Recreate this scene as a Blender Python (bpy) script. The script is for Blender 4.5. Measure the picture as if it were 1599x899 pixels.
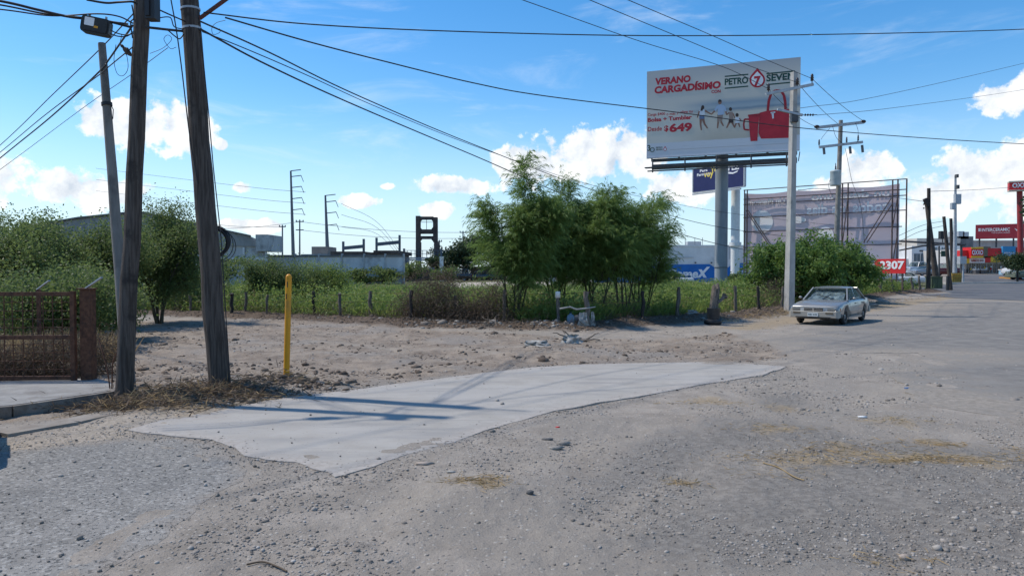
import bpy, bmesh, math, random
import numpy as np
from mathutils import Vector, Matrix, noise as mnoise
from mathutils.geometry import delaunay_2d_cdt
R = math.radians
random.seed(7)
rng = np.random.default_rng(11)
S = bpy.context.scene
COL = S.collection
for o in list(bpy.data.objects): bpy.data.objects.remove(o)

# ---------------------------------------------------------------- camera
F = 1130.0; CZ = 1.70; PITCH = math.atan(29.5/F)
cam = bpy.data.objects.new('camera', bpy.data.cameras.new('camera')); COL.objects.link(cam)
cam.location = (0, 0, CZ); cam.rotation_euler = (R(90)-PITCH, 0, 0)
cam.data.sensor_width = 36; cam.data.lens = F/1599*36
cam.data.clip_start = 0.05; cam.data.clip_end = 20000
S.camera = cam
S.view_settings.view_transform = 'Standard'; S.view_settings.look = 'None'
S.view_settings.exposure = 0.36; S.view_settings.gamma = 1.0; S.view_settings.use_curve_mapping = False
S.cycles.use_denoising = True
S.cycles.max_bounces = 6; S.cycles.transparent_max_bounces = 12

# ---------------------------------------------------------------- sun and sky
SUN_EL = R(56); sxy = Vector((-0.955, 0.295)).normalized()
SUN = Vector((sxy.x*math.cos(SUN_EL), sxy.y*math.cos(SUN_EL), math.sin(SUN_EL)))
sl = bpy.data.lights.new('sun', 'SUN'); sl.energy = 3.2; sl.angle = R(1.0); sl.color = (1, 0.93, 0.83)
so = bpy.data.objects.new('sun', sl); COL.objects.link(so); so.location = (-30, 15, 40)
so.rotation_euler = SUN.to_track_quat('Z', 'Y').to_euler()

def px_dir(px, py):
    dx = (px-799.5)/F; dy = (449.5-py)/F
    c, s = math.cos(PITCH), math.sin(PITCH)
    return Vector((dx, c+s*dy, -s+c*dy))

class NT:
    """small helper to wire shader nodes"""
    def __init__(s, tree): s.t = tree
    def n(s, typ, **kw):
        n = s.t.nodes.new(typ)
        for k, v in kw.items():
            if k.startswith('i_'):
                key = k[2:]; n.inputs[int(key) if key.isdigit() else key].default_value = v
            else: setattr(n, k, v)
        return n
    def l(s, a, b): s.t.links.new(a, b)
    def m(s, op, a, b=None, c=None, clamp=False):
        n = s.t.nodes.new('ShaderNodeMath'); n.operation = op; n.use_clamp = clamp
        for i, x in enumerate((a, b, c)):
            if x is None: continue
            if isinstance(x, (int, float)): n.inputs[i].default_value = x
            else: s.t.links.new(x, n.inputs[i])
        return n.outputs[0]
    def mr(s, v, a, b, c=0.0, d=1.0, smooth=True):
        n = s.t.nodes.new('ShaderNodeMapRange'); n.interpolation_type = 'SMOOTHSTEP' if smooth else 'LINEAR'
        s.t.links.new(v, n.inputs[0])
        for i, x in zip((1, 2, 3, 4), (a, b, c, d)): n.inputs[i].default_value = x
        return n.outputs[0]
    def mix(s, fac, a, b, blend='MIX'):
        n = s.t.nodes.new('ShaderNodeMix'); n.data_type = 'RGBA'; n.blend_type = blend
        for key, x in ((0, fac), (6, a), (7, b)):
            if isinstance(x, (int, float)): n.inputs[key].default_value = x
            elif isinstance(x, tuple): n.inputs[key].default_value = (*x[:3], 1)
            else: s.t.links.new(x, n.inputs[key])
        return n.outputs[2]
    def noise(s, vec, scale, detail=4, rough=0.55, dist=0.0):
        n = s.t.nodes.new('ShaderNodeTexNoise'); n.inputs['Scale'].default_value = scale
        n.inputs['Detail'].default_value = detail; n.inputs['Roughness'].default_value = rough
        n.inputs['Distortion'].default_value = dist
        if vec is not None: s.t.links.new(vec, n.inputs['Vector'])
        return n.outputs['Fac']
    def mapping(s, vec, scale=(1, 1, 1), loc=(0, 0, 0)):
        n = s.t.nodes.new('ShaderNodeMapping'); n.inputs['Scale'].default_value = scale; n.inputs['Location'].default_value = loc
        s.t.links.new(vec, n.inputs['Vector']); return n.outputs[0]

W = bpy.data.worlds.new('World'); S.world = W; W.use_nodes = True
W.node_tree.nodes.clear(); w = NT(W.node_tree)
SKY_STR = 0.15
sky = w.n('ShaderNodeTexSky', sky_type='NISHITA', sun_disc=False, sun_elevation=SUN_EL,
          sun_rotation=math.atan2(sxy.x, sxy.y), altitude=50, air_density=1.0, dust_density=0.25, ozone_density=1.3)
hsv = w.n('ShaderNodeHueSaturation', i_Saturation=1.42, i_Value=0.92); w.l(sky.outputs[0], hsv.inputs['Color'])
tc = w.n('ShaderNodeTexCoord'); D0 = tc.outputs['Generated']
sep = w.n('ShaderNodeSeparateXYZ'); w.l(D0, sep.inputs[0])
az = w.m('ARCTAN2', sep.outputs[0], sep.outputs[1]); el = w.m('ARCSINE', sep.outputs[2])
comb = w.n('ShaderNodeCombineXYZ'); w.l(az, comb.inputs[0]); w.l(el, comb.inputs[1])
clouds = [(165,190,44,34),(222,196,62,36),(282,200,44,40),(122,298,62,28),(180,302,55,20),(376,293,18,10),(345,226,9,9),
          (925,242,90,40),(985,238,50,44),(850,262,85,30),(798,250,34,20),(1075,292,60,26),(1358,262,46,30),(1330,285,44,18),(1580,150,50,28),
          (1530,272,70,44),(1600,265,70,50),(1475,300,60,36),(1660,300,80,50),(557,314,40,11),(602,291,17,6),(684,327,34,13),(395,352,48,11),
          (1440,330,60,20),(720,290,70,16),(1250,320,70,20),(1760,180,70,40),(1900,290,90,44),(-120,270,110,44),(-330,160,100,50)]
acc = None
ang = []
for (x, y, a, b) in clouds:
    d = px_dir(x, y).normalized(); ang.append((math.atan2(d.x, d.y), math.asin(d.z), a/F*1.05, b/F*1.05))
cr = random.Random(5)
for k in range(22):
    a = cr.uniform(0.95, 2*math.pi-0.95); e = cr.uniform(0.1, 0.36)
    ang.append((a if a < math.pi else a-2*math.pi, e, cr.uniform(.05, .12), cr.uniform(.025, .045)))
for (a, e, ra, re) in ang:
    v = w.n('ShaderNodeVectorMath', operation='SUBTRACT'); w.l(comb.outputs[0], v.inputs[0]); v.inputs[1].default_value = (a, e, 0)
    u = w.n('ShaderNodeVectorMath', operation='MULTIPLY'); w.l(v.outputs[0], u.inputs[0]); u.inputs[1].default_value = (1/ra, 1/re, 0)
    ln = w.n('ShaderNodeVectorMath', operation='LENGTH'); w.l(u.outputs[0], ln.inputs[0])
    s_ = w.m('SUBTRACT', 1.0, ln.outputs['Value'])
    acc = s_ if acc is None else w.m('MAXIMUM', acc, s_)
N1 = w.noise(D0, 26, 7, 0.6)
offv = w.n('ShaderNodeVectorMath', operation='ADD'); w.l(D0, offv.inputs[0]); offv.inputs[1].default_value = (-0.008, 0.0, 0.016)
N2 = w.noise(offv.outputs[0], 26, 7, 0.6)
dens = w.mr(w.m('ADD', acc, w.m('MULTIPLY', w.m('SUBTRACT', N1, 0.5), 2.5)), 0.06, 0.34)
lit = w.m('ADD', 0.62, w.m('MULTIPLY', w.m('SUBTRACT', N1, N2), 2.6))
lit = w.m('ADD', lit, w.m('MULTIPLY', w.m('SUBTRACT', 1.0, dens), 0.25), clamp=True)
ccol = w.mix(lit, (3.5, 3.85, 4.35), (6.1, 6.1, 6.05))
# thin high cloud veils
cv = w.n('ShaderNodeCombineXYZ'); w.l(w.m('MULTIPLY', az, 3.0), cv.inputs[0]); w.l(w.m('MULTIPLY', el, 13.0), cv.inputs[1])
ci = w.noise(cv.outputs[0], 1.35, 7, 0.62, 0.6)
cim = w.mr(ci, 0.50, 0.80, 0.0, 0.42)
cim = w.m('MULTIPLY', cim, w.mr(el, 0.02, 0.12))
hz = w.m('MULTIPLY', w.mr(el, -0.02, 0.24, 1.0, 0.0), 0.75)
base = w.mix(hz, hsv.outputs[0], (3.0, 4.25, 5.7))
base = w.mix(cim, base, (5.0, 5.5, 6.1))
fin = w.mix(w.m('MULTIPLY', dens, 0.94), base, ccol)
bg = w.n('ShaderNodeBackground', i_Strength=SKY_STR); w.l(fin, bg.inputs['Color'])
wo = w.n('ShaderNodeOutputWorld'); w.l(bg.outputs[0], wo.inputs[0])

# ---------------------------------------------------------------- terrain function
def sm(a, b, x):
    t = np.clip((x-a)/(b-a), 0, 1); return t*t*(3-2*t)
def vnoise(x, y, seed=0):
    xi = np.floor(x).astype(np.int64); yi = np.floor(y).astype(np.int64)
    fx = x-xi; fy = y-yi; fx = fx*fx*(3-2*fx); fy = fy*fy*(3-2*fy)
    def h(a, b):
        n = (a*374761393 + b*668265263 + seed*974711) & 0x7fffffff
        n = ((n ^ (n >> 13))*1274126177) & 0x7fffffff
        n = (n ^ (n >> 16)) & 0xffff
        return n/65535.0
    return (h(xi, yi)*(1-fx)+h(xi+1, yi)*fx)*(1-fy)+(h(xi, yi+1)*(1-fx)+h(xi+1, yi+1)*fx)*fy
def fbm(x, y, seed=0, oct=4):
    a = 0.5; s = 0; t = 0
    for k in range(oct):
        s = s+a*vnoise(x*2**k+17.3*k, y*2**k-9.1*k, seed+k); t += a; a *= 0.5
    return s/t
def gbase(x, y):
    x = np.asarray(x, float); y = np.asarray(y, float)
    yy = np.maximum(y, 0)
    z = -0.012*np.minimum(yy, 28)+0.336*sm(30, 95, yy)
    r = x/np.maximum(yy, 1)
    z = z-1.1*sm(66, 125, yy)*sm(.02, .12, r)*(1-sm(.33, .43, r))
    return z+1.0*sm(58, 112, yy)*sm(.30, .52, r)
def at(px, py, D):
    d = px_dir(px, py); return Vector((0, 0, CZ))+d*(D/d.y)
def gnd(px, py):
    d = px_dir(px, py); lo, hi = 0.5, None; t = 0.5
    while t < 3000:
        p = d*t
        if CZ+p.z < float(gbase(p.x, p.y)): hi = t; break
        lo = t; t *= 1.03
    if hi is None: hi = lo
    for _ in range(40):
        m = (lo+hi)/2; p = d*m
        if CZ+p.z < float(gbase(p.x, p.y)): hi = m
        else: lo = m
    p = d*hi; return Vector((p.x, p.y, float(gbase(p.x, p.y))))
FENCE_L = [gnd(*q) for q in ((130, 489), (230, 491), (490, 498), (640, 508), (760, 511), (900, 514))]
FENCE_R = [gnd(*q) for q in ((900, 514), (1003, 505), (1148, 494), (1240, 481), (1375, 460), (1445, 456))]
FLINE = FENCE_L+FENCE_R[1:]
def seg_dist(x, y, pts):
    best = np.full(np.shape(x), 1e9)
    for a, b in zip(pts[:-1], pts[1:]):
        ax, ay, bx, by = a[0], a[1], b[0], b[1]; L2 = (bx-ax)**2+(by-ay)**2+1e-9
        t = np.clip(((x-ax)*(bx-ax)+(y-ay)*(by-ay))/L2, 0, 1)
        best = np.minimum(best, np.hypot(x-ax-t*(bx-ax), y-ay-t*(by-ay)))
    return best
def berm(x, y):
    d = seg_dist(x, y+0.7, FLINE)
    return (0.10+0.30*fbm(x*0.8, y*0.8, 3, 3))*np.exp(-(d/0.95)**2)
def gfull(x, y): return gbase(x, y)+berm(np.asarray(x, float), np.asarray(y, float))
def on_ground(px, py):
    p = gnd(px, py); p.z = float(gfull(p.x, p.y)); return p
def gz(x, y): return float(gfull(x, y))
def inside(x, y, poly):
    c = np.zeros(np.shape(x), bool); n = len(poly)
    for i in range(n):
        x1, y1 = poly[i][0], poly[i][1]; x2, y2 = poly[(i+1) % n][0], poly[(i+1) % n][1]
        cond = ((y1 > y) != (y2 > y)) & (x < (x2-x1)*(y-y1)/((y2-y1) if y2 != y1 else 1e-12)+x1)
        c ^= cond
    return c
def sdist(x, y, poly):          # signed distance, positive inside
    d = seg_dist(x, y, list(poly)+[poly[0]]); return np.where(inside(x, y, poly), d, -d)

# ---------------------------------------------------------------- object helpers
def origin(o):
    v = Vector((0, 0, 0))
    while o is not None: v += o.location; o = o.parent
    return v
def props(o, label=None, cat=None, group=None, kind=None):
    if label: o['label'] = label
    if cat: o['category'] = cat
    if group: o['group'] = group
    if kind: o['kind'] = kind
    return o
def thing(name, label, cat, loc=(0, 0, 0), rotz=0, group=None):
    o = bpy.data.objects.new(name, None); o.empty_display_size = 0.2; COL.objects.link(o)
    o.location = loc; o.rotation_euler = (0, 0, rotz)
    return props(o, label, cat, group)
def new_obj(name, mesh, parent=None, mat=None):
    if mat is not None:
        mesh.materials.clear(); mesh.materials.append(mat)
    o = bpy.data.objects.new(name, mesh); COL.objects.link(o)
    if parent is not None: o.parent = parent
    return o
def mesh_np(name, V, Fc, mat, parent=None, smooth=False, local=False, attrs=None):
    V = np.asarray(V, np.float32); Fc = np.asarray(Fc, np.int32); k = Fc.shape[1]
    if parent is not None and not local: V = V-np.array(origin(parent), np.float32)
    me = bpy.data.meshes.new(name)
    me.vertices.add(len(V)); me.vertices.foreach_set('co', V.ravel())
    me.loops.add(Fc.size); me.loops.foreach_set('vertex_index', Fc.ravel())
    me.polygons.add(len(Fc)); me.polygons.foreach_set('loop_start', np.arange(0, Fc.size, k, dtype=np.int32))
    me.polygons.foreach_set('loop_total', np.full(len(Fc), k, np.int32))
    if smooth: me.polygons.foreach_set('use_smooth', np.ones(len(Fc), bool))
    for an, av in (attrs or {}).items():
        at_ = me.attributes.new(an, 'FLOAT', 'POINT'); at_.data.foreach_set('value', np.asarray(av, np.float32))
    me.update(calc_edges=True)
    return new_obj(name, me, parent, mat)
class MB:
    """collects shapes and links them as one mesh object"""
    def __init__(s): s.v = []; s.f = []; s.sm = []
    def add(s, vs, fs, smooth=False, M=None):
        n = len(s.v)
        for p in vs: s.v.append(tuple(M @ Vector(p)) if M is not None else tuple(p))
        for f in fs: s.f.append(tuple(i+n for i in f)); s.sm.append(smooth)
        return s
    def box(s, c, d, M=None, rz=0.0, taper=1.0):
        x, y, z = d[0]/2, d[1]/2, d[2]/2
        vs = [(-x, -y, -z), (x, -y, -z), (x, y, -z), (-x, y, -z), (-x*taper, -y*taper, z), (x*taper, -y*taper, z), (x*taper, y*taper, z), (-x*taper, y*taper, z)]
        T = Matrix.Translation(Vector(c)) @ Matrix.Rotation(rz, 4, 'Z')
        return s.add(vs, [(3, 2, 1, 0), (4, 5, 6, 7), (0, 1, 5, 4), (1, 2, 6, 5), (2, 3, 7, 6), (3, 0, 4, 7)], False, T if M is None else M @ T)
    def beam(s, a, b, w_, h_=None):
        a, b = Vector(a), Vector(b); d = b-a; L = d.length
        if L < 1e-6: return s
        q = d.to_track_quat('Y', 'Z').to_matrix().to_4x4()
        return s.box((0, L/2, 0), (w_, L, h_ or w_), M=Matrix.Translation(a) @ q)
    def tube(s, pts, rad, n=6, cap=True, smooth=True):
        pts = [Vector(p) for p in pts]
        if isinstance(rad, (int, float)): rad = [rad]*len(pts)
        vs = []; up = Vector((0.13, 0.29, 0.95)); prev = None
        for i, p in enumerate(pts):
            t = (pts[min(i+1, len(pts)-1)]-pts[max(i-1, 0)]).normalized()
            if prev is None:
                x = t.cross(up); x = t.cross(Vector((1, 0, 0))) if x.length < 1e-3 else x
            else: x = prev-t*prev.dot(t)
            x.normalize(); prev = x; y = t.cross(x)
            for k in range(n):
                a = 2*math.pi*k/n; vs.append(p+(x*math.cos(a)+y*math.sin(a))*rad[i])
        fs = []
        for i in range(len(pts)-1):
            for k in range(n):
                k2 = (k+1) % n; fs.append((i*n+k, i*n+k2, (i+1)*n+k2, (i+1)*n+k))
        n0 = len(s.v); s.add(vs, fs, smooth)
        if cap: s.add([vs[k] for k in range(n)][::-1], [tuple(range(n))]); s.add(vs[-n:], [tuple(range(n))])
        return s
    def cyl(s, a, b, r0, r1=None, n=12): return s.tube([a, b], [r0, r0 if r1 is None else r1], n)
    def lathe(s, prof, n=16, M=None, smooth=True):    # prof: (r, z)
        vs = []; fs = []
        for (r, z) in prof:
            for k in range(n):
                a = 2*math.pi*k/n; vs.append((r*math.cos(a), r*math.sin(a), z))
        for i in range(len(prof)-1):
            for k in range(n):
                k2 = (k+1) % n; fs.append((i*n+k, i*n+k2, (i+1)*n+k2, (i+1)*n+k))
        return s.add(vs, fs, smooth, M)
    def prism(s, poly, h, M=None):      # polygon in XY extruded to +Z by h
        n = len(poly); a = sum(poly[i][0]*poly[(i+1) % n][1]-poly[(i+1) % n][0]*poly[i][1] for i in range(n))
        if a < 0: poly = poly[::-1]
        vs = [(p[0], p[1], 0) for p in poly]+[(p[0], p[1], h) for p in poly]
        fs = [tuple(range(n))[::-1], tuple(range(n, 2*n))]+[(i, (i+1) % n, n+(i+1) % n, n+i) for i in range(n)]
        return s.add(vs, fs, False, M)
    def quad(s, a, b, c, d): return s.add([a, b, c, d], [(0, 1, 2, 3)])
    def sphere(s, c, r, nu=10, nv=7, sc=(1, 1, 1), M=None):
        vs = []; fs = []
        for j in range(nv+1):
            th = math.pi*j/nv
            for i in range(nu):
                ph = 2*math.pi*i/nu
                vs.append((c[0]+r*sc[0]*math.sin(th)*math.cos(ph), c[1]+r*sc[1]*math.sin(th)*math.sin(ph), c[2]+r*sc[2]*math.cos(th)))
        for j in range(nv):
            for i in range(nu):
                i2 = (i+1) % nu; fs.append((j*nu+i, (j+1)*nu+i, (j+1)*nu+i2, j*nu+i2))
        return s.add(vs, fs, True, M)
    def mesh(s, name, parent=None, local=False):
        off = origin(parent) if (parent is not None and not local) else Vector((0, 0, 0))
        me = bpy.data.meshes.new(name)
        me.from_pydata([tuple(Vector(p)-off) for p in s.v], [], s.f)
        me.polygons.foreach_set('use_smooth', s.sm); me.update()
        return me
    def build(s, name, mat, parent=None, local=False, **kw):
        return props(new_obj(name, s.mesh(name, parent, local), parent, mat), **kw)
def copy_tree(o, parent=None):
    c = o.copy(); COL.objects.link(c)
    if parent is not None: c.parent = parent
    for ch in list(o.children): copy_tree(ch, c)
    return c
# ---------------------------------------------------------------- materials
MATS = {}
def M(name, c1, c2=None, scale=4.0, rough=0.8, bump=0.0, bscale=40.0, metal=0.0, stretch=(1, 1, 1), c3=None, spec=0.4, coat=0.0, detail=5, lo=0.35, hi=0.65, bdist=0.02):
    if name in MATS: return MATS[name]
    m = bpy.data.materials.new(name); m.use_nodes = True; t = NT(m.node_tree)
    p = m.node_tree.nodes['Principled BSDF']
    p.inputs['Roughness'].default_value = rough; p.inputs['Metallic'].default_value = metal
    p.inputs['Specular IOR Level'].default_value = spec; p.inputs['Coat Weight'].default_value = coat
    p.inputs['Base Color'].default_value = (*c1, 1)
    co = t.n('ShaderNodeTexCoord').outputs['Object']; v = t.mapping(co, stretch)
    if c2 is not None:
        f = t.mr(t.noise(v, scale, detail, 0.6), lo, hi)
        col = t.mix(f, c1, c2)
        if c3 is not None: col = t.mix(t.mr(t.noise(t.mapping(co, (1, 1, 1), (7, 3, 1)), scale*0.37, 5, 0.65), 0.52, 0.70), col, c3)
        t.l(col, p.inputs['Base Color'])
    if bump > 0:
        b = t.n('ShaderNodeBump', i_Strength=bump, i_Distance=bdist); t.l(t.noise(v, bscale, 6, 0.6), b.inputs['Height']); t.l(b.outputs[0], p.inputs['Normal'])
    MATS[name] = m; return m
def leaf_mat(name, c1, c2, trans=0.35, rough=0.55):
    m = bpy.data.materials.new(name); m.use_nodes = True; t = NT(m.node_tree)
    p = m.node_tree.nodes['Principled BSDF']; p.inputs['Roughness'].default_value = rough
    p.inputs['Specular IOR Level'].default_value = 0.3
    g = t.n('ShaderNodeNewGeometry')
    co = t.n('ShaderNodeTexCoord').outputs['Object']
    f = t.m('ADD', t.m('MULTIPLY', g.outputs['Random Per Island'], 0.55), t.mr(t.noise(co, 0.9, 3, 0.6), 0.35, 0.65, 0, 0.45))
    col = t.mix(f, c1, c2); t.l(col, p.inputs['Base Color'])
    tr = t.n('ShaderNodeBsdfTranslucent'); t.l(t.mix(0.5, col, tuple(min(1, x*1.5) for x in c2)), tr.inputs[0])
    mx = t.n('ShaderNodeMixShader'); mx.inputs[0].default_value = trans
    t.l(p.outputs[0], mx.inputs[1]); t.l(tr.outputs[0], mx.inputs[2]); t.l(mx.outputs[0], m.node_tree.nodes['Material Output'].inputs[0])
    return m
def glass_mat(name, tint=(0.05, 0.06, 0.07), tr=0.55):
    m = bpy.data.materials.new(name); m.use_nodes = True; t = NT(m.node_tree)
    p = m.node_tree.nodes['Principled BSDF']; p.inputs['Base Color'].default_value = (*tint, 1)
    p.inputs['Roughness'].default_value = 0.05; p.inputs['Specular IOR Level'].default_value = 0.6
    a = t.n('ShaderNodeBsdfTransparent'); a.inputs[0].default_value = (.86, .9, .9, 1)
    mx = t.n('ShaderNodeMixShader'); mx.inputs[0].default_value = 1-tr
    t.l(a.outputs[0], mx.inputs[1]); t.l(p.outputs[0], mx.inputs[2]); t.l(mx.outputs[0], m.node_tree.nodes['Material Output'].inputs[0])
    return m
WOODPOLE = M('old_pole_wood', (0.055, 0.042, 0.034), (0.12, 0.098, 0.082), 6, 0.9, 0.8, 26, stretch=(5, 5, 0.35), c3=(0.035, 0.028, 0.024))
WOODGREY = M('weathered_post_wood', (0.09, 0.075, 0.06), (0.20, 0.175, 0.15), 8, 0.9, 0.8, 30, stretch=(4, 4, 0.5))
DARKPOLE = M('creosote_wood', (0.03, 0.026, 0.024), (0.055, 0.048, 0.043), 8, 0.9, 0.5, 30, stretch=(4, 4, 0.5))
CONC = M('pole_concrete', (0.36, 0.345, 0.32), (0.46, 0.44, 0.41), 3, 0.85, 0.3, 40, c3=(0.27, 0.26, 0.24), stretch=(1, 1, .4))
BLACK = M('black_rubber', (0.018, 0.018, 0.02), (0.03, 0.03, 0.03), 5, 0.6)
BLACKP = M('black_plastic', (0.022, 0.022, 0.024), None, rough=0.45)
RUST = M('rusty_steel', (0.085, 0.036, 0.020), (0.16, 0.070, 0.038), 14, 0.85, 0.5, 60, c3=(0.035, 0.022, 0.018))
STEEL = M('galvanised_steel', (0.36, 0.38, 0.40), (0.47, 0.48, 0.49), 5, 0.5, 0.1, 30, metal=0.3)
DSTEEL = M('dark_painted_steel', (0.055, 0.055, 0.06), (0.09, 0.09, 0.09), 5, 0.6, 0.1, 30)
BROWNSTEEL = M('brown_scaffold_steel', (0.075, 0.05, 0.045), (0.12, 0.08, 0.07), 5, 0.7, 0.2, 30)
YELLOW = M('yellow_paint', (0.74, 0.335, 0.008), (0.66, 0.28, 0.008), 5, 0.45, c3=(0.46, 0.22, 0.03))
WHITE = M('white_paint', (0.74, 0.74, 0.72), (0.66, 0.66, 0.64), 3, 0.6)
WHITEV = M('white_vinyl', (0.80, 0.80, 0.80), None, rough=0.5)
WALLGREY = M('grey_render', (0.36, 0.36, 0.36), (0.49, 0.49, 0.485), 1.1, 0.9, 0.3, 30, c3=(0.19, 0.19, 0.19), stretch=(1, 1, 0.5))
WALLPALE = M('pale_render', (0.50, 0.50, 0.50), (0.64, 0.64, 0.64), 0.8, 0.9, 0.2, 30, c3=(0.30, 0.30, 0.31), stretch=(1, 1, 0.5))
ROOFGREY = M('grey_sheet_metal', (0.13, 0.13, 0.13), (0.18, 0.175, 0.17), 1.5, 0.7, stretch=(1, 1, .3))
BROWNC = M('brown_concrete', (0.085, 0.062, 0.052), (0.13, 0.10, 0.085), 1.2, 0.9, 0.3, 20, c3=(0.06, 0.045, 0.04))
BUILDWHITE = M('white_wall_paint', (0.62, 0.62, 0.61), (0.70, 0.70, 0.69), 0.5, 0.85, c3=(0.55, 0.55, 0.53))
BLUEPAINT = M('blue_wall_paint', (0.012, 0.13, 0.42), (0.018, 0.16, 0.48), 0.5, 0.7)
REDPAINT = M('red_sign_paint', (0.62, 0.020, 0.022), (0.55, 0.018, 0.020), 1, 0.5)
DREDPAINT = M('dark_red_sign_paint', (0.27, 0.018, 0.028), (0.31, 0.022, 0.034), 1, 0.5)
NAVY = M('navy_sign_vinyl', (0.012, 0.016, 0.085), (0.016, 0.02, 0.10), 1, 0.5)
GREENV = M('dark_green_vinyl', (0.010, 0.06, 0.045), None, rough=0.5)
REDV = M('red_vinyl', (0.58, 0.025, 0.040), None, rough=0.5)
CRIMSON = M('crimson_vinyl', (0.50, 0.018, 0.035), (0.42, 0.012, 0.028), 1.5, 0.5)
DCRIMSON = M('deep_crimson_vinyl', (0.33, 0.010, 0.022), None, rough=0.5)
DGLASS = glass_mat('dark_window_glass', (0.02, 0.025, 0.03), 0.0)
BGLASS = glass_mat('blue_window_glass', (0.07, 0.12, 0.16), 0.0)
CGLASS = glass_mat('car_glass', (0.03, 0.04, 0.04), 0.88)
PORC = M('brown_porcelain', (0.045, 0.03, 0.028), None, rough=0.25)
INSUL = M('grey_porcelain', (0.10, 0.10, 0.11), None, rough=0.3)
BARK = M('thin_bark', (0.06, 0.052, 0.036), (0.11, 0.098, 0.07), 8, 0.9, 0.5, 30)
GBARK = M('green_bark', (0.05, 0.058, 0.024), (0.085, 0.085, 0.045), 8, 0.8, 0.3, 30)
TRASHW = M('soiled_white_plastic', (0.40, 0.385, 0.35), (0.27, 0.25, 0.22), 12, 0.6)
STONE = M('pale_stone', (0.30, 0.275, 0.245), (0.22, 0.20, 0.175), 8, 0.9, 0.5, 40)
STONED = M('dark_stone', (0.10, 0.095, 0.09), (0.16, 0.15, 0.14), 8, 0.9, 0.5, 40)
LF_RET = leaf_mat('feathery_leaf', (0.085, 0.152, 0.040), (0.200, 0.280, 0.076), 0.52)
LF_MES = leaf_mat('small_leaf', (0.068, 0.112, 0.034), (0.150, 0.195, 0.064), 0.48)
LF_BUSH = leaf_mat('broad_leaf', (0.065, 0.130, 0.030), (0.15, 0.23, 0.052), 0.40)
LF_WEED = leaf_mat('weed_leaf', (0.095, 0.165, 0.036), (0.24, 0.30, 0.075), 0.40)
LF_FAR = leaf_mat('distant_leaf', (0.030, 0.055, 0.024), (0.060, 0.088, 0.036), 0.3)
DRYG = leaf_mat('dry_grass', (0.25, 0.17, 0.085), (0.40, 0.295, 0.16), 0.3, 0.8)
DRYB = leaf_mat('dry_brush', (0.075, 0.055, 0.040), (0.16, 0.12, 0.085), 0.15, 0.9)
STRAWM = leaf_mat('straw', (0.26, 0.175, 0.085), (0.42, 0.31, 0.165), 0.2, 0.8)

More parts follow.
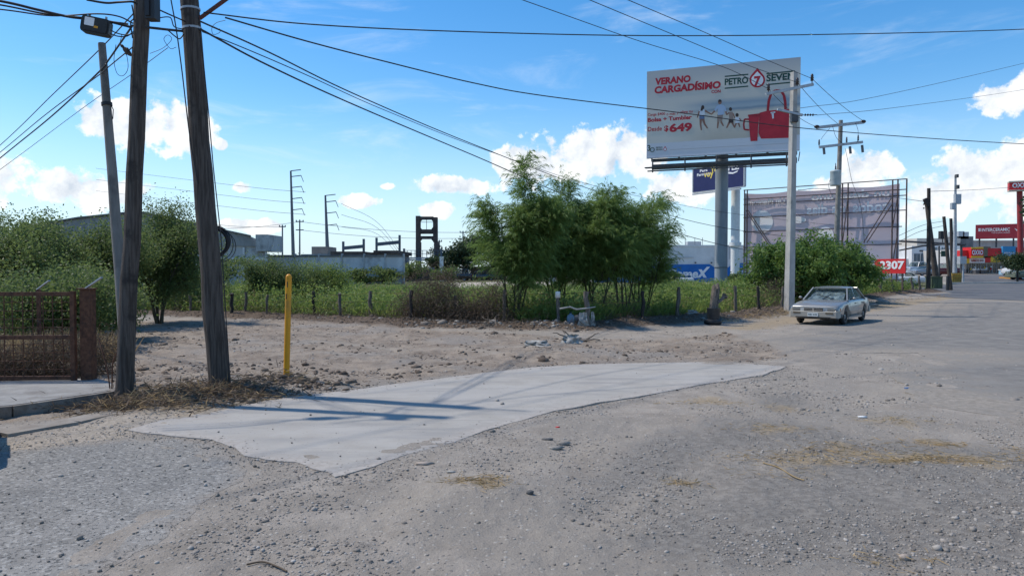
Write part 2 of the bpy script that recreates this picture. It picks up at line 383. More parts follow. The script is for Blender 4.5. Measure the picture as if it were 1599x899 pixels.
def ground_mat(name, kind):
    m = bpy.data.materials.new(name); m.use_nodes = True; t = NT(m.node_tree)
    p = m.node_tree.nodes['Principled BSDF']; p.inputs['Roughness'].default_value = 0.92; p.inputs['Specular IOR Level'].default_value = 0.25
    co = t.n('ShaderNodeTexCoord').outputs['Object']
    nl = t.noise(co, 0.35, 6, 0.6); nm = t.noise(co, 2.2, 6, 0.65); nf = t.noise(co, 14, 6, 0.7); ng = t.noise(co, 75, 4, 0.7); nv_ = t.noise(co, 33, 3, .6)
    def attr(a):
        n = t.n('ShaderNodeAttribute'); n.attribute_name = a; return n.outputs['Fac']
    def vor(scale, feat='F1'):
        v = t.n('ShaderNodeTexVoronoi'); v.feature = feat; v.inputs['Scale'].default_value = scale; t.l(co, v.inputs['Vector']); return v
    def soft(a, width=0.9):    # attribute edge broken up by noise
        x = t.m('ADD', a, t.m('MULTIPLY', t.m('SUBTRACT', t.m('ADD', t.m('MULTIPLY', nm, .6), t.m('MULTIPLY', nf, .4)), 0.5), width*2.2))
        return t.mr(x, 0.32, 0.68)
    if kind == 'ground':
        grav = t.mix(t.mr(nm, .34, .66), (0.245, 0.212, 0.175), (0.344, 0.301, 0.253))
        grav = t.mix(t.mr(nl, .42, .62), grav, (0.261, 0.231, 0.195))
        grav = t.mix(t.m('MULTIPLY', t.mr(nf, .52, .70), 0.55), grav, (0.354, 0.312, 0.261))
        v1 = vor(28); c1 = t.n('ShaderNodeSeparateColor'); t.l(v1.outputs['Color'], c1.inputs[0])
        sp = t.mr(v1.outputs['Distance'], 0.02, 0.014+0.006)
        stone = t.mix(c1.outputs[0], (0.11, 0.10, 0.095), (0.521, 0.482, 0.424))
        sel = t.m('MULTIPLY', t.mr(v1.outputs['Distance'], .30, .40, 1, 0), t.m('GREATER_THAN', c1.outputs[1], 0.55))
        grav = t.mix(t.m('MULTIPLY', sel, 0.62), grav, stone)
        grav = t.mix(t.m('MULTIPLY', t.mr(ng, .52, .72), .45), grav, (0.09, 0.082, 0.075))
        dirt = t.mix(t.mr(nm, .34, .66), (0.193, 0.153, 0.117), (0.302, 0.248, 0.193))
        dirt = t.mix(t.mr(nf, .53, .72), dirt, (0.115, 0.090, 0.070))
        dirt = t.mix(t.m('MULTIPLY', t.mr(nl, .5, .62), .7), dirt, (0.245, 0.220, 0.192))
        dirt = t.mix(t.m('MULTIPLY', sel, 0.5), dirt, stone)
        soil = t.mix(t.mr(nf, .38, .62), (0.070, 0.050, 0.036), (0.156, 0.114, 0.081))
        field = t.mix(t.mr(nm, .4, .6), (0.075, 0.085, 0.035), (0.135, 0.123, 0.059))
        bare = t.mix(t.mr(nm, .35, .65), (0.375, 0.317, 0.252), (0.458, 0.400, 0.326))
        dusty = t.mix(t.mr(nf, .4, .6), (0.302, 0.257, 0.203), (0.386, 0.333, 0.272))
        tar = t.mix(t.mr(nf, .4, .6), (0.141, 0.129, 0.114), (0.224, 0.207, 0.183))
        col = grav
        col = t.mix(t.m('MULTIPLY', soft(attr('tar'), .7), .75), col, tar)
        col = t.mix(soft(attr('dirt')), col, dirt)
        col = t.mix(soft(attr('dust'), .6), col, dusty)
        col = t.mix(soft(attr('soil'), .6), col, soil)
        col = t.mix(soft(attr('field'), .5), col, field)
        col = t.mix(soft(attr('bare'), .4), col, bare)
        col = t.mix(t.m('MULTIPLY', attr('track'), .60), col, t.mix(t.mr(nf, .38, .62), (0.282, 0.243, 0.197), (0.349, 0.305, 0.253)))
        straw = t.mix(ng, (0.239, 0.169, 0.089), (0.375, 0.282, 0.158))
        col = t.mix(t.m('MULTIPLY', soft(attr('straw'), .9), 0.55), col, straw)
        h = t.m('ADD', t.m('MULTIPLY', nf, 1.0), t.m('MULTIPLY', ng, 0.45)); h = t.m('ADD', h, t.m('MULTIPLY', t.m('MULTIPLY', sel, t.m('SUBTRACT', 0.4, v1.outputs['Distance'])), 0.9))
        b1 = t.n('ShaderNodeBump', i_Strength=0.85, i_Distance=0.028); t.l(h, b1.inputs['Height']); t.l(b1.outputs[0], p.inputs['Normal'])
    elif kind == 'asphalt':
        v1 = vor(42); c1 = t.n('ShaderNodeSeparateColor'); t.l(v1.outputs['Color'], c1.inputs[0])
        col = t.mix(t.mr(nm, .35, .65), (0.224, 0.211, 0.191), (0.297, 0.279, 0.253))
        col = t.mix(t.mr(nl, .45, .6), col, (0.208, 0.200, 0.186))
        pit = t.m('MULTIPLY', t.mr(nv_, .56, .64), t.mr(ng, .40, .55))
        col = t.mix(t.m('MULTIPLY', pit, .72), col, (0.085, 0.083, 0.08))
        col = t.mix(t.m('MULTIPLY', t.m('GREATER_THAN', c1.outputs[0], 0.86), .5), col, (0.458, 0.441, 0.404))
        e = attr('edge')
        f = t.m('ADD', e, t.m('MULTIPLY', t.m('SUBTRACT', t.m('ADD', t.m('MULTIPLY', nm, .65), t.m('MULTIPLY', nf, .35)), .5), 1.6))
        dust = t.mix(t.mr(nf, .36, .64), (0.234, 0.207, 0.177), (0.344, 0.307, 0.265))
        dust = t.mix(t.m('MULTIPLY', t.mr(ng, .52, .72), .45), dust, (0.10, 0.092, 0.085))
        col = t.mix(t.mr(f, 0.05, 0.42), dust, col)
        col = t.mix(t.m('MULTIPLY', t.mr(nl, .52, .66), .35), col, (0.375, 0.343, 0.296))
        b1 = t.n('ShaderNodeBump', i_Strength=0.75, i_Distance=0.018); t.l(t.m('ADD', t.m('SUBTRACT', ng, t.m('MULTIPLY', pit, 1.2)), t.m('MULTIPLY', nf, .6)), b1.inputs['Height']); t.l(b1.outputs[0], p.inputs['Normal'])
    elif kind == 'road_dusty':
        col = t.mix(t.mr(nm, .35, .65), (0.167, 0.156, 0.142), (0.234, 0.218, 0.195))
        col = t.mix(t.m('MULTIPLY', t.mr(ng, .52, .7), .5), col, (0.10, 0.098, 0.095))
        e = attr('edge')
        big = t.noise(t.mapping(co, (1, 1, 1), (3, 9, 0)), 0.22, 5, 0.62)
        dust = t.mix(t.mr(nf, .36, .64), (0.224, 0.195, 0.160), (0.317, 0.279, 0.233))
        f = t.m('ADD', t.m('MULTIPLY', e, .55), t.m('MULTIPLY', t.m('SUBTRACT', t.m('ADD', t.m('MULTIPLY', nm, .35), t.m('MULTIPLY', big, .65)), .5), 2.6))
        col = t.mix(t.mr(f, -0.05, 0.42), dust, col)
        b1 = t.n('ShaderNodeBump', i_Strength=0.6, i_Distance=0.02); t.l(t.m('ADD', ng, nf), b1.inputs['Height']); t.l(b1.outputs[0], p.inputs['Normal'])
    elif kind == 'street':
        col = t.mix(t.mr(nm, .35, .65), (0.095, 0.097, 0.102), (0.125, 0.126, 0.13))
        col = t.mix(t.m('MULTIPLY', t.mr(nl, .45, .62), .5), col, (0.16, 0.155, 0.15))
        b1 = t.n('ShaderNodeBump', i_Strength=0.3, i_Distance=0.01); t.l(ng, b1.inputs['Height']); t.l(b1.outputs[0], p.inputs['Normal'])
    elif kind == 'concrete':
        st = t.noise(t.mapping(co, (0.35, 1.8, 1)), 1.5, 5, .6)
        col = t.mix(t.mr(nm, .3, .7), (0.315, 0.292, 0.258), (0.368, 0.344, 0.308))
        col = t.mix(t.mr(st, .46, .66), col, (0.275, 0.262, 0.242))
        col = t.mix(t.m('MULTIPLY', t.mr(nl, .46, .6), .6), col, (0.37, 0.352, 0.325))
        col = t.mix(t.m('MULTIPLY', t.mr(t.noise(co, 26, 3, .6), .665, .70), .8), col, (0.15, 0.148, 0.145))
        wv = t.n('ShaderNodeVectorMath', operation='ADD'); t.l(co, wv.inputs[0]); nzc = t.n('ShaderNodeTexNoise', i_Scale=1.6, i_Detail=5.0); t.l(co, nzc.inputs['Vector']); t.l(nzc.outputs['Color'], wv.inputs[1])
        vc = t.n('ShaderNodeTexVoronoi', feature='DISTANCE_TO_EDGE', i_Scale=0.42); t.l(wv.outputs[0], vc.inputs['Vector'])
        col = t.mix(t.m('MULTIPLY', t.mr(vc.outputs['Distance'], .0015, .005, .40, 0), t.mr(nl, .50, .58)), col, (0.12, 0.112, 0.10))
        ty = t.noise(t.mapping(co, (0.22, 3.2, 1), (5, 2, 0)), 1.2, 4, .6); col = t.mix(t.m('MULTIPLY', t.mr(ty, .56, .70), .38), col, (0.215, 0.207, 0.195))
        e = attr('edge')
        dust = t.mix(t.mr(nf, .36, .64), (0.30, 0.268, 0.235), (0.40, 0.365, 0.325))
        f = t.m('ADD', e, t.m('MULTIPLY', t.m('SUBTRACT', t.m('ADD', t.m('MULTIPLY', nm, .6), t.m('MULTIPLY', nf, .4)), .5), 1.3))
        sx = t.n('ShaderNodeSeparateXYZ'); t.l(co, sx.inputs[0]); wl = t.m('ADD', sx.outputs[0], t.m('MULTIPLY', t.m('SUBTRACT', t.m('ADD', t.m('MULTIPLY', nm, .5), t.m('MULTIPLY', nf, .5)), .5), 5.0)); col = t.mix(t.mr(wl, -5.0, -3.2, .85, 0), col, dust)
        col = t.mix(t.mr(f, -0.15, 0.62), dust, col)
        b1 = t.n('ShaderNodeBump', i_Strength=0.35, i_Distance=0.008); t.l(t.m('ADD', nf, ng), b1.inputs['Height']); t.l(b1.outputs[0], p.inputs['Normal'])
    t.l(col, p.inputs['Base Color'])
    return m
G_MAT = ground_mat('ground_earth', 'ground'); A_MAT = ground_mat('worn_asphalt', 'asphalt'); RD_MAT = ground_mat('dusty_asphalt', 'road_dusty')
ST_MAT = ground_mat('street_asphalt', 'street'); C_MAT = ground_mat('new_concrete', 'concrete')

# ---------------------------------------------------------------- ground, roads, slab
def P(*pts): return [gnd(*q) for q in pts]
SLAB = P((195,673),(262,655),(330,641),(405,628),(480,618),(560,608),(640,597),(700,590),(770,581),(830,574),(900,570),(1000,567),(1100,566),(1165,568),(1228,573),
         (1190,586),(1110,599),(1020,615),(940,629),(860,644),(800,661),(750,677),(700,692),(620,716),(560,735),(530,747),(500,737),(470,723),(420,719),(382,712),(360,700),(330,689),(270,683),(225,677))
ASPH = P((-420,735),(-120,712),(60,700),(205,683),(262,688),(325,697),(362,712),(392,728),(380,752),(318,790),(262,822),(205,860),(165,899),(90,980),(-60,1100),(-700,1100))
ROADR = P((1492,466),(1440,480),(1385,490),(1310,503),(1240,520),(1200,533),(1235,548),(1330,552),(1430,552),(1385,575),(1400,605),(1500,645),(1599,668),(1800,720),(2400,800),(3000,640),(2300,500),(1900,478),(1620,471))
STREET = P((1470,444.5),(1600,443),(1800,444),(2300,448),(3000,452),(3600,490),(2300,499),(1900,477),(1620,470.5),(1492,465.5),(1440,461),(1420,452))
LOTFAR = P((1480,443),(1800,442.5),(2300,447),(2300,430),(1900,428.5),(1600,428.5),(1490,429))
SIDEW = P((-260,668),(19,648),(110,634),(173,624),(178,612),(150,603),(60,606),(-60,610),(-330,622))
DIRTLOT = P((190,640),(330,636),(480,614),(700,588),(900,568),(1180,566),(1230,556),(1200,535),(1130,520),(1000,530),(900,528),(760,520),(640,515),(490,503),(210,500),(0,520),(-300,540),(-500,620),(-200,650),(0,660))
DUSTS = P((-200,712),(0,704),(190,684),(300,652),(480,622),(470,608),(330,636),(190,650),(0,690),(-300,706))
FIELD = FLINE + P((1500,444),(1380,438),(1000,436),(700,436),(300,437),(-300,440),(-1200,470))
BARE = P((690,452),(760,449.5),(860,448),(860,441),(700,441.5))
TAR = P((900,745),(1000,690),(1110,655),(1260,660),(1330,680),(1599,700),(1900,760),(1900,900),(1400,899),(1050,899),(930,830))
sd = lambda x, y, poly, wd: np.clip(0.5+sdist(x, y, poly)/(2*wd), 0, 1)
th1 = np.linspace(-R(50), R(50), 460)
th = np.concatenate([np.linspace(-math.pi, -R(50), 60)[:-1], th1, np.linspace(R(50), math.pi, 60)[1:]])
rr = [0.6]
while rr[-1] < 110: rr.append(rr[-1]*1.0085+0.006)
while rr[-1] < 6000: rr.append(rr[-1]*1.12)
rr = np.array(rr); TH, RR = np.meshgrid(th, rr)
X = (RR*np.sin(TH)).ravel(); Y = (RR*np.cos(TH)).ravel()
near = np.exp(-(np.hypot(X, Y)/45)**2)
flat = np.maximum.reduce([np.clip((sdist(X, Y, q)-.22)/.3, 0, 1) for q in (SLAB, ASPH, SIDEW)]); flatr = np.maximum(np.clip((sdist(X, Y, ROADR)-.5)/.8, 0, 1), np.maximum(sd(X, Y, STREET, .5), sd(X, Y, LOTFAR, .5)))
rough = (fbm(X*0.7, Y*0.7, 1)-.5)*0.10+(fbm(X*3.1, Y*3.1, 21)-.5)*0.050+(fbm(X*9, Y*9, 31, 3)-.5)*0.022
rough *= near*(1-0.9*flatr)*(1+1.3*sd(X, Y, DIRTLOT, .6))
soilm = np.clip(1.25*np.exp(-(seg_dist(X, Y+0.7, FLINE)/1.15)**2), 0, 1)
rough += soilm*(fbm(X*5, Y*5, 41)-.5)*0.12*near
# low mounds of earth left of the road edge
def mound(px, py, r, h):
    q = gnd(px, py); return h*np.exp(-((X-q.x)**2+(Y-q.y)**2)/r**2)
rough += mound(700,770,.55,.07)+mound(790,765,.5,.06)+mound(340,615,1.0,.10)+mound(260,628,.8,.09)+mound(470,600,.8,.05)
for q_, a_ in ((ASPH, 1.0), (ROADR, 1.0), (SLAB, .6)): rough *= 1-a_*np.exp(-(sdist(X, Y, q_)/.50)**2)
Z = gbase(X, Y)+berm(X, Y)*(1-flat)+rough*(1-flat)-0.009*flat-0.008*flatr
nt, nr = len(th), len(rr)
idx = np.arange(nt*nr).reshape(nr, nt)
FQ = np.stack([idx[:-1, :-1], idx[:-1, 1:], idx[1:, 1:], idx[1:, :-1]], -1).reshape(-1, 4)[:, ::-1]
strawm = np.zeros_like(X)
for (px, py, r) in ((1260,715,.55),(1330,700,.5),(1400,715,.4),(1450,715,.45),(1520,720,.5),(1210,672,.45),(1230,640,.5),(1110,625,.5),(1390,660,.5),(1460,690,.35),(760,770,.2),(1060,748,.2),(300,640,.7),(240,630,.7),(380,650,.4)):
    q = gnd(px, py); strawm = np.maximum(strawm, np.exp(-((X-q.x)**2+((Y-q.y))**2)/r**2)*.62)
road_edge = [gnd(*q) for q in ((1160,512),(1240,498),(1330,486),(1400,475),(1480,464))]
strawm = np.maximum(strawm, .75*np.exp(-(seg_dist(X, Y, road_edge)/1.1)**2))
tracks = np.zeros_like(X)
for off in (-.78, .78):
    for line in (((560,930),(760,820),(960,740),(1180,660),(1400,572),(1560,505)), ((1020,930),(1160,800),(1330,690),(1500,600),(1680,530)), ((420,560),(640,552),(860,545),(1080,530),(1240,512)), ((250,540),(480,540),(760,558))):
        g_ = [gnd(*q) for q in line]; g2 = []
        for i in range(len(g_)):
            d_ = (g_[min(i+1, len(g_)-1)]-g_[max(i-1, 0)]).normalized(); g2.append(g_[i]+Vector((-d_.y, d_.x, 0))*off)
        tracks = np.maximum(tracks, np.exp(-(seg_dist(X, Y, g2)/.20)**2)*sm(.32, .6, fbm(X*.5, Y*.5, 63, 3)))
Z -= .014*tracks*(1-flat)*(1-flatr)
soil2 = np.maximum(soilm, np.maximum(mound(270,628,1.1,.85), mound(355,622,1.1,.7)))
ground = mesh_np('ground', np.stack([X, Y, Z], 1), FQ, G_MAT, smooth=True, attrs=dict(
    dirt=sd(X, Y, DIRTLOT, .5), dust=sd(X, Y, DUSTS, .25), soil=soil2*.9, field=sd(X, Y, FIELD, .5)*np.where(soilm > .4, .3, 1), bare=sd(X, Y, BARE, 2.0), straw=strawm, track=tracks, tar=np.maximum(sd(X, Y, TAR, .9), sd(X, Y, P((1170,612),(1215,600),(1250,615),(1262,640),(1200,645)), .25))))
props(ground, kind='structure')
def sheet(name, poly, lift, mat, wob, step, edge_w, thick=0.0, wscale=2.0, zfun=gbase):
    pts = []; n = len(poly)
    for i in range(n):
        a, b = poly[i], poly[(i+1) % n]; L = (Vector(b)-Vector(a)).length; D = max(1.5, min(a[1], b[1]) if min(a[1], b[1]) > 0 else 6)
        k = max(1, min(400, int(L/(0.012*D))))
        for j in range(k):
            q = Vector(a).lerp(Vector(b), j/k); x, y = q.x, q.y; s = min(1.0, 0.25+0.05*D) if D < 15 else 1.0
            nx = (fbm(np.array([x*wscale]), np.array([y*wscale]), 51, 5)[0]-.5)*2*wob; ny = (fbm(np.array([x*wscale]), np.array([y*wscale]), 61, 5)[0]-.5)*2*wob
            pts.append(Vector((x+nx, y+ny)))
    xs = [p.x for p in pts]; ys = [p.y for p in pts]; nb = len(pts)
    gx, gy = np.meshgrid(np.arange(min(xs), max(xs), step), np.arange(min(ys), max(ys), step))
    gx = gx.ravel()+rng.uniform(-.2, .2, gx.size)*step; gy = gy.ravel()+rng.uniform(-.2, .2, gy.size)*step
    keep = sdist(gx, gy, [(p.x, p.y) for p in pts]) > step*0.25
    if keep.sum() > 9000: keep &= rng.random(gx.size) < 9000/keep.sum()
    allp = pts+[Vector((a, b)) for a, b in zip(gx[keep], gy[keep])]
    vo, eo, fo, *_ = delaunay_2d_cdt(allp, [], [list(range(nb))], 1, 1e-5)
    x = np.array([v.x for v in vo]); y = np.array([v.y for v in vo]); z = zfun(x, y)+lift
    ed = np.clip(seg_dist(x, y, list(poly)+[poly[0]])/edge_w, 0, 1)
    me = bpy.data.meshes.new(name); bm = bmesh.new(); lay = bm.verts.layers.float.new('edge')
    bv = [bm.verts.new((a, b, c)) for a, b, c in zip(x, y, z)]
    for f in fo:
        try: bm.faces.new([bv[i] for i in f])
        except ValueError: pass
    bmesh.ops.recalc_face_normals(bm, faces=bm.faces)
    if bm.faces and sum(f.normal.z for f in bm.faces) < 0: bmesh.ops.reverse_faces(bm, faces=bm.faces)
    for v, e in zip(bv, ed): v[lay] = float(e)
    if thick > 0:
        be = [e for e in bm.edges if e.is_boundary]
        r = bmesh.ops.extrude_edge_only(bm, edges=be)
        for g in r['geom']:
            if isinstance(g, bmesh.types.BMVert): g.co.z -= thick
    bm.to_mesh(me); bm.free()
    return props(new_obj(name, me, None, mat), kind='structure')
sheet('asphalt_road', ASPH, 0.002, A_MAT, 0.22, 0.35, 0.55, thick=0.05)
sheet('concrete_patch', SLAB, 0.011, C_MAT, 0.08, 0.35, 0.60, thick=0.05)
sheet('dusty_road', ROADR, 0.004, RD_MAT, 0.5, 1.2, 3.0, wscale=.7, thick=0.05)
sheet('street', STREET, 0.012, ST_MAT, 0.15, 2.5, 1.0)
sheet('parking_lot', LOTFAR, 0.012, ST_MAT, 0.02, 4, 1.0)
sheet('sidewalk', SIDEW, 0.13, M('sidewalk_concrete', (0.22, 0.21, 0.195), (0.29, 0.28, 0.26), 3, 0.9, 0.4, 50, c3=(0.15, 0.135, 0.12)), 0.02, 0.4, 0.3, thick=0.25)
# kerb of the far side of the street
mb = MB(); q = P((1475,443.6),(1600,442.2),(1800,443),(2300,447))
for a, b in zip(q[:-1], q[1:]): mb.beam(a+Vector((0, 0, .07)), b+Vector((0, 0, .07)), .45, .20)
mb.build('kerb', M('kerb_concrete', (0.40, 0.385, 0.36), (0.46, 0.44, 0.41), 2, 0.9), kind='structure')
# gutter lip in front of the sidewalk
mb = MB(); q = P((-260,706),(0,679),(110,660),(190,643),(226,650))
for a, b in zip(q[:-1], q[1:]): mb.beam(a+Vector((0, 0, -.02)), b+Vector((0, 0, -.02)), .32, .10)
mb.build('gutter', M('gutter_earth', (0.21, 0.18, 0.15), (0.28, 0.25, 0.215), 4, 0.95, .5, 40), kind='structure')

SHADEDC = M('shaded_pole_concrete', (0.17, 0.158, 0.142), (0.25, 0.235, 0.212), 3, 0.9, 0.4, 40, c3=(0.12, 0.11, 0.10), stretch=(2, 2, .4))  # mottled concrete of the short leaning pole, darkened in colour for its shaded look
mb = MB(); q = [v+Vector((0, 0, .062)) for v in P((-260,670),(19,650.5),(110,636.5),(174,626),(179.5,613))]
for a, b in zip(q[:-1], q[1:]): mb.beam(a, b, .07, .145)
mb.build('kerb', M('stained_kerb_concrete', (0.16, 0.138, 0.115), (0.25, 0.225, 0.195), 4, 0.95, .8, 30, c3=(0.09, 0.076, 0.062)), kind='structure')
# ---------------------------------------------------------------- vegetation tools
def norm(a): return a/np.maximum(np.linalg.norm(a, axis=1, keepdims=True), 1e-9)
def leaf_geo(Pt, Dr, L, Wd, droop=0.0, bend=0.35):
    """diamond leaves: base, two sides, tip"""
    n = len(Pt); Dr = norm(Dr); rv = rng.normal(size=(n, 3)); sd_ = norm(np.cross(Dr, rv))
    L = np.broadcast_to(L, n)[:, None]; Wd = np.broadcast_to(Wd, n)[:, None]
    mid = Pt+Dr*L*0.45; tip = Pt+Dr*L
    tip = tip-np.array([0, 0, 1.0])*L*droop; mid = mid-np.array([0, 0, 1.0])*L*droop*bend
    V = np.stack([Pt, mid-sd_*Wd/2, tip, mid+sd_*Wd/2], 1).reshape(-1, 3)
    return V, np.arange(4*n).reshape(n, 4)
def rnd_dirs(n, up=0.0):
    d = rng.normal(size=(n, 3)); d[:, 2] += up; return norm(d)
class Tree:
    def __init__(s, seed=0): s.wood = MB(); s.tp = []; s.td = []; s.r = random.Random(seed)
    def branch(s, p, d, L, r, lvl, maxl, spread=0.6, up=0.15, kids=(3, 4), wob=0.18, shrink=0.62, sides=5, start=0.35, leafy=1, arch=0.0):
        n = 5 if lvl < maxl else 4; pts = [p.copy()]; dirs = [d.copy()]; step = L/n
        for i in range(n):
            d = (d+Vector((s.r.uniform(-wob, wob), s.r.uniform(-wob, wob), s.r.uniform(-wob, wob)*.6+up*.4-arch*i/n))).normalized()
            p = p+d*step; pts.append(p.copy()); dirs.append(d.copy())
        s.wood.tube(pts, [r*(1-0.7*i/n) for i in range(n+1)], sides if lvl == 0 else (4 if lvl < maxl else 3), cap=False)
        if lvl >= maxl-leafy+1 or lvl == maxl:
            for i in range(1, n+1):
                for k in range(2):
                    t = s.r.random(); s.tp.append(tuple(pts[i-1].lerp(pts[i], t))); s.td.append(tuple(dirs[i]))
        if lvl < maxl:
            for k in range(s.r.randint(*kids)):
                t = start+(1-start)*(k+s.r.random()*.8)/kids[1]; i = min(n-1, int(t*n)); q = pts[i].lerp(pts[i+1], t*n-i)
                a = Vector((s.r.gauss(0, 1), s.r.gauss(0, 1), s.r.gauss(0, .7))); a = (a-a.project(dirs[i])).normalized()
                nd = (dirs[i]+a*s.r.uniform(spread*.6, spread*1.5)).normalized()
                s.branch(q, nd, L*shrink*s.r.uniform(.75, 1.2), r*(1-.6*t)*.62, lvl+1, maxl, spread, up, kids, wob, shrink, sides, start, leafy, arch)
    def finish(s, root, wood_mat, leaf_mat_, count, L, Wd, droop=0.3, scatter=0.18, mixr=0.8, up=0.0, trunk='trunk', crown='crown'):
        s.wood.build(trunk, wood_mat, root)
        tp = np.array(s.tp); td = np.array(s.td); k = rng.integers(0, len(tp), count)
        # thin and dense clumps: some twigs carry many leaves, some few
        wgt = rng.gamma(1.6, 1, len(tp)); k = rng.choice(len(tp), count, p=wgt/wgt.sum())
        Pt = tp[k]+rng.normal(size=(count, 3))*scatter; Dr = td[k]*(1-mixr*.5)+rnd_dirs(count, up)*mixr
        V, Fq = leaf_geo(Pt, Dr, rng.uniform(.6, 1.25, count)*L, rng.uniform(.7, 1.3, count)*Wd, droop)
        return mesh_np(crown, V, Fq, leaf_mat_, root)
def tree(name, label, cat, pos, stems, kw, fin, wood, leaf, seed, group=None):
    root = thing(name, label, cat, pos, group=group); t = Tree(seed)
    for (dx, dy, tilt, L, r) in stems:
        d = Vector((tilt[0], tilt[1], 1)).normalized(); t.branch(Vector(pos)+Vector((dx, dy, -.05)), d, L, r, 0, kw.pop('maxl', 3) if False else kw['maxl'], **{k: v for k, v in kw.items() if k != 'maxl'})
    t.finish(root, wood, leaf, **fin); return root

# ---------------------------------------------------------------- feathery trees on the fence corner
def retama(pos, label, H, stems, seed, count, lean=(0, 0), spread=.5):
    root = thing('feathery_tree', label, 'tree', pos, group='feathery trees on the fence corner'); t = Tree(seed)
    for k in range(stems):
        a = 2*math.pi*k/stems+t.r.random(); sp = t.r.uniform(.04, .20 if H < 4.39 else .13)
        d = Vector((math.cos(a)*sp+lean[0], math.sin(a)*sp+lean[1], 1)).normalized()
        t.branch(Vector(pos)+Vector((math.cos(a)*.16, math.sin(a)*.16, -.08)), d, H*t.r.uniform(.66, .86), .034*t.r.uniform(.8, 1.25), 0, 3, spread=spread, up=.16, kids=(5, 7), wob=.11, shrink=.36, start=.27, leafy=2)
    tp = np.array(t.tp); td = np.array(t.td)
    t.wood.build('trunk', GBARK, root)
    # drooping streamers: a thin rachis of strands that hang from each twig
    wgt = rng.gamma(1.3, 1, len(tp)); nst = int(count/22); k = rng.choice(len(tp), nst, p=wgt/wgt.sum())
    base = tp[k]+rng.normal(size=(nst, 3))*.08; d0 = norm(td[k]*.9+rnd_dirs(nst, .35)*.70); Ls = rng.uniform(.35, 1.0, nst)
    Vs = []; 
    for j in range(22):
        u = (j+rng.random(nst))/22; p = base+d0*(Ls*u)[:, None]; p[:, 2] -= .34*Ls*u*u
        tang = d0.copy(); tang[:, 2] -= 1.1*u
        Vs.append((p+rng.normal(size=(nst, 3))*.022, norm(tang)+rnd_dirs(nst)*.45))
    Pt = np.concatenate([a for a, b in Vs]); Dr = np.concatenate([b for a, b in Vs]); n = len(Pt)
    V, Fq = leaf_geo(Pt, Dr, rng.uniform(.10, .24, n), rng.uniform(.013, .026, n), .22)
    mesh_np('crown', V, Fq, LF_RET, root); return root
b = on_ground(803, 511); retama(b, 'tallest feathery tree at the left end of the clump, slender stems rising from one point', 4.4, 7, 3, 90000, (.05, 0), .34)
b = on_ground(874, 507); b.y += .8; retama(b, 'feathery tree behind the wooden post with the white cap, dense dark crown', 4.7, 6, 14, 74000, (0, 0), .5)
b = on_ground(932, 507); b.y += .9; retama(b, 'feathery tree rising behind the leaning grey stake in the middle of the clump', 4.3, 6, 25, 70000, (0, 0), .5)
b = on_ground(976, 505); b.y += .8; retama(b, 'feathery tree with the pointed crown right of the middle of the clump', 4.9, 6, 36, 76000, (0, 0), .48)
b = on_ground(1008, 503); b.y += 1.0; retama(b, 'thin feathery tree at the right end of the clump, open branches leaning right', 3.9, 5, 47, 26000, (.10, 0), .34)

# ---------------------------------------------------------------- mesquites on the left
def mesquite(pos, label, H, stems, seed, count, spread=.75, name='mesquite_tree', lean=(0, 0), L=.085, Wd=.05, leaf=None, group='mesquite trees on the left', wood=None, sc=.22, tilt=(.25, .7), cat='tree'):
    root = thing(name, label, cat, pos, group=group); t = Tree(seed)
    for k in range(stems):
        a = 2*math.pi*k/stems+t.r.random()*1.2; sp = t.r.uniform(*tilt)
        d = Vector((math.cos(a)*sp+lean[0], math.sin(a)*sp+lean[1], 1)).normalized()
        t.branch(Vector(pos)+Vector((math.cos(a)*.1, math.sin(a)*.1, -.08)), d, H*t.r.uniform(.62, .85), .012*H+.02, 0, 3, spread=spread, up=.1, kids=(4, 6), wob=.2, shrink=.52, start=.25, leafy=2, arch=.05)
    t.finish(root, wood or BARK, leaf or LF_MES, count, L, Wd, .25, sc, .95); return root
def at_g(px, D):
    v = at(px, 480, D); v.z = gz(v.x, v.y); return v
mesquite(at_g(20, 21), 'broad mesquite tree behind the rusty gate at the left edge', 3.1, 6, 101, 52000)
mesquite(at_g(128, 24), 'tall mesquite tree behind the gate post with the bent barb arm', 3.5, 6, 112, 56000)
mesquite(at_g(-60, 24), 'mesquite tree cut by the left edge of the view', 3.5, 5, 119, 34000)
mesquite(at_g(248, 27), 'mesquite tree between the two leaning wooden poles, crown against the sky', 4.0, 5, 123, 52000, .7, tilt=(.1, .5))
mesquite(at_g(158, 19.5), 'low mesquite bush filling the gap beside the gate post', 2.3, 6, 131, 26000, .8, name='mesquite_bush', group='mesquite bushes on the left', tilt=(.3, .9), cat='bush')
mesquite(at_g(75, 17.0), 'low mesquite bush close behind the rusty gate', 1.9, 6, 137, 20000, .8, name='mesquite_bush', group='mesquite bushes on the left', tilt=(.3, .9), cat='bush')
mesquite(at_g(300, 33.5), 'dark mesquite bush at the warehouse wall left of the cable coil pole', 2.7, 7, 141, 16000, .8, name='mesquite_bush', group='mesquite bushes on the left', cat='bush')
mesquite(at_g(412, 35), 'tall feathery bush behind the yellow marker post', 2.6, 7, 151, 17000, .6, name='mesquite_bush', group='mesquite bushes on the left', tilt=(.05, .4), leaf=LF_MES, cat='bush')
mesquite(at_g(468, 37), 'rounded dark bush just right of the yellow marker post', 2.2, 6, 161, 15000, .7, name='mesquite_bush', group='mesquite bushes on the left', cat='bush')
mesquite(at_g(516, 38), 'smallest feathery bush in front of the grey block wall', 2.2, 6, 171, 11000, .7, name='mesquite_bush', group='mesquite bushes on the left', tilt=(.1, .6), leaf=LF_WEED, cat='bush')
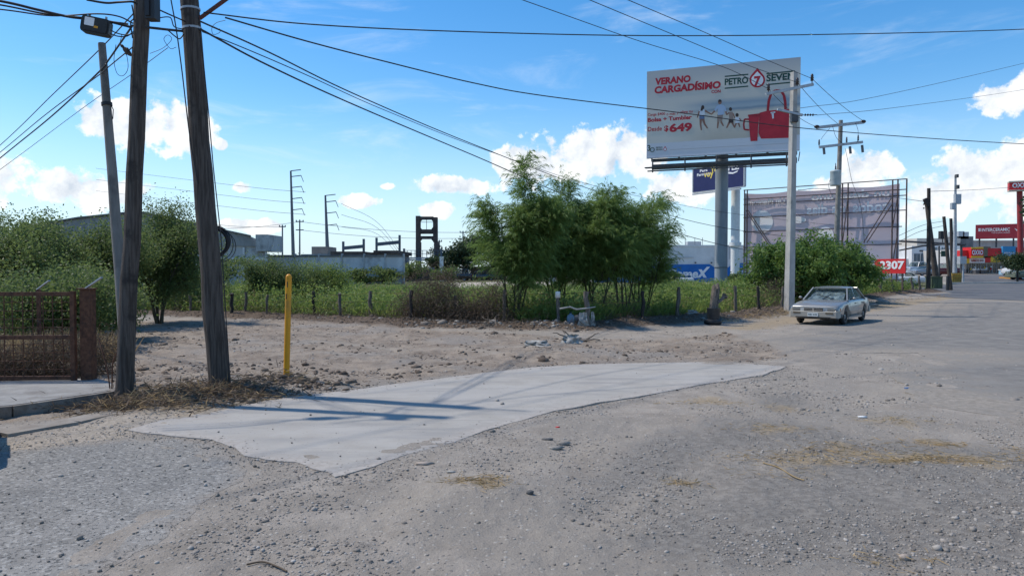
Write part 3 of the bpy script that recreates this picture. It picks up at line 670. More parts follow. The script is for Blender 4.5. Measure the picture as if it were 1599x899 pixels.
# ---------------------------------------------------------------- leafy bushes by the concrete pole
BK = dict(name='leafy_bush', L=.24, Wd=.085, leaf=LF_BUSH, group='leafy bushes by the parked car', tilt=(.2, .7), sc=.16, wood=BARK, cat='bush')
mesquite(at_g(1222, 39), 'bright green bush with drooping leaves left of the square concrete pole', 3.0, 8, 201, 15000, .7, **BK)
mesquite(at_g(1262, 40), 'bright green bush right behind the square concrete pole', 3.8, 7, 212, 16000, .7, **BK)
mesquite(at_g(1306, 43), 'dense green bush at the foot of the transformer pole', 3.5, 7, 223, 15000, .7, **BK)
mesquite(at_g(1322, 47), 'green bush between the transformer pole and the red number sign', 3.0, 5, 234, 9000, .65, **BK)

# ---------------------------------------------------------------- weeds, grass, brush (nobody could count them)
def in_frame_pts(n, poly, dmax, seed=0):
    xs = [p[0] for p in poly]; ys = [p[1] for p in poly]; out = []
    y = rng.uniform(0, 1, n*6)**1.6*(dmax-min(ys))+min(ys); x = y*rng.uniform(-.72, .60, n*6)
    k = inside(x, y, poly) & (y < dmax); return x[k][:n], y[k][:n]
def blades(name, x, y, hmin, hmax, wd, mat, lean=.35, zoff=0.0, parent=None, flop=.3):
    n = len(x); z = gfull(x, y)+zoff; h = rng.uniform(hmin, hmax, n)
    d = np.stack([rng.normal(0, lean, n), rng.normal(0, lean, n), np.ones(n)], 1)
    V, Fq = leaf_geo(np.stack([x, y, z-.03], 1), d, h, wd*rng.uniform(.6, 1.4, n), flop*rng.random(n)[:, None].ravel().mean()); return V, Fq
FP = [(p.x, p.y) for p in FIELD]
x, y = in_frame_pts(95000, FP, 62)
pat = fbm(x*.28, y*.28, 71, 4); keep = rng.random(len(x)) < sm(.36, .58, pat)+.12
x, y, pat = x[keep], y[keep], pat[keep]
V, Fq = blades('x', x, y, .35, 1.05, .045, LF_WEED)
V[:, 2] += 0
props(mesh_np('field_weeds', V, Fq, LF_WEED), kind='stuff')
# leafy weeds: clumps of broad leaves at several heights
x, y = in_frame_pts(5200, FP, 58); pat = fbm(x*.22, y*.22, 81, 4); k = pat > .44; x, y = x[k], y[k]
n = len(x); m = 34; hh = rng.uniform(.45, 1.15, n)
cx = np.repeat(x, m); cy = np.repeat(y, m); u = rng.random(n*m); H = np.repeat(hh, m)
ra = rng.uniform(.0, .42, n*m)*np.sqrt(1-u*.6); an = rng.uniform(0, 6.283, n*m)
Pt = np.stack([cx+ra*np.cos(an), cy+ra*np.sin(an), gfull(cx, cy)+H*u], 1)
V, Fq = leaf_geo(Pt, rnd_dirs(n*m, .3), rng.uniform(.08, .20, n*m), rng.uniform(.04, .09, n*m), .25)
props(mesh_np('leafy_weeds', V, Fq, LF_WEED), kind='stuff')
# taller yellow-green weeds behind the tyre stump, right of the clump
def band(n, a, b, w0, w1):      # random points along a ground line, offset away from camera by w0..w1
    t = rng.random(n); x = a[0]+(b[0]-a[0])*t; y = a[1]+(b[1]-a[1])*t+rng.uniform(w0, w1, n); return x, y
def bushy(name, x, y, h0, h1, m, L, Wd, mat, r=.35, up=.4, droop=.2, kind='stuff'):
    n = len(x); hh = rng.uniform(h0, h1, n); cx = np.repeat(x, m); cy = np.repeat(y, m); u = rng.random(n*m); H = np.repeat(hh, m)
    ra = rng.uniform(0, r, n*m); an = rng.uniform(0, 6.283, n*m)
    Pt = np.stack([cx+ra*np.cos(an), cy+ra*np.sin(an), gfull(cx, cy)+H*u], 1)
    V, Fq = leaf_geo(Pt, rnd_dirs(n*m, up), rng.uniform(.6, 1.4, n*m)*L, rng.uniform(.6, 1.4, n*m)*Wd, droop)
    return props(mesh_np(name, V, Fq, mat), kind=kind)
x, y = in_frame_pts(900, FP, 55); k = fbm(x*.25, y*.25, 171, 4) > .50; bushy('dry_weeds', x[k], y[k], .4, 1.15, 30, .16, .03, DRYG, .30, 1.2)
xa, ya = band(620, gnd(1030, 502), gnd(1235, 482), .8, 9.0)
bushy('tall_weeds', xa, ya, .7, 1.55, 46, .13, .055, LF_WEED, .4)
xa, ya = band(260, gnd(1250, 478), gnd(1440, 456), .3, 5.0)
bushy('tall_weeds', xa, ya, .5, 1.2, 40, .16, .07, LF_WEED, .4)
xa, ya = band(520, gnd(215, 491), gnd(700, 508), .2, 5.0)
bushy('tall_weeds', xa, ya, .35, 1.45, 40, .12, .05, LF_WEED, .38)
# shaded undergrowth below the feathery trees
xa, ya = band(190, gnd(785, 511), gnd(1035, 504), .9, 3.6)
bushy('undergrowth', xa, ya, .5, 1.5, 46, .13, .05, LF_RET, .4)
# dry brush tangled on the wire fence
def tangle(name, x, y, h, mat, segs=7, L=.16, wd=.012, r=.3):
    n = len(x); p = np.stack([x, y, gfull(x, y)+rng.random(n)**1.3*h*(.25+1.3*sm(.3, .7, fbm(x*1.3, y*1.3, 97, 3)))], 1); d = rnd_dirs(n, .35); Vs = []; Fs = []; c = 0
    for k in range(segs):
        d = norm(d+rng.normal(size=(n, 3))*.45); d[:, 2] -= .06*k
        V, Fq = leaf_geo(p, d, L, wd, 0); V = V.reshape(-1, 4, 3)
        p = p+norm(d)*L*.95; Vs.append(V.reshape(-1, 3)); Fs.append(Fq+c); c += len(V)*4
    return props(mesh_np(name, np.concatenate(Vs), np.concatenate(Fs), mat), kind='stuff')
xa, ya = band(3300, gnd(632, 508), gnd(780, 512), -.40, .45); tangle('dry_brush', xa, ya, 1.05, DRYB, 7, .15, .017)
xa, ya = band(1500, gnd(775, 511), gnd(1000, 506), -.25, .6); tangle('dry_brush', xa, ya, .7, DRYB)
xa, ya = band(500, gnd(1195, 487), gnd(1232, 482), .0, 1.2); tangle('dry_brush', xa, ya, .9, DRYB)
xa, ya = band(500, gnd(215, 490), gnd(640, 507), -.3, .3); tangle('dry_brush', xa, ya, .35, DRYB, 5)
# dry yellow grass and dark brush behind the gate
p0, p1 = at_g(-60, 13.0), at_g(118, 13.0)
xa, ya = band(5200, p0, p1, -.6, 2.0); V, Fq = blades('x', xa, ya, .35, 1.0, .018, DRYG, .22, flop=.5); props(mesh_np('dry_grass', V, Fq, DRYG), kind='stuff')
xa, ya = band(2600, at_g(-60, 11.6), at_g(138, 12.0), -.1, .9); tangle('dry_brush', xa, ya, .42, DRYB, 6, .12, .012)

# ---------------------------------------------------------------- gravel, straw and rubbish strewn on the ground
ICO = bmesh.new(); bmesh.ops.create_icosphere(ICO, subdivisions=1, radius=1)
ICO.verts.ensure_lookup_table(); icoV = np.array([v.co[:] for v in ICO.verts]); icoF = np.array([[v.index for v in f.verts] for f in ICO.faces]); ICO.free()
def pebbles(name, x, y, size, mat, zf=gfull, flat=.62):
    n = len(x); k = len(icoV); s_ = np.broadcast_to(size, n)
    V = icoV[None]*(1+rng.normal(0, .16, (n, k, 1)))*np.stack([rng.uniform(.7, 1.35, n), rng.uniform(.7, 1.35, n), rng.uniform(.4, .85, n)*flat/.62], 1)[:, None, :]
    a = rng.uniform(0, 6.283, n); c, s = np.cos(a)[:, None], np.sin(a)[:, None]
    V = np.stack([V[..., 0]*c-V[..., 1]*s, V[..., 0]*s+V[..., 1]*c, V[..., 2]], -1)*s_[:, None, None]
    z = zf(x, y)+ground_relief(x, y); V += np.stack([x, y, z+s_*.10], 1)[:, None, :]
    Fq = (icoF[None]+(np.arange(n)*k)[:, None, None]).reshape(-1, 3)
    return props(mesh_np(name, V.reshape(-1, 3), Fq, mat), kind='stuff')
# the ground sheet's own relief, looked up on its polar grid
_Zg = Z.reshape(nr, nt); _Bg = gbase(X, Y).reshape(nr, nt)
def ground_relief(x, y):
    r = np.hypot(x, y); a = np.arctan2(x, y); i = np.clip(np.searchsorted(rr, r)-1, 0, nr-2); j = np.clip(np.searchsorted(th, a)-1, 0, nt-2)
    fi = np.clip((r-rr[i])/(rr[i+1]-rr[i]), 0, 1); fj = np.clip((a-th[j])/(th[j+1]-th[j]), 0, 1); G = _Zg-_Bg
    g = (G[i, j]*(1-fi)+G[i+1, j]*fi)*(1-fj)+(G[i, j+1]*(1-fi)+G[i+1, j+1]*fi)*fj
    return g-(gfull(x, y)-gbase(x, y))
def peb_mat():
    m = bpy.data.materials.new('gravel_stone'); m.use_nodes = True; t = NT(m.node_tree); p = m.node_tree.nodes['Principled BSDF']; p.inputs['Roughness'].default_value = .9
    g = t.n('ShaderNodeNewGeometry'); c = t.n('ShaderNodeValToRGB'); t.l(g.outputs['Random Per Island'], c.inputs[0])
    for pos, col in ((0, (.12, .105, .09, 1)), (.35, (.215, .188, .16, 1)), (.72, (.29, .257, .222, 1)), (.93, (.34, .31, .275, 1))):
        e = c.color_ramp.elements.new(pos) if pos not in (0,) else c.color_ramp.elements[0]; e.color = col; e.position = pos
    c.color_ramp.elements[-1].color = (.42, .39, .355, 1); t.l(c.outputs[0], p.inputs['Base Color']); return m
PEB = peb_mat()
def scatter(n, d0, d1, excl=(), only=None, pw=1.0, clump=0.0, seed=91):
    y = d0*(d1/d0)**(rng.random(n)**pw); x = y*rng.uniform(-.76, .76, n); k = np.ones(n, bool)
    for q in excl: k &= ~inside(x, y, q)
    if only is not None: k &= inside(x, y, only)
    if clump > 0: k &= rng.random(n) < sm(clump, clump+.2, fbm(x*1.1, y*1.1, seed, 4))+.06
    return x[k], y[k]
EX = (SLAB, ASPH, SIDEW, FP)
x, y = scatter(46000, 3.6, 13, EX, clump=.42); pebbles('gravel', x, y, rng.gamma(1.7, .0026, len(x))+.0028, PEB)
x, y = scatter(16000, 9, 34, EX, clump=.44); pebbles('gravel', x, y, rng.gamma(1.8, .0052, len(x))+.005, PEB)
x, y = scatter(1400, 4, 20, (), only=SLAB); k = rng.random(len(x)) < .22; pebbles('gravel', x[k], y[k], rng.gamma(2, .0035, k.sum())+.003, PEB, zf=lambda a, b: gbase(a, b)+.018-ground_relief(a, b))
x, y = scatter(5200, 3.8, 8.5, (), only=ASPH); k = rng.random(len(x)) < .20; pebbles('gravel', x[k], y[k], rng.gamma(2, .003, k.sum())+.003, PEB, zf=lambda a, b: gbase(a, b)+.006-ground_relief(a, b))
def spill(n, poly, wd):
    q = list(poly)+[poly[0]]; i = rng.integers(0, len(poly), n); t = rng.random(n); A = np.array([p[:2] for p in q]); d = A[i]*(1-t)[:, None]+A[i+1]*t[:, None]; L_ = np.hypot(*(A[i+1]-A[i]).T); k = rng.random(n) < L_/L_.max()*1.5; d = d[k]+rng.normal(0, wd, (k.sum(), 2)); k = (d[:, 1] > 3.5) & (d[:, 1] < 24); return d[k, 0], d[k, 1]
for pl_ in (SLAB, ASPH):
    x, y = spill(6000 if pl_ is SLAB else 2500, pl_, .13); pebbles('gravel', x, y, rng.gamma(1.4, .0022, len(x))+.0025, PEB, zf=lambda a, b: gbase(a, b)+.008-ground_relief(a, b))
# clods and rubble along the fence bank and round the pole feet
def along(n, pts, w0, w1):
    i = rng.integers(0, len(pts)-1, n); t = rng.random(n); A = np.array([p[:2] for p in pts]); q = A[i]*(1-t)[:, None]+A[i+1]*t[:, None]
    return q[:, 0]+rng.normal(0, .1, n), q[:, 1]-rng.uniform(w0, w1, n)
x, y = along(5200, FLINE, -.1, 1.9); pebbles('rubble', x, y, rng.gamma(1.1, .014, len(x))+.008, M('earth_clod', (0.085, 0.062, 0.046), (0.185, 0.145, 0.112), 3, .95, .4, 40))
x, y = along(260, FLINE[3:6], .2, 1.6); pebbles('rubble', x, y, rng.gamma(1.4, .018, len(x))+.010, PEB)
def sticks(name, x, y, L, wd, mat, lift=.012, up=.12):
    n = len(x); d = np.stack([rng.normal(size=n), rng.normal(size=n), rng.normal(0, up, n)], 1); z = gfull(x, y)+ground_relief(x, y)+lift*rng.random(n)*2
    V, Fq = leaf_geo(np.stack([x, y, z], 1), d, rng.uniform(.4, 1.5, n)*L, rng.uniform(.6, 1.4, n)*wd, 0); return props(mesh_np(name, V, Fq, mat), kind='stuff')
def puff(px, py, n, rx, ry):
    q = gnd(px, py); return q.x+rng.normal(0, rx, n), q.y+rng.normal(0, ry, n)
pts = [puff(*a) for a in ((1250,712,300,.45,.14),(1330,700,300,.4,.16),(1390,718,140,.25,.08),(1440,716,220,.22,.08),(1530,718,200,.35,.1),(1215,672,120,.35,.12),(1110,630,150,.4,.15),(1400,660,120,.3,.12),(1460,690,140,.2,.1),(1599,705,120,.3,.1),(760,768,160,.10,.07),(720,765,90,.10,.04),(1065,750,90,.08,.05),(1390,880,60,.15,.08),(1210,735,60,.25,.1))]
sticks('straw', np.concatenate([a for a, b in pts]), np.concatenate([b for a, b in pts]), .10, .006, STRAWM)
pts = [puff(*a) for a in ((280,622,420,.7,.35),(360,620,260,.5,.35),(240,640,240,.5,.18),(440,604,90,.6,.3),(180,640,200,.3,.2))]
sticks('dry_litter', np.concatenate([a for a, b in pts]), np.concatenate([b for a, b in pts]), .17, .010, DRYG, .05, .35)
for j_ in range(3): sticks('dry_litter', np.concatenate([a for a, b in pts])+rng.normal(0, .12, 1100 if False else sum(len(a) for a, b in pts)), np.concatenate([b for a, b in pts])+rng.normal(0, .08, sum(len(a) for a, b in pts)), .15, .012, DRYB, .05, .35)
x = np.concatenate([np.random.default_rng(3).normal(gnd(px, py).x, .55, 420) for px, py in ((270,624),(355,618),(440,606))]); y = np.concatenate([np.random.default_rng(4).normal(gnd(px, py).y, .28, 420) for px, py in ((270,624),(355,618),(440,606))]); pebbles('rubble', x, y, rng.gamma(1.4, .012, len(x))+.006, MATS['earth_clod'] if 'earth_clod' in MATS else M('earth_clod', (0.085, 0.062, 0.046), (0.185, 0.145, 0.112), 3, .95, .4, 40))
x, y = along(4600, FLINE, -.2, 1.7); sticks('dry_litter', x, y, .28, .016, DRYB, .05, .4)
x, y = along(900, [gnd(*q) for q in ((1120, 505), (1200, 497), (1240, 490), (1340, 475), (1480, 463))], -.8, .5); sticks('dry_litter', x, y, .30, .018, DRYG, .05, .3)
x, y = scatter(15000, 9, 27, EX, only=DIRTLOT, clump=.47, seed=55); pebbles('rubble', x, y, rng.gamma(1.2, .012, len(x))+.006, MATS['earth_clod'])
x, y = scatter(4200, 8, 26, EX, only=DIRTLOT, clump=.45); sticks('dry_litter', x, y, .16, .010, DRYB, .01, .1)
x, y = along(150, FLINE[1:8], .0, 1.9); k = rng.random(len(x)) < .6; pebbles('litter', x[k], y[k], rng.gamma(1.5, .022, k.sum())+.012, TRASHW, flat=.4)
# ---------------------------------------------------------------- leaning poles on the left
def taper_pole(mb, a, b, r0, r1, n=12, k=14, wob=.012, seed=1):
    rd = random.Random(seed); a, b = Vector(a), Vector(b)
    mb.tube([a.lerp(b, i/k)+Vector((rd.uniform(-wob, wob), rd.uniform(-wob, wob), 0)) for i in range(k+1)], [r0+(r1-r0)*i/k for i in range(k+1)], n)
def extend(a, b, L): return a+(b-a).normalized()*L
A0 = on_ground(192, 628); A1 = at(222, 0, A0.y+.12); A1e = extend(A0, A1, 6.5)
pA = thing('utility_pole', 'dark leaning wooden pole standing at the end of the sidewalk, black box near its top', 'utility pole', A0, group='leaning wooden poles on the left')
mb = MB(); taper_pole(mb, A0-Vector((0, 0, .25)), A1e, .118, .098, seed=3); mb.build('pole_shaft', WOODPOLE, pA)
mb = MB(); q = at(238, 14, A0.y-.14); mb.box(q, (.13, .16, .30)); mb.box(q+Vector((-.02, -.09, 0)), (.05, .03, .24)); mb.build('junction_box', BLACKP, pA)
def strap(px, py, P0, P1, r, root, mat=STEEL, h=.03):
    t = (at(px, py, P0.y).z-P0.z)/(P1.z-P0.z); c = P0.lerp(P1, t); d = (P1-P0).normalized()
    MB().tube([c-d*h/2, c+d*h/2], r, 14).build('strap', mat, root)
B0 = on_ground(345, 612); B1 = at(296, 0, B0.y-.05); B1e = extend(B0, B1, 6.7)
pB = thing('utility_pole', 'thick leaning wooden pole left of the yellow marker, coil of cable hung on it', 'utility pole', B0, group='leaning wooden poles on the left')
mb = MB(); taper_pole(mb, B0-Vector((0, 0, .25)), B1e, .158, .122, 14, seed=5); mb.build('pole_shaft', WOODPOLE, pB)
strap(298, 17, B0, B1, .139, pB); strap(299, 47, B0, B1, .139, pB)
mb = MB(); a = at(312, 29, B0.y-.10); b = at(352, 0, B0.y-.25); mb.beam(a, a+(b-a)*2.2, .035, .045); mb.build('brace_arm', M('red_oxide_steel', (0.16, 0.045, 0.03), (0.10, 0.04, 0.03), 9, .8), pB)
# cable running down the right side of the pole
mb = MB(); mb.tube([at(x, y, B0.y-.16+.0*y) for x, y in ((313,60),(318,100),(326,180),(333,260),(345,370),(350,450),(357,560),(358,600))], .008, 5); mb.build('riser_cable', BLACK, pB)
C1 = at(159, 68, 11.6); C0 = at(203, 598, 11.2); C0.z = gz(C0.x, C0.y)
pC = thing('utility_pole', 'short pale concrete pole leaning behind the dark wooden pole', 'utility pole', C0)
mb = MB(); taper_pole(mb, C0-Vector((0, 0, .2)), C1, .10, .056, 10, 8, .004); mb.build('pole_shaft', SHADEDC, pC)
c_ = C0.lerp(C1, .815); mb = MB(); d_ = (C1-C0).normalized(); mb.tube([c_, c_+d_*.05], .082, 12); mb.tube([c_+Vector((.07, 0, 0)), c_+Vector((.10, 0, -.06)), c_+Vector((.09, 0, -.2)), c_+Vector((.06, 0, -.24))], .007, 5); mb.build('wire_tie', BLACK, pC)
def torus_ring(mb, c, R_, r, ax, n=28):
    pts = []; q = Vector(ax).to_track_quat('Z', 'Y')
    for k in range(n+1):
        a = 2*math.pi*k/n; pts.append(Vector(c)+q @ Vector((R_*math.cos(a), R_*math.sin(a), 0)))
    mb.tube(pts, r, 5, cap=False)
cc = at(334, 378, B0.y+.17); coil = thing('cable_coil', 'black coil of spare cable hanging behind the thick leaning pole', 'cable coil', cc)
mb = MB(); rd = random.Random(4)
for k in range(14): torus_ring(mb, cc+Vector((rd.uniform(-.02, .02), rd.uniform(-.02, .03), rd.uniform(-.02, .02))), rd.uniform(.19, .235), .009, (rd.uniform(-.1, .1), 1, rd.uniform(-.1, .1)))
torus_ring(mb, cc+Vector((.05, 0, -.03)), .25, .006, (.1, 1, .05)); torus_ring(mb, cc+Vector((.07, .02, -.06)), .24, .006, (-.15, 1, .1))
mb.build('cable_loops', BLACK, coil)
mb = MB(); mb.beam(cc+Vector((-.02, .0, .14)), cc+Vector((-.02, -.17, .16)), .02); mb.build('hanger', STEEL, coil)

# ---------------------------------------------------------------- wires
def cable(pts, r=.011, label='', cat='cable', group=None, mat=BLACK, sag=0.0, name='overhead_cable'):
    P_ = [Vector(p) for p in pts]; out = []
    if len(P_) == 2:
        for k in range(25):
            t = k/24; p = P_[0].lerp(P_[1], t); p.z -= sag*4*t*(1-t); out.append(p)
    else:       # smooth curve through the given points
        Q = [P_[0]*2-P_[1]]+P_+[P_[-1]*2-P_[-2]]
        for i in range(1, len(Q)-2):
            for k in range(8):
                t = k/8; a, b, c, d = Q[i-1:i+3]
                out.append(.5*((2*b)+(c-a)*t+(2*a-5*b+4*c-d)*t*t+(3*b-a-3*c+d)*t*t*t))
        out.append(P_[-1])
    o = MB().tube(out, r, 5).build(name, mat); return props(o, label, cat, group)
G1 = 'cables strung from the leaning poles'
def px3(pts): return [at(*p) for p in pts]
cable(px3(((318,20,10.5),(480,38,11.5),(700,49,12.6),(1000,56,14),(1300,54,15.5),(1599,46,17.5),(1900,30,20))), .011, 'highest single cable running nearly level across the top of the sky to the right', group=G1)
cable(px3(((352,28,10.6),(480,65,12),(600,96,13.5),(740,130,15.2),(850,150,16.6),(1060,176,19),(1240,199,21),(1420,214,23),(1599,225,25),(1900,240,29))), .013, 'long sagging cable crossing in front of the big billboard lettering', group=G1)
cable(px3(((313,34,10.6),(420,82,12.5),(560,150,16),(740,226,22),(935,300,30),(1110,352,37),(1300,378,45))), .014, 'upper cable of the pair sloping over the feathery trees to the transformer pole', group=G1)
cable(px3(((313,46,10.6),(420,103,12.5),(560,167,16),(740,243,22),(935,325,30),(1117,380,37),(1240,402,41),(1302,404,45))), .016, 'lower cable of the pair sloping over the feathery trees to the transformer pole', group=G1)
cable(px3(((316,50,10.6),(380,75,11.5),(480,118,13.5),(600,172,18),(760,235,24),(935,292,32),(1120,330,40),(1304,352,45))), .009, 'thin cable just above the sloping pair over the feathery trees', group=G1)
G2 = 'cables gathered at the leaning poles'
cable(px3(((-120,-18,9.0),(0,2,9.2),(60,16,9.4),(110,27,9.6),(160,32,9.7),(205,43,9.8))), .018, 'thickest black cable carrying the terminal box at the top left', group=G2)
cable(px3(((-120,-10,9.1),(0,8,9.3),(70,22,9.5),(128,28,9.6),(200,38,9.7))), .012, 'black cable just beneath the thickest one at the top left', group=G2)
cable(px3(((-120,5,9.2),(0,15,9.4),(80,25,9.6),(150,22,9.6),(185,26,9.7),(208,37,9.8))), .010, 'black cable humped over the terminal box at the top left', group=G2)
cable(px3(((135,0,9.4),(165,5,9.5),(185,4,9.6),(205,3,9.6),(214,6,9.7))), .015, 'black cable entering the dark pole above all others', group=G2)
cable(px3(((228,43,9.8),(255,46,10.1),(285,49,10.5))), .018, 'thick cable bridging the gap between the two wooden poles', group=G2)
cable(px3(((228,42,9.85),(258,46,10.1),(272,56,10.3),(280,61,10.4),(287,54,10.5))), .009, 'slack loop below the cable that bridges the two wooden poles', group=G2)
cable(px3(((232,33,9.8),(250,28,10.1),(266,28,10.3),(272,42,10.4),(286,46,10.5))), .008, 'arched thin cable between the two wooden poles', group=G2)
cable(px3(((240,12,9.75),(262,22,10.1),(285,32,10.5),(303,39,10.6))), .011, 'straight cable from the black box down to the thick pole', group=G2)
cable(px3(((172,47,9.6),(182,52,9.6),(196,55,9.7),(208,53,9.7))), .008, 'upper short lead from the terminal box to the dark pole', group=G2)
cable(px3(((172,53,9.6),(184,57,9.6),(198,57,9.7),(208,50,9.7))), .008, 'lower short lead from the terminal box to the dark pole', group=G2)
cable(px3(((206,8,9.6),(209,28,9.7),(204,36,9.7),(207,60,9.7))), .009, 'short vertical cable on the left flank of the dark pole', group=G2)
G3 = 'cables running from the leaning poles down to the left'
cable(px3(((208,22,9.8),(155,78,12),(80,150,15),(0,227,19),(-120,330,24))), .009, 'uppermost of the cables descending leftwards behind the short concrete pole', group=G3)
cable(px3(((207,40,9.8),(168,96,11.4),(155,112,11.6),(80,182,15),(0,247,19),(-120,345,24))), .014, 'thickest of the cables descending leftwards past the short concrete pole', group=G3)
cable(px3(((207,74,9.8),(168,106,11.4),(155,117,11.6),(70,180,15),(0,238,19),(-120,335,24))), .009, 'cable descending leftwards with the brown bird sitting on it', group=G3)
cable(px3(((262,75,20),(203,118,22),(128,170,25),(0,265,30),(-120,350,36))), .010, 'faint far cable crossing the cloud behind the leaning poles', group=G3, mat=DSTEEL)
cable(px3(((267,0,10.3),(275,45,10.35),(284,110,10.4),(296,210,10.5),(309,288,10.55))), .009, 'loose cable dropping down to the left face of the thick pole', group=G2)
mb = []
for i, (pts, lab) in enumerate(((((181,70,9.9),(178,95,10),(183,115,10),(193,118,10),(200,105,10),(196,80,10),(188,70,9.9),(190,55,9.9)), 'large wispy loop of thin wire beside the brown bird'),
        (((234,84,10.2),(255,75,10.3),(268,62,10.3),(262,55,10.3),(256,62,10.3),(266,76,10.3),(275,74,10.4)), 'wispy loop of thin wire between the wooden poles'),
        (((352,32,10.8),(338,36,10.8),(331,44,10.8),(333,54,10.8),(343,51,10.8),(343,45,10.8)), 'small curl of thin wire right of the thick pole'))):
    cable(px3(pts), .004, lab, group='loose curls of wire', name='loose_wire')
tb = at(151, 42, 9.65); box = thing('terminal_box', 'black rounded cable terminal box with a pale sticker hanging at the top left', 'terminal box', tb, rotz=0)
mb = MB(); Mx = Matrix.Translation(tb) @ Matrix.Rotation(R(9), 4, 'Y') @ Matrix.Rotation(R(12), 4, 'Z')
def rrect(w_, h_, r, n=5):
    out = []
    for cx, cy, a0 in ((w_/2-r, h_/2-r, 0), (-w_/2+r, h_/2-r, 90), (-w_/2+r, -h_/2+r, 180), (w_/2-r, -h_/2+r, 270)):
        for k in range(n+1): a = R(a0+90*k/n); out.append((cx+r*math.cos(a), cy+r*math.sin(a)))
    return out
Mf = Mx @ Matrix.Rotation(R(90), 4, 'X')
mb.prism(rrect(.345, .215, .045), .13, M=Mf @ Matrix.Translation((0, 0, -.065))); mb.build('casing', BLACKP, box)
mb = MB(); mb.prism(rrect(.30, .17, .03), .018, M=Mf @ Matrix.Translation((0, 0, .066))); mb.build('lid', BLACK, box)
mb = MB(); mb.prism(rrect(.115, .105, .008), .003, M=Mf @ Matrix.Translation((-.065, .03, .085))); mb.build('sticker', WHITEV, box)
mb = MB(); mb.prism(rrect(.05, .028, .004), .003, M=Mf @ Matrix.Translation((.02, -.025, .085))); mb.build('tag', YELLOW, box)
for hx_ in (-.1, .1): MB().box((hx_, 0, .125), (.02, .03, .05), M=Mx).build('hanger', STEEL, box)
# bird on the wire
bp = at(198, 80, 10.0); bird = thing('bird', 'small brown bird perched on a wire between the concrete pole and the dark pole', 'bird', bp)
mb = MB(); ax = Vector((.55, .1, -.62)).normalized(); q = (-ax).to_track_quat('Z', 'Y').to_matrix().to_4x4(); Mb = Matrix.Translation(bp) @ q
mb.lathe([(0, -.09), (.012, -.085), (.030, -.05), (.037, -.01), (.034, .03), (.022, .055), (.017, .065), (.022, .08), (.020, .098), (.008, .112), (0, .114)], 10, M=Mb); mb.build('body', M('brown_feathers', (.07, .055, .045), (.12, .095, .08), 30, .9), bird)
mb = MB(); a = bp+ax*.07; mb.add([a+Vector((-.014, 0, .01)), a+Vector((.014, 0, 0)), a+ax*.10+Vector((.012, .004, 0)), a+ax*.11, a+ax*.10+Vector((-.010, 0, .006))], [(0, 1, 2, 3, 4)]); mb.add([a+Vector((-.014, .006, .01)), a+Vector((.014, .006, 0)), a+ax*.10+Vector((.012, .010, 0)), a+ax*.11+Vector((0, .004, 0)), a+ax*.10+Vector((-.010, .006, .006))], [(4, 3, 2, 1, 0)]); mb.build('tail', M('dark_feathers', (.05, .04, .035)), bird)
for s in (-1, 1):
    mb = MB(); mb.sphere(bp+Vector((s*.022, -.018*s, 0)), .045, 8, 6, (.35, .35, 1.0)); mb.build('wing', MATS['dark_feathers'], bird)
mb = MB(); hd = bp-ax*.112; mb.cyl(hd, hd-ax*.01+Vector((-.022, -.006, -.004)), .006, .001, 6); mb.build('beak', BLACK, bird)
mb = MB(); mb.beam(bp+Vector((0, 0, -.02)), bp+Vector((-.012, .005, -.055)), .006); mb.build('foot', BLACK, bird)

# ---------------------------------------------------------------- yellow marker post
b = on_ground(447, 600); tp_ = at(451, 428, b.y+.02); mk = thing('marker_post', 'tall yellow marker post with a rounded cap standing alone on the dirt', 'marker post', b)
ax = (tp_-b).normalized(); mb = MB(); mb.tube([b-ax*.2, b+ax*1.2, tp_-ax*.045], [.047, .047, .047], 18)
for k in range(5):
    a0, a1 = R(18*k), R(18*(k+1)); mb.tube([tp_-ax*.045+ax*.047*math.sin(a0), tp_-ax*.045+ax*.047*math.sin(a1)], [.047*math.cos(a0), max(.001, .047*math.cos(a1))], 18, cap=False)
mb.build('tube', YELLOW, mk)
c = b+ax*(tp_-b).length*.80
for dz, h, wd in ((.0, .085, .012), (.19, .09, .014)):
    mb = MB(); mb.box(c+ax*dz+Vector((-.018 if dz == 0 else -.006, -.0475, 0)), (wd, .006, h)); mb.build('stencil_mark', BLACKP, mk)

# ---------------------------------------------------------------- gate, gate post, rods
gy = at(60, 608, 10.9).y; gl = at(-150, 608, 10.9); gr = at(116, 606, 11.05); zt = at(60, 456, 10.95).z; zb = gz(gr.x, gr.y)+.14
gate = thing('gate', 'rusty steel gate of welded square mesh standing on the sidewalk', 'gate', Vector((gr.x, gr.y, zb-.05)))
zt2 = zt; yl = gl.y; U = (Vector((gr.x, gr.y, 0))-Vector((gl.x, gl.y, 0))); Lg = U.length; U.normalize()
def gp(u, z): return Vector((gl.x, gl.y, 0))+U*u+Vector((0, 0, z))
for z, nm in ((zt-.03, 'top_rail'), ((zt+zb)/2-.02, 'middle_rail'), (zb+.03, 'bottom_rail')):
    mb = MB(); mb.beam(gp(0, z), gp(Lg-.035, z), .05, .06); mb.build(nm, RUST, gate)
for u in (Lg, Lg-2.15):
    mb = MB(); mb.beam(gp(u, zb-.03), gp(u, zt+.01), .066, .066); mb.build('stile', RUST, gate)
bm_ = MB().beam((0, 0, 0), (0, 0, zt-zb-.1), .011, .011).mesh('upright_bar'); k = 0; u = Lg-.15
while u > 0:
    o = new_obj('upright_bar', bm_, gate, RUST); o.location = gp(u+random.uniform(-.012, .012), zb+.05)-origin(gate); o.rotation_euler = (0, random.uniform(-.012, .012), 0); u -= .145
bh = MB().beam((0, 0, 0), tuple(U*(Lg-.05)), .010, .010).mesh('cross_bar')
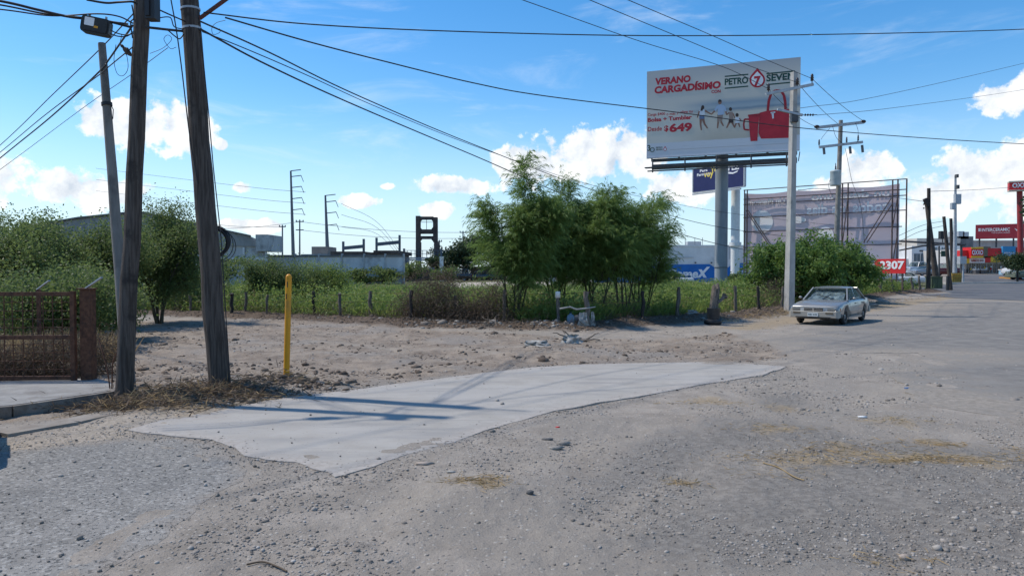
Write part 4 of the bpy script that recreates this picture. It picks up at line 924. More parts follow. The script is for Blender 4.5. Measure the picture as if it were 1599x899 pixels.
for k in range(1, 10):
    z = zb+.03+(zt-zb-.06)*k/10
    if k != 5: o = new_obj('cross_bar', bh, gate, RUST); o.location = gp(0, z)+Vector((0, .012, 0))-origin(gate)
b = at(139, 602, 11.15); b.z = gz(b.x, b.y); gpz = at(139, 452, 11.15).z
gp_ = thing('gate_post', 'rusty square gate post with a bent barb arm on top beside the gate', 'post', b)
mb = MB(); mb.box((b.x, b.y, (b.z+gpz)/2), (.16, .16, gpz-b.z)); mb.build('post', RUST, gp_)
mb = MB(); mb.box((b.x-.01, b.y, gpz+.012), (.22, .20, .02)); mb.build('cap_plate', RUST, gp_)
mb = MB(); mb.beam(at(134, 450, 11.15), at(159, 433, 11.0), .035, .02); mb.build('barb_arm', STEEL, gp_)
b2 = at(62, 560, 13.4); b2.z = gz(b2.x, b2.y); p2 = thing('gate_post', 'second barb arm post seen above the gate top rail', 'post', b2)
z2 = at(62, 452, 13.4).z; mb = MB(); mb.box((b2.x, b2.y, (b2.z+z2)/2), (.055, .055, z2-b2.z)); mb.build('post', RUST, p2)
mb = MB(); mb.beam(at(58, 452, 13.4), at(77, 438, 13.2), .035, .02); mb.build('barb_arm', STEEL, p2)
for (pts, lab) in ((((154,528,10.4),(160,548,10.35),(168,580,10.3),(174,612,10.2)), 'thin rusty rod leaning left beside the dark wooden pole'), (((183,548,10.2),(176,568,10.2),(175,590,10.2),(174,612,10.2)), 'thin rusty rod bent upright against the dark wooden pole')):
    pp = px3(pts); pp[-1].z = gz(pp[-1].x, pp[-1].y)-.05; cable(pp, .010, lab, 'rod', mat=RUST, name='steel_rod')

# ---------------------------------------------------------------- wire fence with wooden posts
fence = thing('wire_fence', 'barbed wire fence on rough wooden posts round the weedy lot', 'fence', on_ground(900, 512))
posts = [(150,489,457),(182,490,455),(227,491,454),(248,491,462),(274,491,452),(298,494,460),(362,498,458),(383,497,456),(415,499,460),(490,498,455),(532,503,458),(580,504,454),(641,510,453),(709,510,461),(787,512,452),
         (1003,507,455),(1058,502,448),(1148,495,446),(1186,493,447),(1222,487,447),(1262,480,442),(1340,466,436),(1375,461,434),(1395,460,436),(1410,458,434),(1425,458,433),(1437,457,431)]
def rough_post(mb, a, b, r, seed):
    rd = random.Random(seed); k = 6; a, b = Vector(a), Vector(b)
    mb.tube([a.lerp(b, i/k)+Vector((rd.gauss(0, r*.25), rd.gauss(0, r*.25), 0)) for i in range(k+1)], [r*rd.uniform(.8, 1.15) for i in range(k+1)], 7)
tops = []
for i, (px, py, pt) in enumerate(posts):
    b = on_ground(px, py); t_ = at(px+random.uniform(-3, 3), pt, b.y); mb = MB(); rough_post(mb, b-Vector((0, 0, .15)), t_, .062*random.uniform(.8, 1.2) if px < 1300 else .085, i); mb.build('post', WOODGREY if i % 3 else DARKPOLE, fence); tops.append((b, t_))
    if px == 787:
        for (qx, qy, qt) in ((872, 515, 455), (918, 517, 452)):
            b = on_ground(qx, qy); tops.append((b, at(qx, qt, b.y)))
for f_ in (.3, .62, .92):
    for (b0, t0), (b1, t1) in zip(tops[:-1], tops[1:]):
        a, c = b0.lerp(t0, f_), b1.lerp(t1, f_); L = (c-a).length
        if L > 12: continue
        MB().tube([a, a.lerp(c, .5)-Vector((0, 0, .02*L*random.uniform(.3, 1))), c], .006, 3, cap=False).build('wire', RUST, fence)
# post with the white cap, leaning stake, wooden rail between
b = on_ground(872, 515); t_ = at(871, 462, b.y); o = thing('fence_post', 'grey fence post wearing a white tub on its top', 'post', b)
mb = MB(); rough_post(mb, b-Vector((0, 0, .15)), t_, .062, 31); mb.build('stake', WOODGREY, o)
mb = MB(); mb.lathe([(0, .21), (.07, .205), (.078, .19), (.085, .0), (.078, 0)], 12, M=Matrix.Translation(t_-Vector((0, 0, .06)))); mb.build('tub', WHITE, o)
b = on_ground(918, 517); t_ = at(917, 455, b.y); o = thing('fence_post', 'thick grey stake with white rags at its foot, right of the white capped post', 'post', b)
mb = MB(); rough_post(mb, b-Vector((0, 0, .15)), t_, .09, 33); mb.build('stake', WOODGREY, o)
mb = MB(); a = at(874, 482, b.y-.08); mb.tube([a, at(890, 479, b.y-.09), at(900, 483, b.y-.09), at(918, 481, b.y-.1), at(930, 479, b.y-.1)], [.03, .028, .03, .026, .015], 6); props(mb.build('wooden_rail', M('bleached_wood', (.30, .28, .25), (.42, .40, .36), 6, .9, .4, 30)), 'bleached crooked branch tied across between the two stakes', 'branch')
def rag(name, label, px, py, w_, h_, seed, mat, lean=.2, cat='rubbish', D=None):
    b = on_ground(px, py); rd = random.Random(seed); vs = []; fs = []; n, m = 7, 6
    for i in range(n):
        for j in range(m):
            u, v = i/(n-1)-.5, j/(m-1); vs.append((b.x+u*w_*(1-.35*v)+rd.gauss(0, w_*.04), b.y+lean*v*h_+rd.gauss(0, w_*.10), b.z+v*h_+rd.gauss(0, h_*.03)))
    for i in range(n-1):
        for j in range(m-1): fs.append((i*m+j, (i+1)*m+j, (i+1)*m+j+1, i*m+j+1))
    n0 = len(vs); vs += [(x, y+.02, z) for x, y, z in vs]; fs += [tuple(q+n0 for q in f[::-1]) for f in fs]
    return props(MB().add(vs, fs, True).build(name, mat), label, cat)
rag('white_sack', 'torn white sack leaning on the left of the thick grey stake', 911, 518, .34, .42, 5, TRASHW)
rag('white_sack', 'narrow white rag hanging on the right of the thick grey stake', 926, 517, .16, .42, 6, TRASHW)
def jug(px, py, label, mat, s=1.0, tip=0.0, cat='jug'):
    b = on_ground(px, py); j = thing('plastic_jug', label, cat, b); mb = MB(); Mj = Matrix.Translation(b+Vector((0, 0, .02+abs(tip)*.1))) @ Matrix.Rotation(tip, 4, 'Y') @ Matrix.Scale(s, 4)
    mb.lathe([(0, 0), (.11, .0), (.125, .03), (.125, .22), (.09, .29), (.04, .32), (.038, .35), (0, .35)], 12, M=Mj); mb.build('body', mat, j)
    mb = MB(); mb.lathe([(.044, .345), (.044, .38), (0, .38)], 10, M=Mj); mb.build('lid', BLACKP, j); return j
jug(891, 515, 'pale blue plastic jug standing by the thick grey stake', M('pale_blue_plastic', (.20, .27, .33), (.26, .33, .38), 5, .5))
jug(898, 517, 'dark plastic drum lying beside the pale blue jug', M('dark_plastic', (.07, .075, .08), (.1, .1, .1), 5, .6), 1.0, 1.35, 'drum')
rag('plastic_sheet', 'dirty white plastic sheet crumpled on the dirt in front of the fence corner', 838, 540, .75, .12, 9, TRASHW, 1.5)
rag('plastic_sheet', 'grey crumpled sheet among roots below the thick grey stake', 893, 536, .55, .22, 12, TRASHW, .7)
rag('white_rag', 'white scrap of cardboard on the bank left of the tyre stump', 1082, 501, .5, .14, 14, TRASHW, 1.0)
# gnarled roots and dead wood
def roots(name, label, px, py, n, L, seed, mat=DRYB, r=.03, cat='dead wood'):
    b = on_ground(px, py); rd = random.Random(seed); o = thing(name, label, cat, b); 
    for k in range(n):
        d = Vector((rd.gauss(0, 1), rd.gauss(0, .5), rd.uniform(.05, .5))).normalized(); p = b+Vector((rd.gauss(0, .15), rd.gauss(0, .1), 0)); pts = [p]
        for i in range(5): d = (d+Vector((rd.gauss(0, .4), rd.gauss(0, .3), rd.gauss(-.12, .25)))).normalized(); p = p+d*L/5; p.z = max(p.z, gz(p.x, p.y)+.01); pts.append(p)
        MB().tube(pts, [r*(1-.14*i) for i in range(6)], 5).build('root', mat, o)
ROOTM = M('dead_root_wood', (.10, .08, .062), (.20, .17, .14), 8, .95, .6, 30)
roots('dead_roots', 'tangle of pulled up roots below the thick grey stake', 900, 532, 9, .6, 3, ROOTM)
roots('dead_roots', 'dead branches lying on the bank left of the feathery trees', 770, 516, 8, .7, 8, ROOTM, .025)
roots('dead_roots', 'bleached branches caught on the fence left of the thick leaning pole', 300, 486, 9, 1.6, 13, M('bleached_root_wood', (.26, .24, .2), (.34, .31, .27), 8, .95, .5, 30), .035)
roots('dead_roots', 'dead branches leaning on the fence right of the yellow marker post', 545, 502, 7, 1.0, 17, ROOTM, .025)

# ---------------------------------------------------------------- stump in a tyre
b = on_ground(1113, 507); st = thing('tree_stump', 'split grey tree stump set in a black tub and a tyre at the roadside', 'tree stump', b)
def tyre(mb, c, R_, r, sx=1.25, n=24, m=8, M=None):
    vs = []; fs = []
    for i in range(n):
        a = 2*math.pi*i/n
        for j in range(m):
            t = 2*math.pi*j/m; q = R_+r*math.cos(t); vs.append((c[0]+q*math.cos(a), c[1]+q*math.sin(a), c[2]+r*sx*math.sin(t)))
    for i in range(n):
        for j in range(m): i2, j2 = (i+1) % n, (j+1) % m; fs.append((i*m+j, i2*m+j, i2*m+j2, i*m+j2))
    mb.add(vs, fs, True, M)
mb = MB(); tyre(mb, b+Vector((0, 0, .10)), .24, .085); mb.build('tyre', BLACK, st)
mb = MB(); mb.lathe([(.20, .16), (.215, .2), (.235, .58), (.25, .6), (.22, .6), (.20, .3)], 16, M=Matrix.Translation(b+Vector((.02, 0, 0)))); mb.build('tub', M('faded_black_plastic', (.035, .035, .037), (.06, .06, .06), 4, .6), st)
rd = random.Random(2)
def snag(a, b_, r0, r1, seed, nm):
    mb = MB(); k = 7; n = 11; rd = random.Random(seed); vs = []; fs = []
    for i in range(k+1):
        c = Vector(a).lerp(Vector(b_), i/k)
        for j in range(n):
            t = 2*math.pi*j/n; q = (r0+(r1-r0)*i/k)*(1+.22*math.sin(3*t+seed)+.12*math.sin(5*t+i*.4)); vs.append((c.x+q*math.cos(t), c.y+q*math.sin(t), c.z+(rd.uniform(-.12, .14) if i == k else 0)))
    for i in range(k):
        for j in range(n): j2 = (j+1) % n; fs.append((i*n+j, i*n+j2, (i+1)*n+j2, (i+1)*n+j))
    vs.append(tuple(Vector(b_)-Vector((0, 0, .1)))); fs += [(k*n+j, k*n+(j+1) % n, len(vs)-1) for j in range(n)]
    mb.add(vs, fs, False).build(nm, M('split_stump_wood', (.10, .085, .075), (.22, .195, .17), 9, .95, 1.0, 22, stretch=(5, 5, .4), c3=(.05, .043, .038)), st)
snag(b+Vector((-.02, 0, .3)), at(1118, 446, b.y), .15, .12, 1, 'trunk'); snag(b+Vector((.08, -.02, .72)), at(1133, 462, b.y-.05), .075, .085, 4, 'side_limb')

# ---------------------------------------------------------------- concrete power pole by the car
b = on_ground(1232, 490); tz = at(1240, 113, b.y).z
pole1 = thing('power_pole', 'tall square pale concrete power pole standing left of the parked car', 'power pole', b)
mb = MB(); sq = Matrix.Rotation(R(20), 4, 'Z'); H = tz-b.z
mb.add([(sq @ Vector((sx*w_, sy*w_, z)))+b+Vector((dx, 0, 0)) for (w_, z, dx) in ((.165, -.3, 0), (.105, H, .12)) for sx, sy in ((-1, -1), (1, -1), (1, 1), (-1, 1))], [(3, 2, 1, 0), (4, 5, 6, 7), (0, 1, 5, 4), (1, 2, 6, 5), (2, 3, 7, 6), (3, 0, 4, 7)]); mb.build('shaft', CONC, pole1)
D1 = b.y
def crossarm(root, pts, mat, w_=.10, h_=.12): MB().beam(at(*pts[0]), at(*pts[1]), w_, h_).build('crossarm', mat, root)
def insulator(root, p, h=.32, r=.065, mat=PORC):
    mb = MB(); mb.lathe([(.02, 0), (.02, h*.2), (r, h*.28), (r*.7, h*.45), (r, h*.52), (r*.7, h*.68), (r*.85, h*.76), (r*.5, h*.95), (0, h)], 10, M=Matrix.Translation(p)); mb.build('insulator', mat, root)
crossarm(pole1, ((1196, 147, D1-.28), (1270, 132, D1-.18)), STEEL)
for q in ((1200, 146), (1245, 137), (1268, 131)): insulator(pole1, at(q[0], q[1]-1, D1-.23), .42, .08)
crossarm(pole1, ((1214, 171, D1-.25), (1253, 180, D1-.25)), STEEL, .1, .1)
mb = MB(); 
for k in range(4): mb.lathe([(.02, -.05), (.055, -.03), (.055, 0), (.02, .02)], 8, M=Matrix.Translation(at(1258+4*k, 179.6, D1-.2)) @ Matrix.Rotation(R(90), 4, 'Y'))
mb.beam(at(1252, 180, D1-.2), at(1276, 179.4, D1-.2), .03); mb.build('strain_insulator', PORC, pole1)
mb = MB(); mb.box(at(1240, 183, D1-.15), (.30, .25, .45)); mb.build('fuse_box', DSTEEL, pole1)
# transformer pole
b = at(1303, 468, 45); b.z = gz(b.x, b.y); D2 = 45
pole2 = thing('power_pole', 'grey power pole with two crossarms and a transformer can behind the green bushes', 'power pole', b)
mb = MB(); a = b-Vector((0, 0, .3)); e = at(1313, 188, D2); mb.tube([a, e], [.19, .12], 10); mb.build('shaft', M('grey_pole_concrete', (.19, .18, .165), (.27, .255, .235), 3, .9, .3, 30), pole2)
crossarm(pole2, ((1275, 199.5, D2-.25), (1349, 191, D2-.25)), STEEL, .12, .17); crossarm(pole2, ((1279, 230, D2-.25), (1347, 222, D2-.25)), STEEL, .12, .15)
for q in ((1279, 229, 0), (1322, 225, 0), (1340, 222, 0)): insulator(pole2, at(q[0], q[1], D2-.25), .45, .06, INSUL)
for q in ((1286, 236), (1327, 235), (1346, 233)):
    mb = MB(); p = at(q[0], q[1], D2-.25); mb.beam(p+Vector((0, 0, .25)), p+Vector((.05, 0, -.2)), .10, .12); mb.build('cutout_fuse', INSUL, pole2)
for q in ((1275.5, 198), (1348, 190)):
    mb = MB(); mb.sphere(at(q[0], q[1], D2-.25), .12, 8, 6, (1.5, 1, .9)); mb.build('strain_insulator', PORC, pole2)
mb = MB(); p = at(1304.5, 290, D2-.45); mb.lathe([(0, 0), (.30, 0), (.31, .05), (.31, .82), (.33, .86), (.30, .92), (.12, .97), (0, .98)], 18, M=Matrix.Translation(p)); mb.build('transformer_can', M('transformer_grey', (.38, .42, .42), (.46, .5, .5), 4, .45), pole2)
mb = MB(); mb.lathe([(.02, .95), (.06, 1.0), (.035, 1.08), (.06, 1.12), (.03, 1.2), (.02, 1.38), (0, 1.38)], 8, M=Matrix.Translation(p)); mb.build('bushing', INSUL, pole2)
G4 = 'power lines on the concrete poles'
cable((at(815, 0, 21)*4-at(1000, 65, 25.3)*3, at(815, 0, 21), at(1000, 65, 25.3), at(1130, 105, 29), at(1200, 139, D1-.2)), .012, 'left one of the three power lines rising over the big billboard', group=G4, name='power_line')
cable((at(920, 0, 20.5)*4-at(1060, 58, 24.6)*3, at(920, 0, 20.5), at(1060, 58, 24.6), at(1170, 103, 29), at(1245, 129, D1-.2)), .012, 'middle one of the three power lines rising over the big billboard', group=G4, name='power_line')
cable((at(980, 0, 20.5)*4-at(1110, 55, 25)*3, at(980, 0, 20.5), at(1110, 55, 25), at(1200, 95, 29), at(1268, 123, D1-.2)), .012, 'right one of the three power lines rising over the big billboard', group=G4, name='power_line')
cable((at(1268, 123, D1-.2), at(1348, 189, D2-.25)), .013, 'power line from the right end of the concrete pole arm to the transformer pole', group=G4, name='power_line', sag=.12)
cable((at(1245, 129, D1-.2), at(1308, 193, D2-.25)), .013, 'power line from the middle of the concrete pole arm to the transformer pole', group=G4, name='power_line', sag=.12)
cable((at(1200, 139, D1-.2), at(1275, 198, D2-.25)), .013, 'power line from the left end of the concrete pole arm to the transformer pole', group=G4, name='power_line', sag=.25)
cable((at(1250, 169, D1), at(1370, 151, 38), at(1599, 99, 50), at(1750, 60, 60)), .012, 'upper thin line leading right from the concrete pole into the sky', group=G4, name='power_line', mat=DSTEEL)
cable((at(1276, 180, D1-.2), at(1400, 168, 40), at(1599, 140, 55), at(1750, 110, 65)), .012, 'lower thin line leading right from the concrete pole into the sky', group=G4, name='power_line', mat=DSTEEL)
for pts, lab in ((((1336,192),(1340,205),(1339,222)), 'jumper wire between the two arms of the transformer pole, right side'), (((1300,197),(1306,215),(1318,226)), 'jumper wire between the two arms of the transformer pole, middle'), (((1282,218),(1286,212),(1296,200)), 'jumper wire at the left fuse of the transformer pole'),
        (((1320,232),(1326,262),(1331,285),(1344,322),(1350,380)), 'long drop wire from the transformer pole to the bushes'), (((1298,276),(1294,290),(1299,305),(1303,312)), 'looped lead on the left of the transformer can')):
    cable([at(x, y, D2-.4) for x, y in pts], .012, lab, group='jumper wires on the transformer pole', name='jumper_wire')
# ---------------------------------------------------------------- lettering
def text_mesh(s, w_, h_, depth=.004, bold=0.0, shear=0.0, mirror=False, spacing=1.0, lines=1.0):
    cu = bpy.data.curves.new('lettering', 'FONT'); cu.body = s; cu.size = 1; cu.offset = bold; cu.shear = shear; cu.extrude = .5; cu.space_character = spacing; cu.space_line = lines; cu.resolution_u = 3
    ob = bpy.data.objects.new('lettering', cu); me = bpy.data.meshes.new_from_object(ob); bpy.data.objects.remove(ob); bpy.data.curves.remove(cu)
    n = len(me.vertices); c = np.empty(n*3, np.float32); me.vertices.foreach_get('co', c); c = c.reshape(-1, 3)
    mn, mx = c.min(0), c.max(0); c[:, 0] = (c[:, 0]-mn[0])/(mx[0]-mn[0])*w_; c[:, 1] = (c[:, 1]-mn[1])/(mx[1]-mn[1])*h_; c[:, 2] = (c[:, 2]+.5)*depth
    if mirror: c[:, 0] = w_-c[:, 0]
    me.vertices.foreach_set('co', c.ravel()); 
    if mirror: me.flip_normals()
    me.update(); return me
class Face:
    """a flat sign face: local x to the right, y up, z out of the face"""
    def __init__(s, bl, br, tl, root):
        s.o = Vector(bl); s.u = Vector(br)-s.o; s.W = s.u.length; s.u.normalize(); v = Vector(tl)-s.o; v -= s.u*v.dot(s.u); s.H = v.length; s.v = v.normalized(); s.n = s.u.cross(s.v); s.root = root
        s.M = Matrix((s.u, s.v, s.n)).transposed().to_4x4(); s.M.translation = s.o
    def p(s, u, v, z=0): return s.o+s.u*(u*s.W)+s.v*(v*s.H)+s.n*z
    def text(s, st, u0, v0, u1, v1, mat, z=.012, parent=None, **kw):
        me = text_mesh(st, (u1-u0)*s.W, (v1-v0)*s.H, **kw); par = parent or s.root
        T = Matrix.Translation(-origin(par)) @ s.M @ Matrix.Translation((u0*s.W, v0*s.H, z)); me.transform(T); me.update()
        return new_obj('lettering', me, par, mat)
    def poly(s, pts, mat, name, z=.01, h=.004, parent=None):
        return MB().prism([(u*s.W, v*s.H) for u, v in pts], h, M=s.M @ Matrix.Translation((0, 0, z))).build(name, mat, parent or s.root)
    def slab(s, u0, v0, u1, v1, z0, z1, mat, name, parent=None):
        return MB().box(((u0+u1)/2*s.W, (v0+v1)/2*s.H, (z0+z1)/2), ((u1-u0)*s.W, (v1-v0)*s.H, z1-z0), M=s.M).build(name, mat, parent or s.root)
    def bar(s, a, b, w_, mat, name, z=0, parent=None, h_=None):
        return MB().beam(s.p(*a, z), s.p(*b, z), w_, h_).build(name, mat, parent or s.root)

# ---------------------------------------------------------------- the big billboard
Dl, Dr = 61.2, 57.0
bl, br = at(1009.6, 249.3, Dl), at(1248.9, 232.9, Dr); tl = at(1009.1, 115, Dl); bl.z = br.z = (bl.z+br.z)/2; tl = bl+Vector((0, 0, 7.25))
cb = (bl+br)/2; cbase = Vector((at(1125, 470, 59).x, 59.6, gz(17, 59)))
bb = thing('billboard', 'big beach family petrol advert billboard high on a thick grey column', 'billboard', cbase)
FB = Face(bl, br, tl, bb)
def beach_mat(W_, H_):
    m = bpy.data.materials.new('beach_print'); m.use_nodes = True; t = NT(m.node_tree); p = m.node_tree.nodes['Principled BSDF']; p.inputs['Roughness'].default_value = .6
    co = t.n('ShaderNodeTexCoord').outputs['UV']; sp = t.n('ShaderNodeSeparateXYZ'); t.l(co, sp.inputs[0]); u, v = sp.outputs[0], sp.outputs[1]
    n1 = t.noise(co, 5, 4, .6); n2 = t.noise(t.mapping(co, (3, 40, 1)), 3, 4, .6)
    r = t.n('ShaderNodeValToRGB'); t.l(t.m('ADD', v, t.m('MULTIPLY', t.m('SUBTRACT', n1, .5), .03)), r.inputs[0]); cr_ = r.color_ramp
    stops = [(0, (.60, .60, .63)), (.165, (.62, .62, .65)), (.175, (.50, .44, .36)), (.33, (.60, .54, .45)), (.46, (.60, .54, .45)), (.50, (.20, .27, .33)), (.525, (.36, .42, .45)), (.57, (.27, .34, .40)), (.63, (.56, .53, .47)), (.80, (.64, .59, .51)), (1, (.42, .43, .44))]
    for i, (a, c) in enumerate(stops):
        e = cr_.elements[i] if i < 2 else cr_.elements.new(a); e.position = a; e.color = (*c, 1)
    left = t.mix(t.mr(v, .165, .175, 0, 1), (.60, .60, .63), t.mix(t.mr(v, .45, .95), (.65, .60, .52), (.50, .48, .46)))
    col = t.mix(t.m('MULTIPLY', t.mr(u, .12, .5), 1.0), left, r.outputs[0]); col = t.mix(t.m('MULTIPLY', t.mr(n2, .55, .7), t.mr(v, .46, .2, 0, .25)), col, (.40, .36, .32))
    t.l(col, p.inputs['Base Color']); return m
me = MB().add([(0, 0, 0), (FB.W, 0, 0), (FB.W, FB.H, 0), (0, FB.H, 0), (0, 0, -.25), (FB.W, 0, -.25), (FB.W, FB.H, -.25), (0, FB.H, -.25)], [(0, 1, 2, 3), (5, 4, 7, 6), (1, 5, 6, 2), (4, 0, 3, 7), (3, 2, 6, 7), (4, 5, 1, 0)])
me.v = [tuple(FB.M @ Vector(v)) for v in me.v]; pan = me.build('panel', beach_mat(FB.W, FB.H), bb)
uvl = pan.data.uv_layers.new(name='UVMap')
for lp in pan.data.loops:
    q = FB.M.inverted() @ (pan.data.vertices[lp.vertex_index].co+origin(bb)); uvl.data[lp.index].uv = (q.x/FB.W, q.y/FB.H)
def B(X_, Y_):
    u = (X_-78)/980; tp = 143-95*u; bt = 692-67*u; return (u, (bt-Y_)/(bt-tp))
def BT(s, X0, Y0, X1, Y1, h, mat, **kw):      # word: lower left, lower right in the photograph's crop, cap height there
    u0, v0 = B(X0, Y0); u1, v1 = B(X1, Y1); v = (v0+v1)/2; return FB.text(s, u0, v, u1, v+h/560, mat, parent=pan, **kw)
def BP(pts, mat, name, z=.010): return FB.poly([B(*q) for q in pts], mat, name, z, parent=pan)
BT('VERANO', 135, 228, 372, 208, 46, CRIMSON, bold=.052, shear=.06, spacing=1.02); BT('CARGADÍSIMO', 130, 283, 567, 245, 58, CRIMSON, bold=.052, shear=.06, spacing=1.02)
BT('CON', 507, 276, 566, 272, 20, CRIMSON, bold=.03); BT('PETRO', 592, 226, 740, 212, 42, GREENV, bold=.034); BT('SEVEN', 852, 202, 1024, 186, 43, GREENV, bold=.034)
for q in ((592, 170, 740, 156), (592, 244, 740, 230), (852, 152, 1024, 135), (852, 220, 1024, 203)): BP([(q[0], q[1]-4), (q[2], q[3]-4), (q[2], q[3]+4), (q[0], q[1]+4)], GREENV, 'logo_rule')
def drop(cx, cy, r, tipy, n=26):
    pts = []
    for k in range(n+1):
        a = R(-230+280*k/n)*1.0; pts.append((cx+r*math.cos(a), cy-r*math.sin(a)))
    return pts
def drop2(cx, cy, r, tip):
    pts = [(cx, tip)]
    for k in range(23):
        a = R(30-240*k/22); pts.append((cx+r*math.cos(a), cy-r*math.sin(a)))
    return pts
BP(drop2(796, 190, 48, 116), CRIMSON, 'logo_drop', .010); BP(drop2(796, 191, 37, 138), WHITEV, 'logo_drop_inner', .016); BP(drop2(796, 192, 29, 152), WHITEV, 'logo_drop_inner', .020)
BT('7', 776, 232, 818, 228, 62, CRIMSON, bold=.05, z=.026)
BT('Carga $400', 85, 430, 203, 420, 23, CRIMSON, bold=.012); BT('o más', 212, 418, 272, 413, 17, CRIMSON, bold=.012); BT('y elige tu', 281, 412, 386, 403, 23, CRIMSON, bold=.012); BT('Bolsa + Tumbler', 85, 461, 381, 441, 27, CRIMSON, bold=.036); BT('Desde', 86, 521, 182, 515, 29, CRIMSON, bold=.016)
BT('$', 197, 524, 226, 521, 42, CRIMSON, bold=.03); BT('649', 232, 524, 383, 516, 56, CRIMSON, bold=.045)
BT('3', 84, 645, 104, 643, 38, GREENV, bold=.015); BT('PETRO', 143, 628, 186, 625, 10, GREENV, bold=.02); BT('SEVEN', 143, 641, 186, 638, 10, GREENV, bold=.02); BP(drop2(204, 631, 11, 612), CRIMSON, 'logo_drop')
BP(drop2(204, 632, 7, 620), WHITEV, 'logo_drop_inner', .016)
mb = MB(); u, v = B(117, 636); torus_ring(mb, FB.p(u, v, .012), .17, .03, FB.n, 20); mb.build('logo_ring', GREENV, pan)
BP([(235, 633), (1000, 580), (1000, 583), (235, 636)], M('grey_print', (.45, .45, .47)), 'fine_print'); 
# printed figures (flat print on the panel)
SKINP, SHIRT, JEAN, SHORT, HAIR, TSH = (M(n, c, None, rough=.6) for n, c in (('printed_skin', (.26, .13, .09)), ('printed_pale_blue', (.36, .46, .60)), ('printed_denim', (.12, .17, .28)), ('printed_khaki', (.30, .22, .18)), ('printed_hair', (.05, .03, .025)), ('printed_white', (.62, .64, .68))))
def limb(a, b, w0, w1, mat, nm, z=.010):
    a, b = Vector(a), Vector(b); d = (b-a).normalized(); n = Vector((-d.y, d.x)); BP([tuple(a+n*w0), tuple(b+n*w1), tuple(b-n*w1), tuple(a-n*w0)], mat, nm, z)
def disc(c, rx, ry, mat, nm, z=.012): BP([(c[0]+rx*math.cos(2*math.pi*k/14), c[1]+ry*math.sin(2*math.pi*k/14)) for k in range(14)], mat, nm, z)
# mother
limb((440, 430), (438, 470), 9, 6, SKINP, 'printed_leg'); limb((438, 470), (444, 508), 6, 4, SKINP, 'printed_leg'); limb((452, 430), (464, 468), 9, 6, SKINP, 'printed_leg'); limb((464, 468), (484, 496), 6, 4, SKINP, 'printed_leg')
BP([(430, 412), (462, 410), (464, 436), (430, 438)], JEAN, 'printed_shorts', .013); BP([(428, 385), (444, 376), (464, 380), (466, 412), (432, 415)], TSH, 'printed_shirt', .014)
limb((466, 384), (490, 398), 6, 4, SKINP, 'printed_arm', .016); limb((490, 398), (510, 408), 4, 3, SKINP, 'printed_arm', .016); limb((430, 388), (416, 430), 5, 3, SKINP, 'printed_arm', .016)
disc((452, 364), 10, 13, HAIR, 'printed_head', .017); BP([(444, 356), (456, 352), (452, 385), (436, 388)], HAIR, 'printed_hair', .018)
# father
limb((556, 408), (552, 455), 10, 7, SHORT, 'printed_leg'); limb((552, 455), (548, 494), 6, 4, SKINP, 'printed_leg'); limb((572, 408), (570, 452), 10, 7, SHORT, 'printed_leg'); limb((570, 452), (586, 480), 6, 4, SKINP, 'printed_leg')
BP([(548, 352), (566, 344), (588, 350), (590, 408), (550, 412)], SHIRT, 'printed_shirt', .014); limb((550, 356), (530, 385), 8, 5, SHIRT, 'printed_arm', .015); limb((530, 385), (508, 408), 5, 3, SKINP, 'printed_arm', .016)
limb((588, 356), (600, 388), 8, 5, SHIRT, 'printed_arm', .015); limb((600, 388), (606, 410), 5, 3, SKINP, 'printed_arm', .016); disc((562, 330), 12, 15, SKINP, 'printed_head', .017); BP([(551, 330), (552, 318), (562, 313), (573, 319), (572, 328)], HAIR, 'printed_hair', .019)
# two children
limb((624, 455), (606, 492), 7, 4, SKINP, 'printed_leg'); limb((640, 455), (656, 486), 7, 4, SKINP, 'printed_leg'); BP([(620, 434), (648, 432), (650, 458), (618, 460)], HAIR, 'printed_shorts', .013); BP([(620, 392), (644, 390), (650, 436), (622, 440)], SHORT, 'printed_shirt', .014); limb((620, 396), (606, 410), 4, 3, SKINP, 'printed_arm', .016); limb((646, 400), (658, 430), 4, 3, SKINP, 'printed_arm', .016)
disc((630, 374), 10, 12, HAIR, 'printed_head', .017)
limb((668, 458), (656, 490), 6, 3, SKINP, 'printed_leg'); limb((680, 458), (690, 486), 6, 3, SKINP, 'printed_leg'); BP([(660, 424), (686, 422), (690, 458), (662, 462)], TSH, 'printed_shirt', .014); limb((686, 430), (698, 446), 4, 3, SKINP, 'printed_arm', .016); disc((672, 410), 10, 12, HAIR, 'printed_head', .017)
# bag and tumbler
for a, b_ in (((862, 385), (868, 320)), ((868, 320), (882, 275)), ((882, 275), (908, 256)), ((908, 256), (940, 256)), ((940, 256), (960, 285)), ((960, 285), (968, 330)), ((968, 330), (970, 380))): limb(a, b_, 8, 8, DCRIMSON, 'bag_handle', .012)
BP([(812, 395), (858, 382), (990, 370), (1026, 378), (1020, 470), (1016, 548), (822, 556), (806, 520)], CRIMSON, 'bag_body', .014); BP([(1014, 376), (1030, 374), (1020, 500), (1012, 500)], DCRIMSON, 'bag_side', .018)
limb((892, 392), (895, 430), 7, 5, TSH, 'bag_knot', .022); limb((880, 395), (908, 390), 4, 4, TSH, 'bag_knot', .022)
BP([(744, 416), (812, 406), (804, 480), (800, 570), (758, 573), (750, 500)], CRIMSON, 'tumbler_body', .020); BP([(740, 408), (818, 398), (816, 412), (742, 420)], DCRIMSON, 'tumbler_lid', .024)
for a, b_ in (((746, 436), (718, 436)), ((718, 436), (714, 470)), ((714, 470), (718, 500)), ((718, 500), (748, 503))): limb(a, b_, 5, 5, DCRIMSON, 'tumbler_handle', .016)
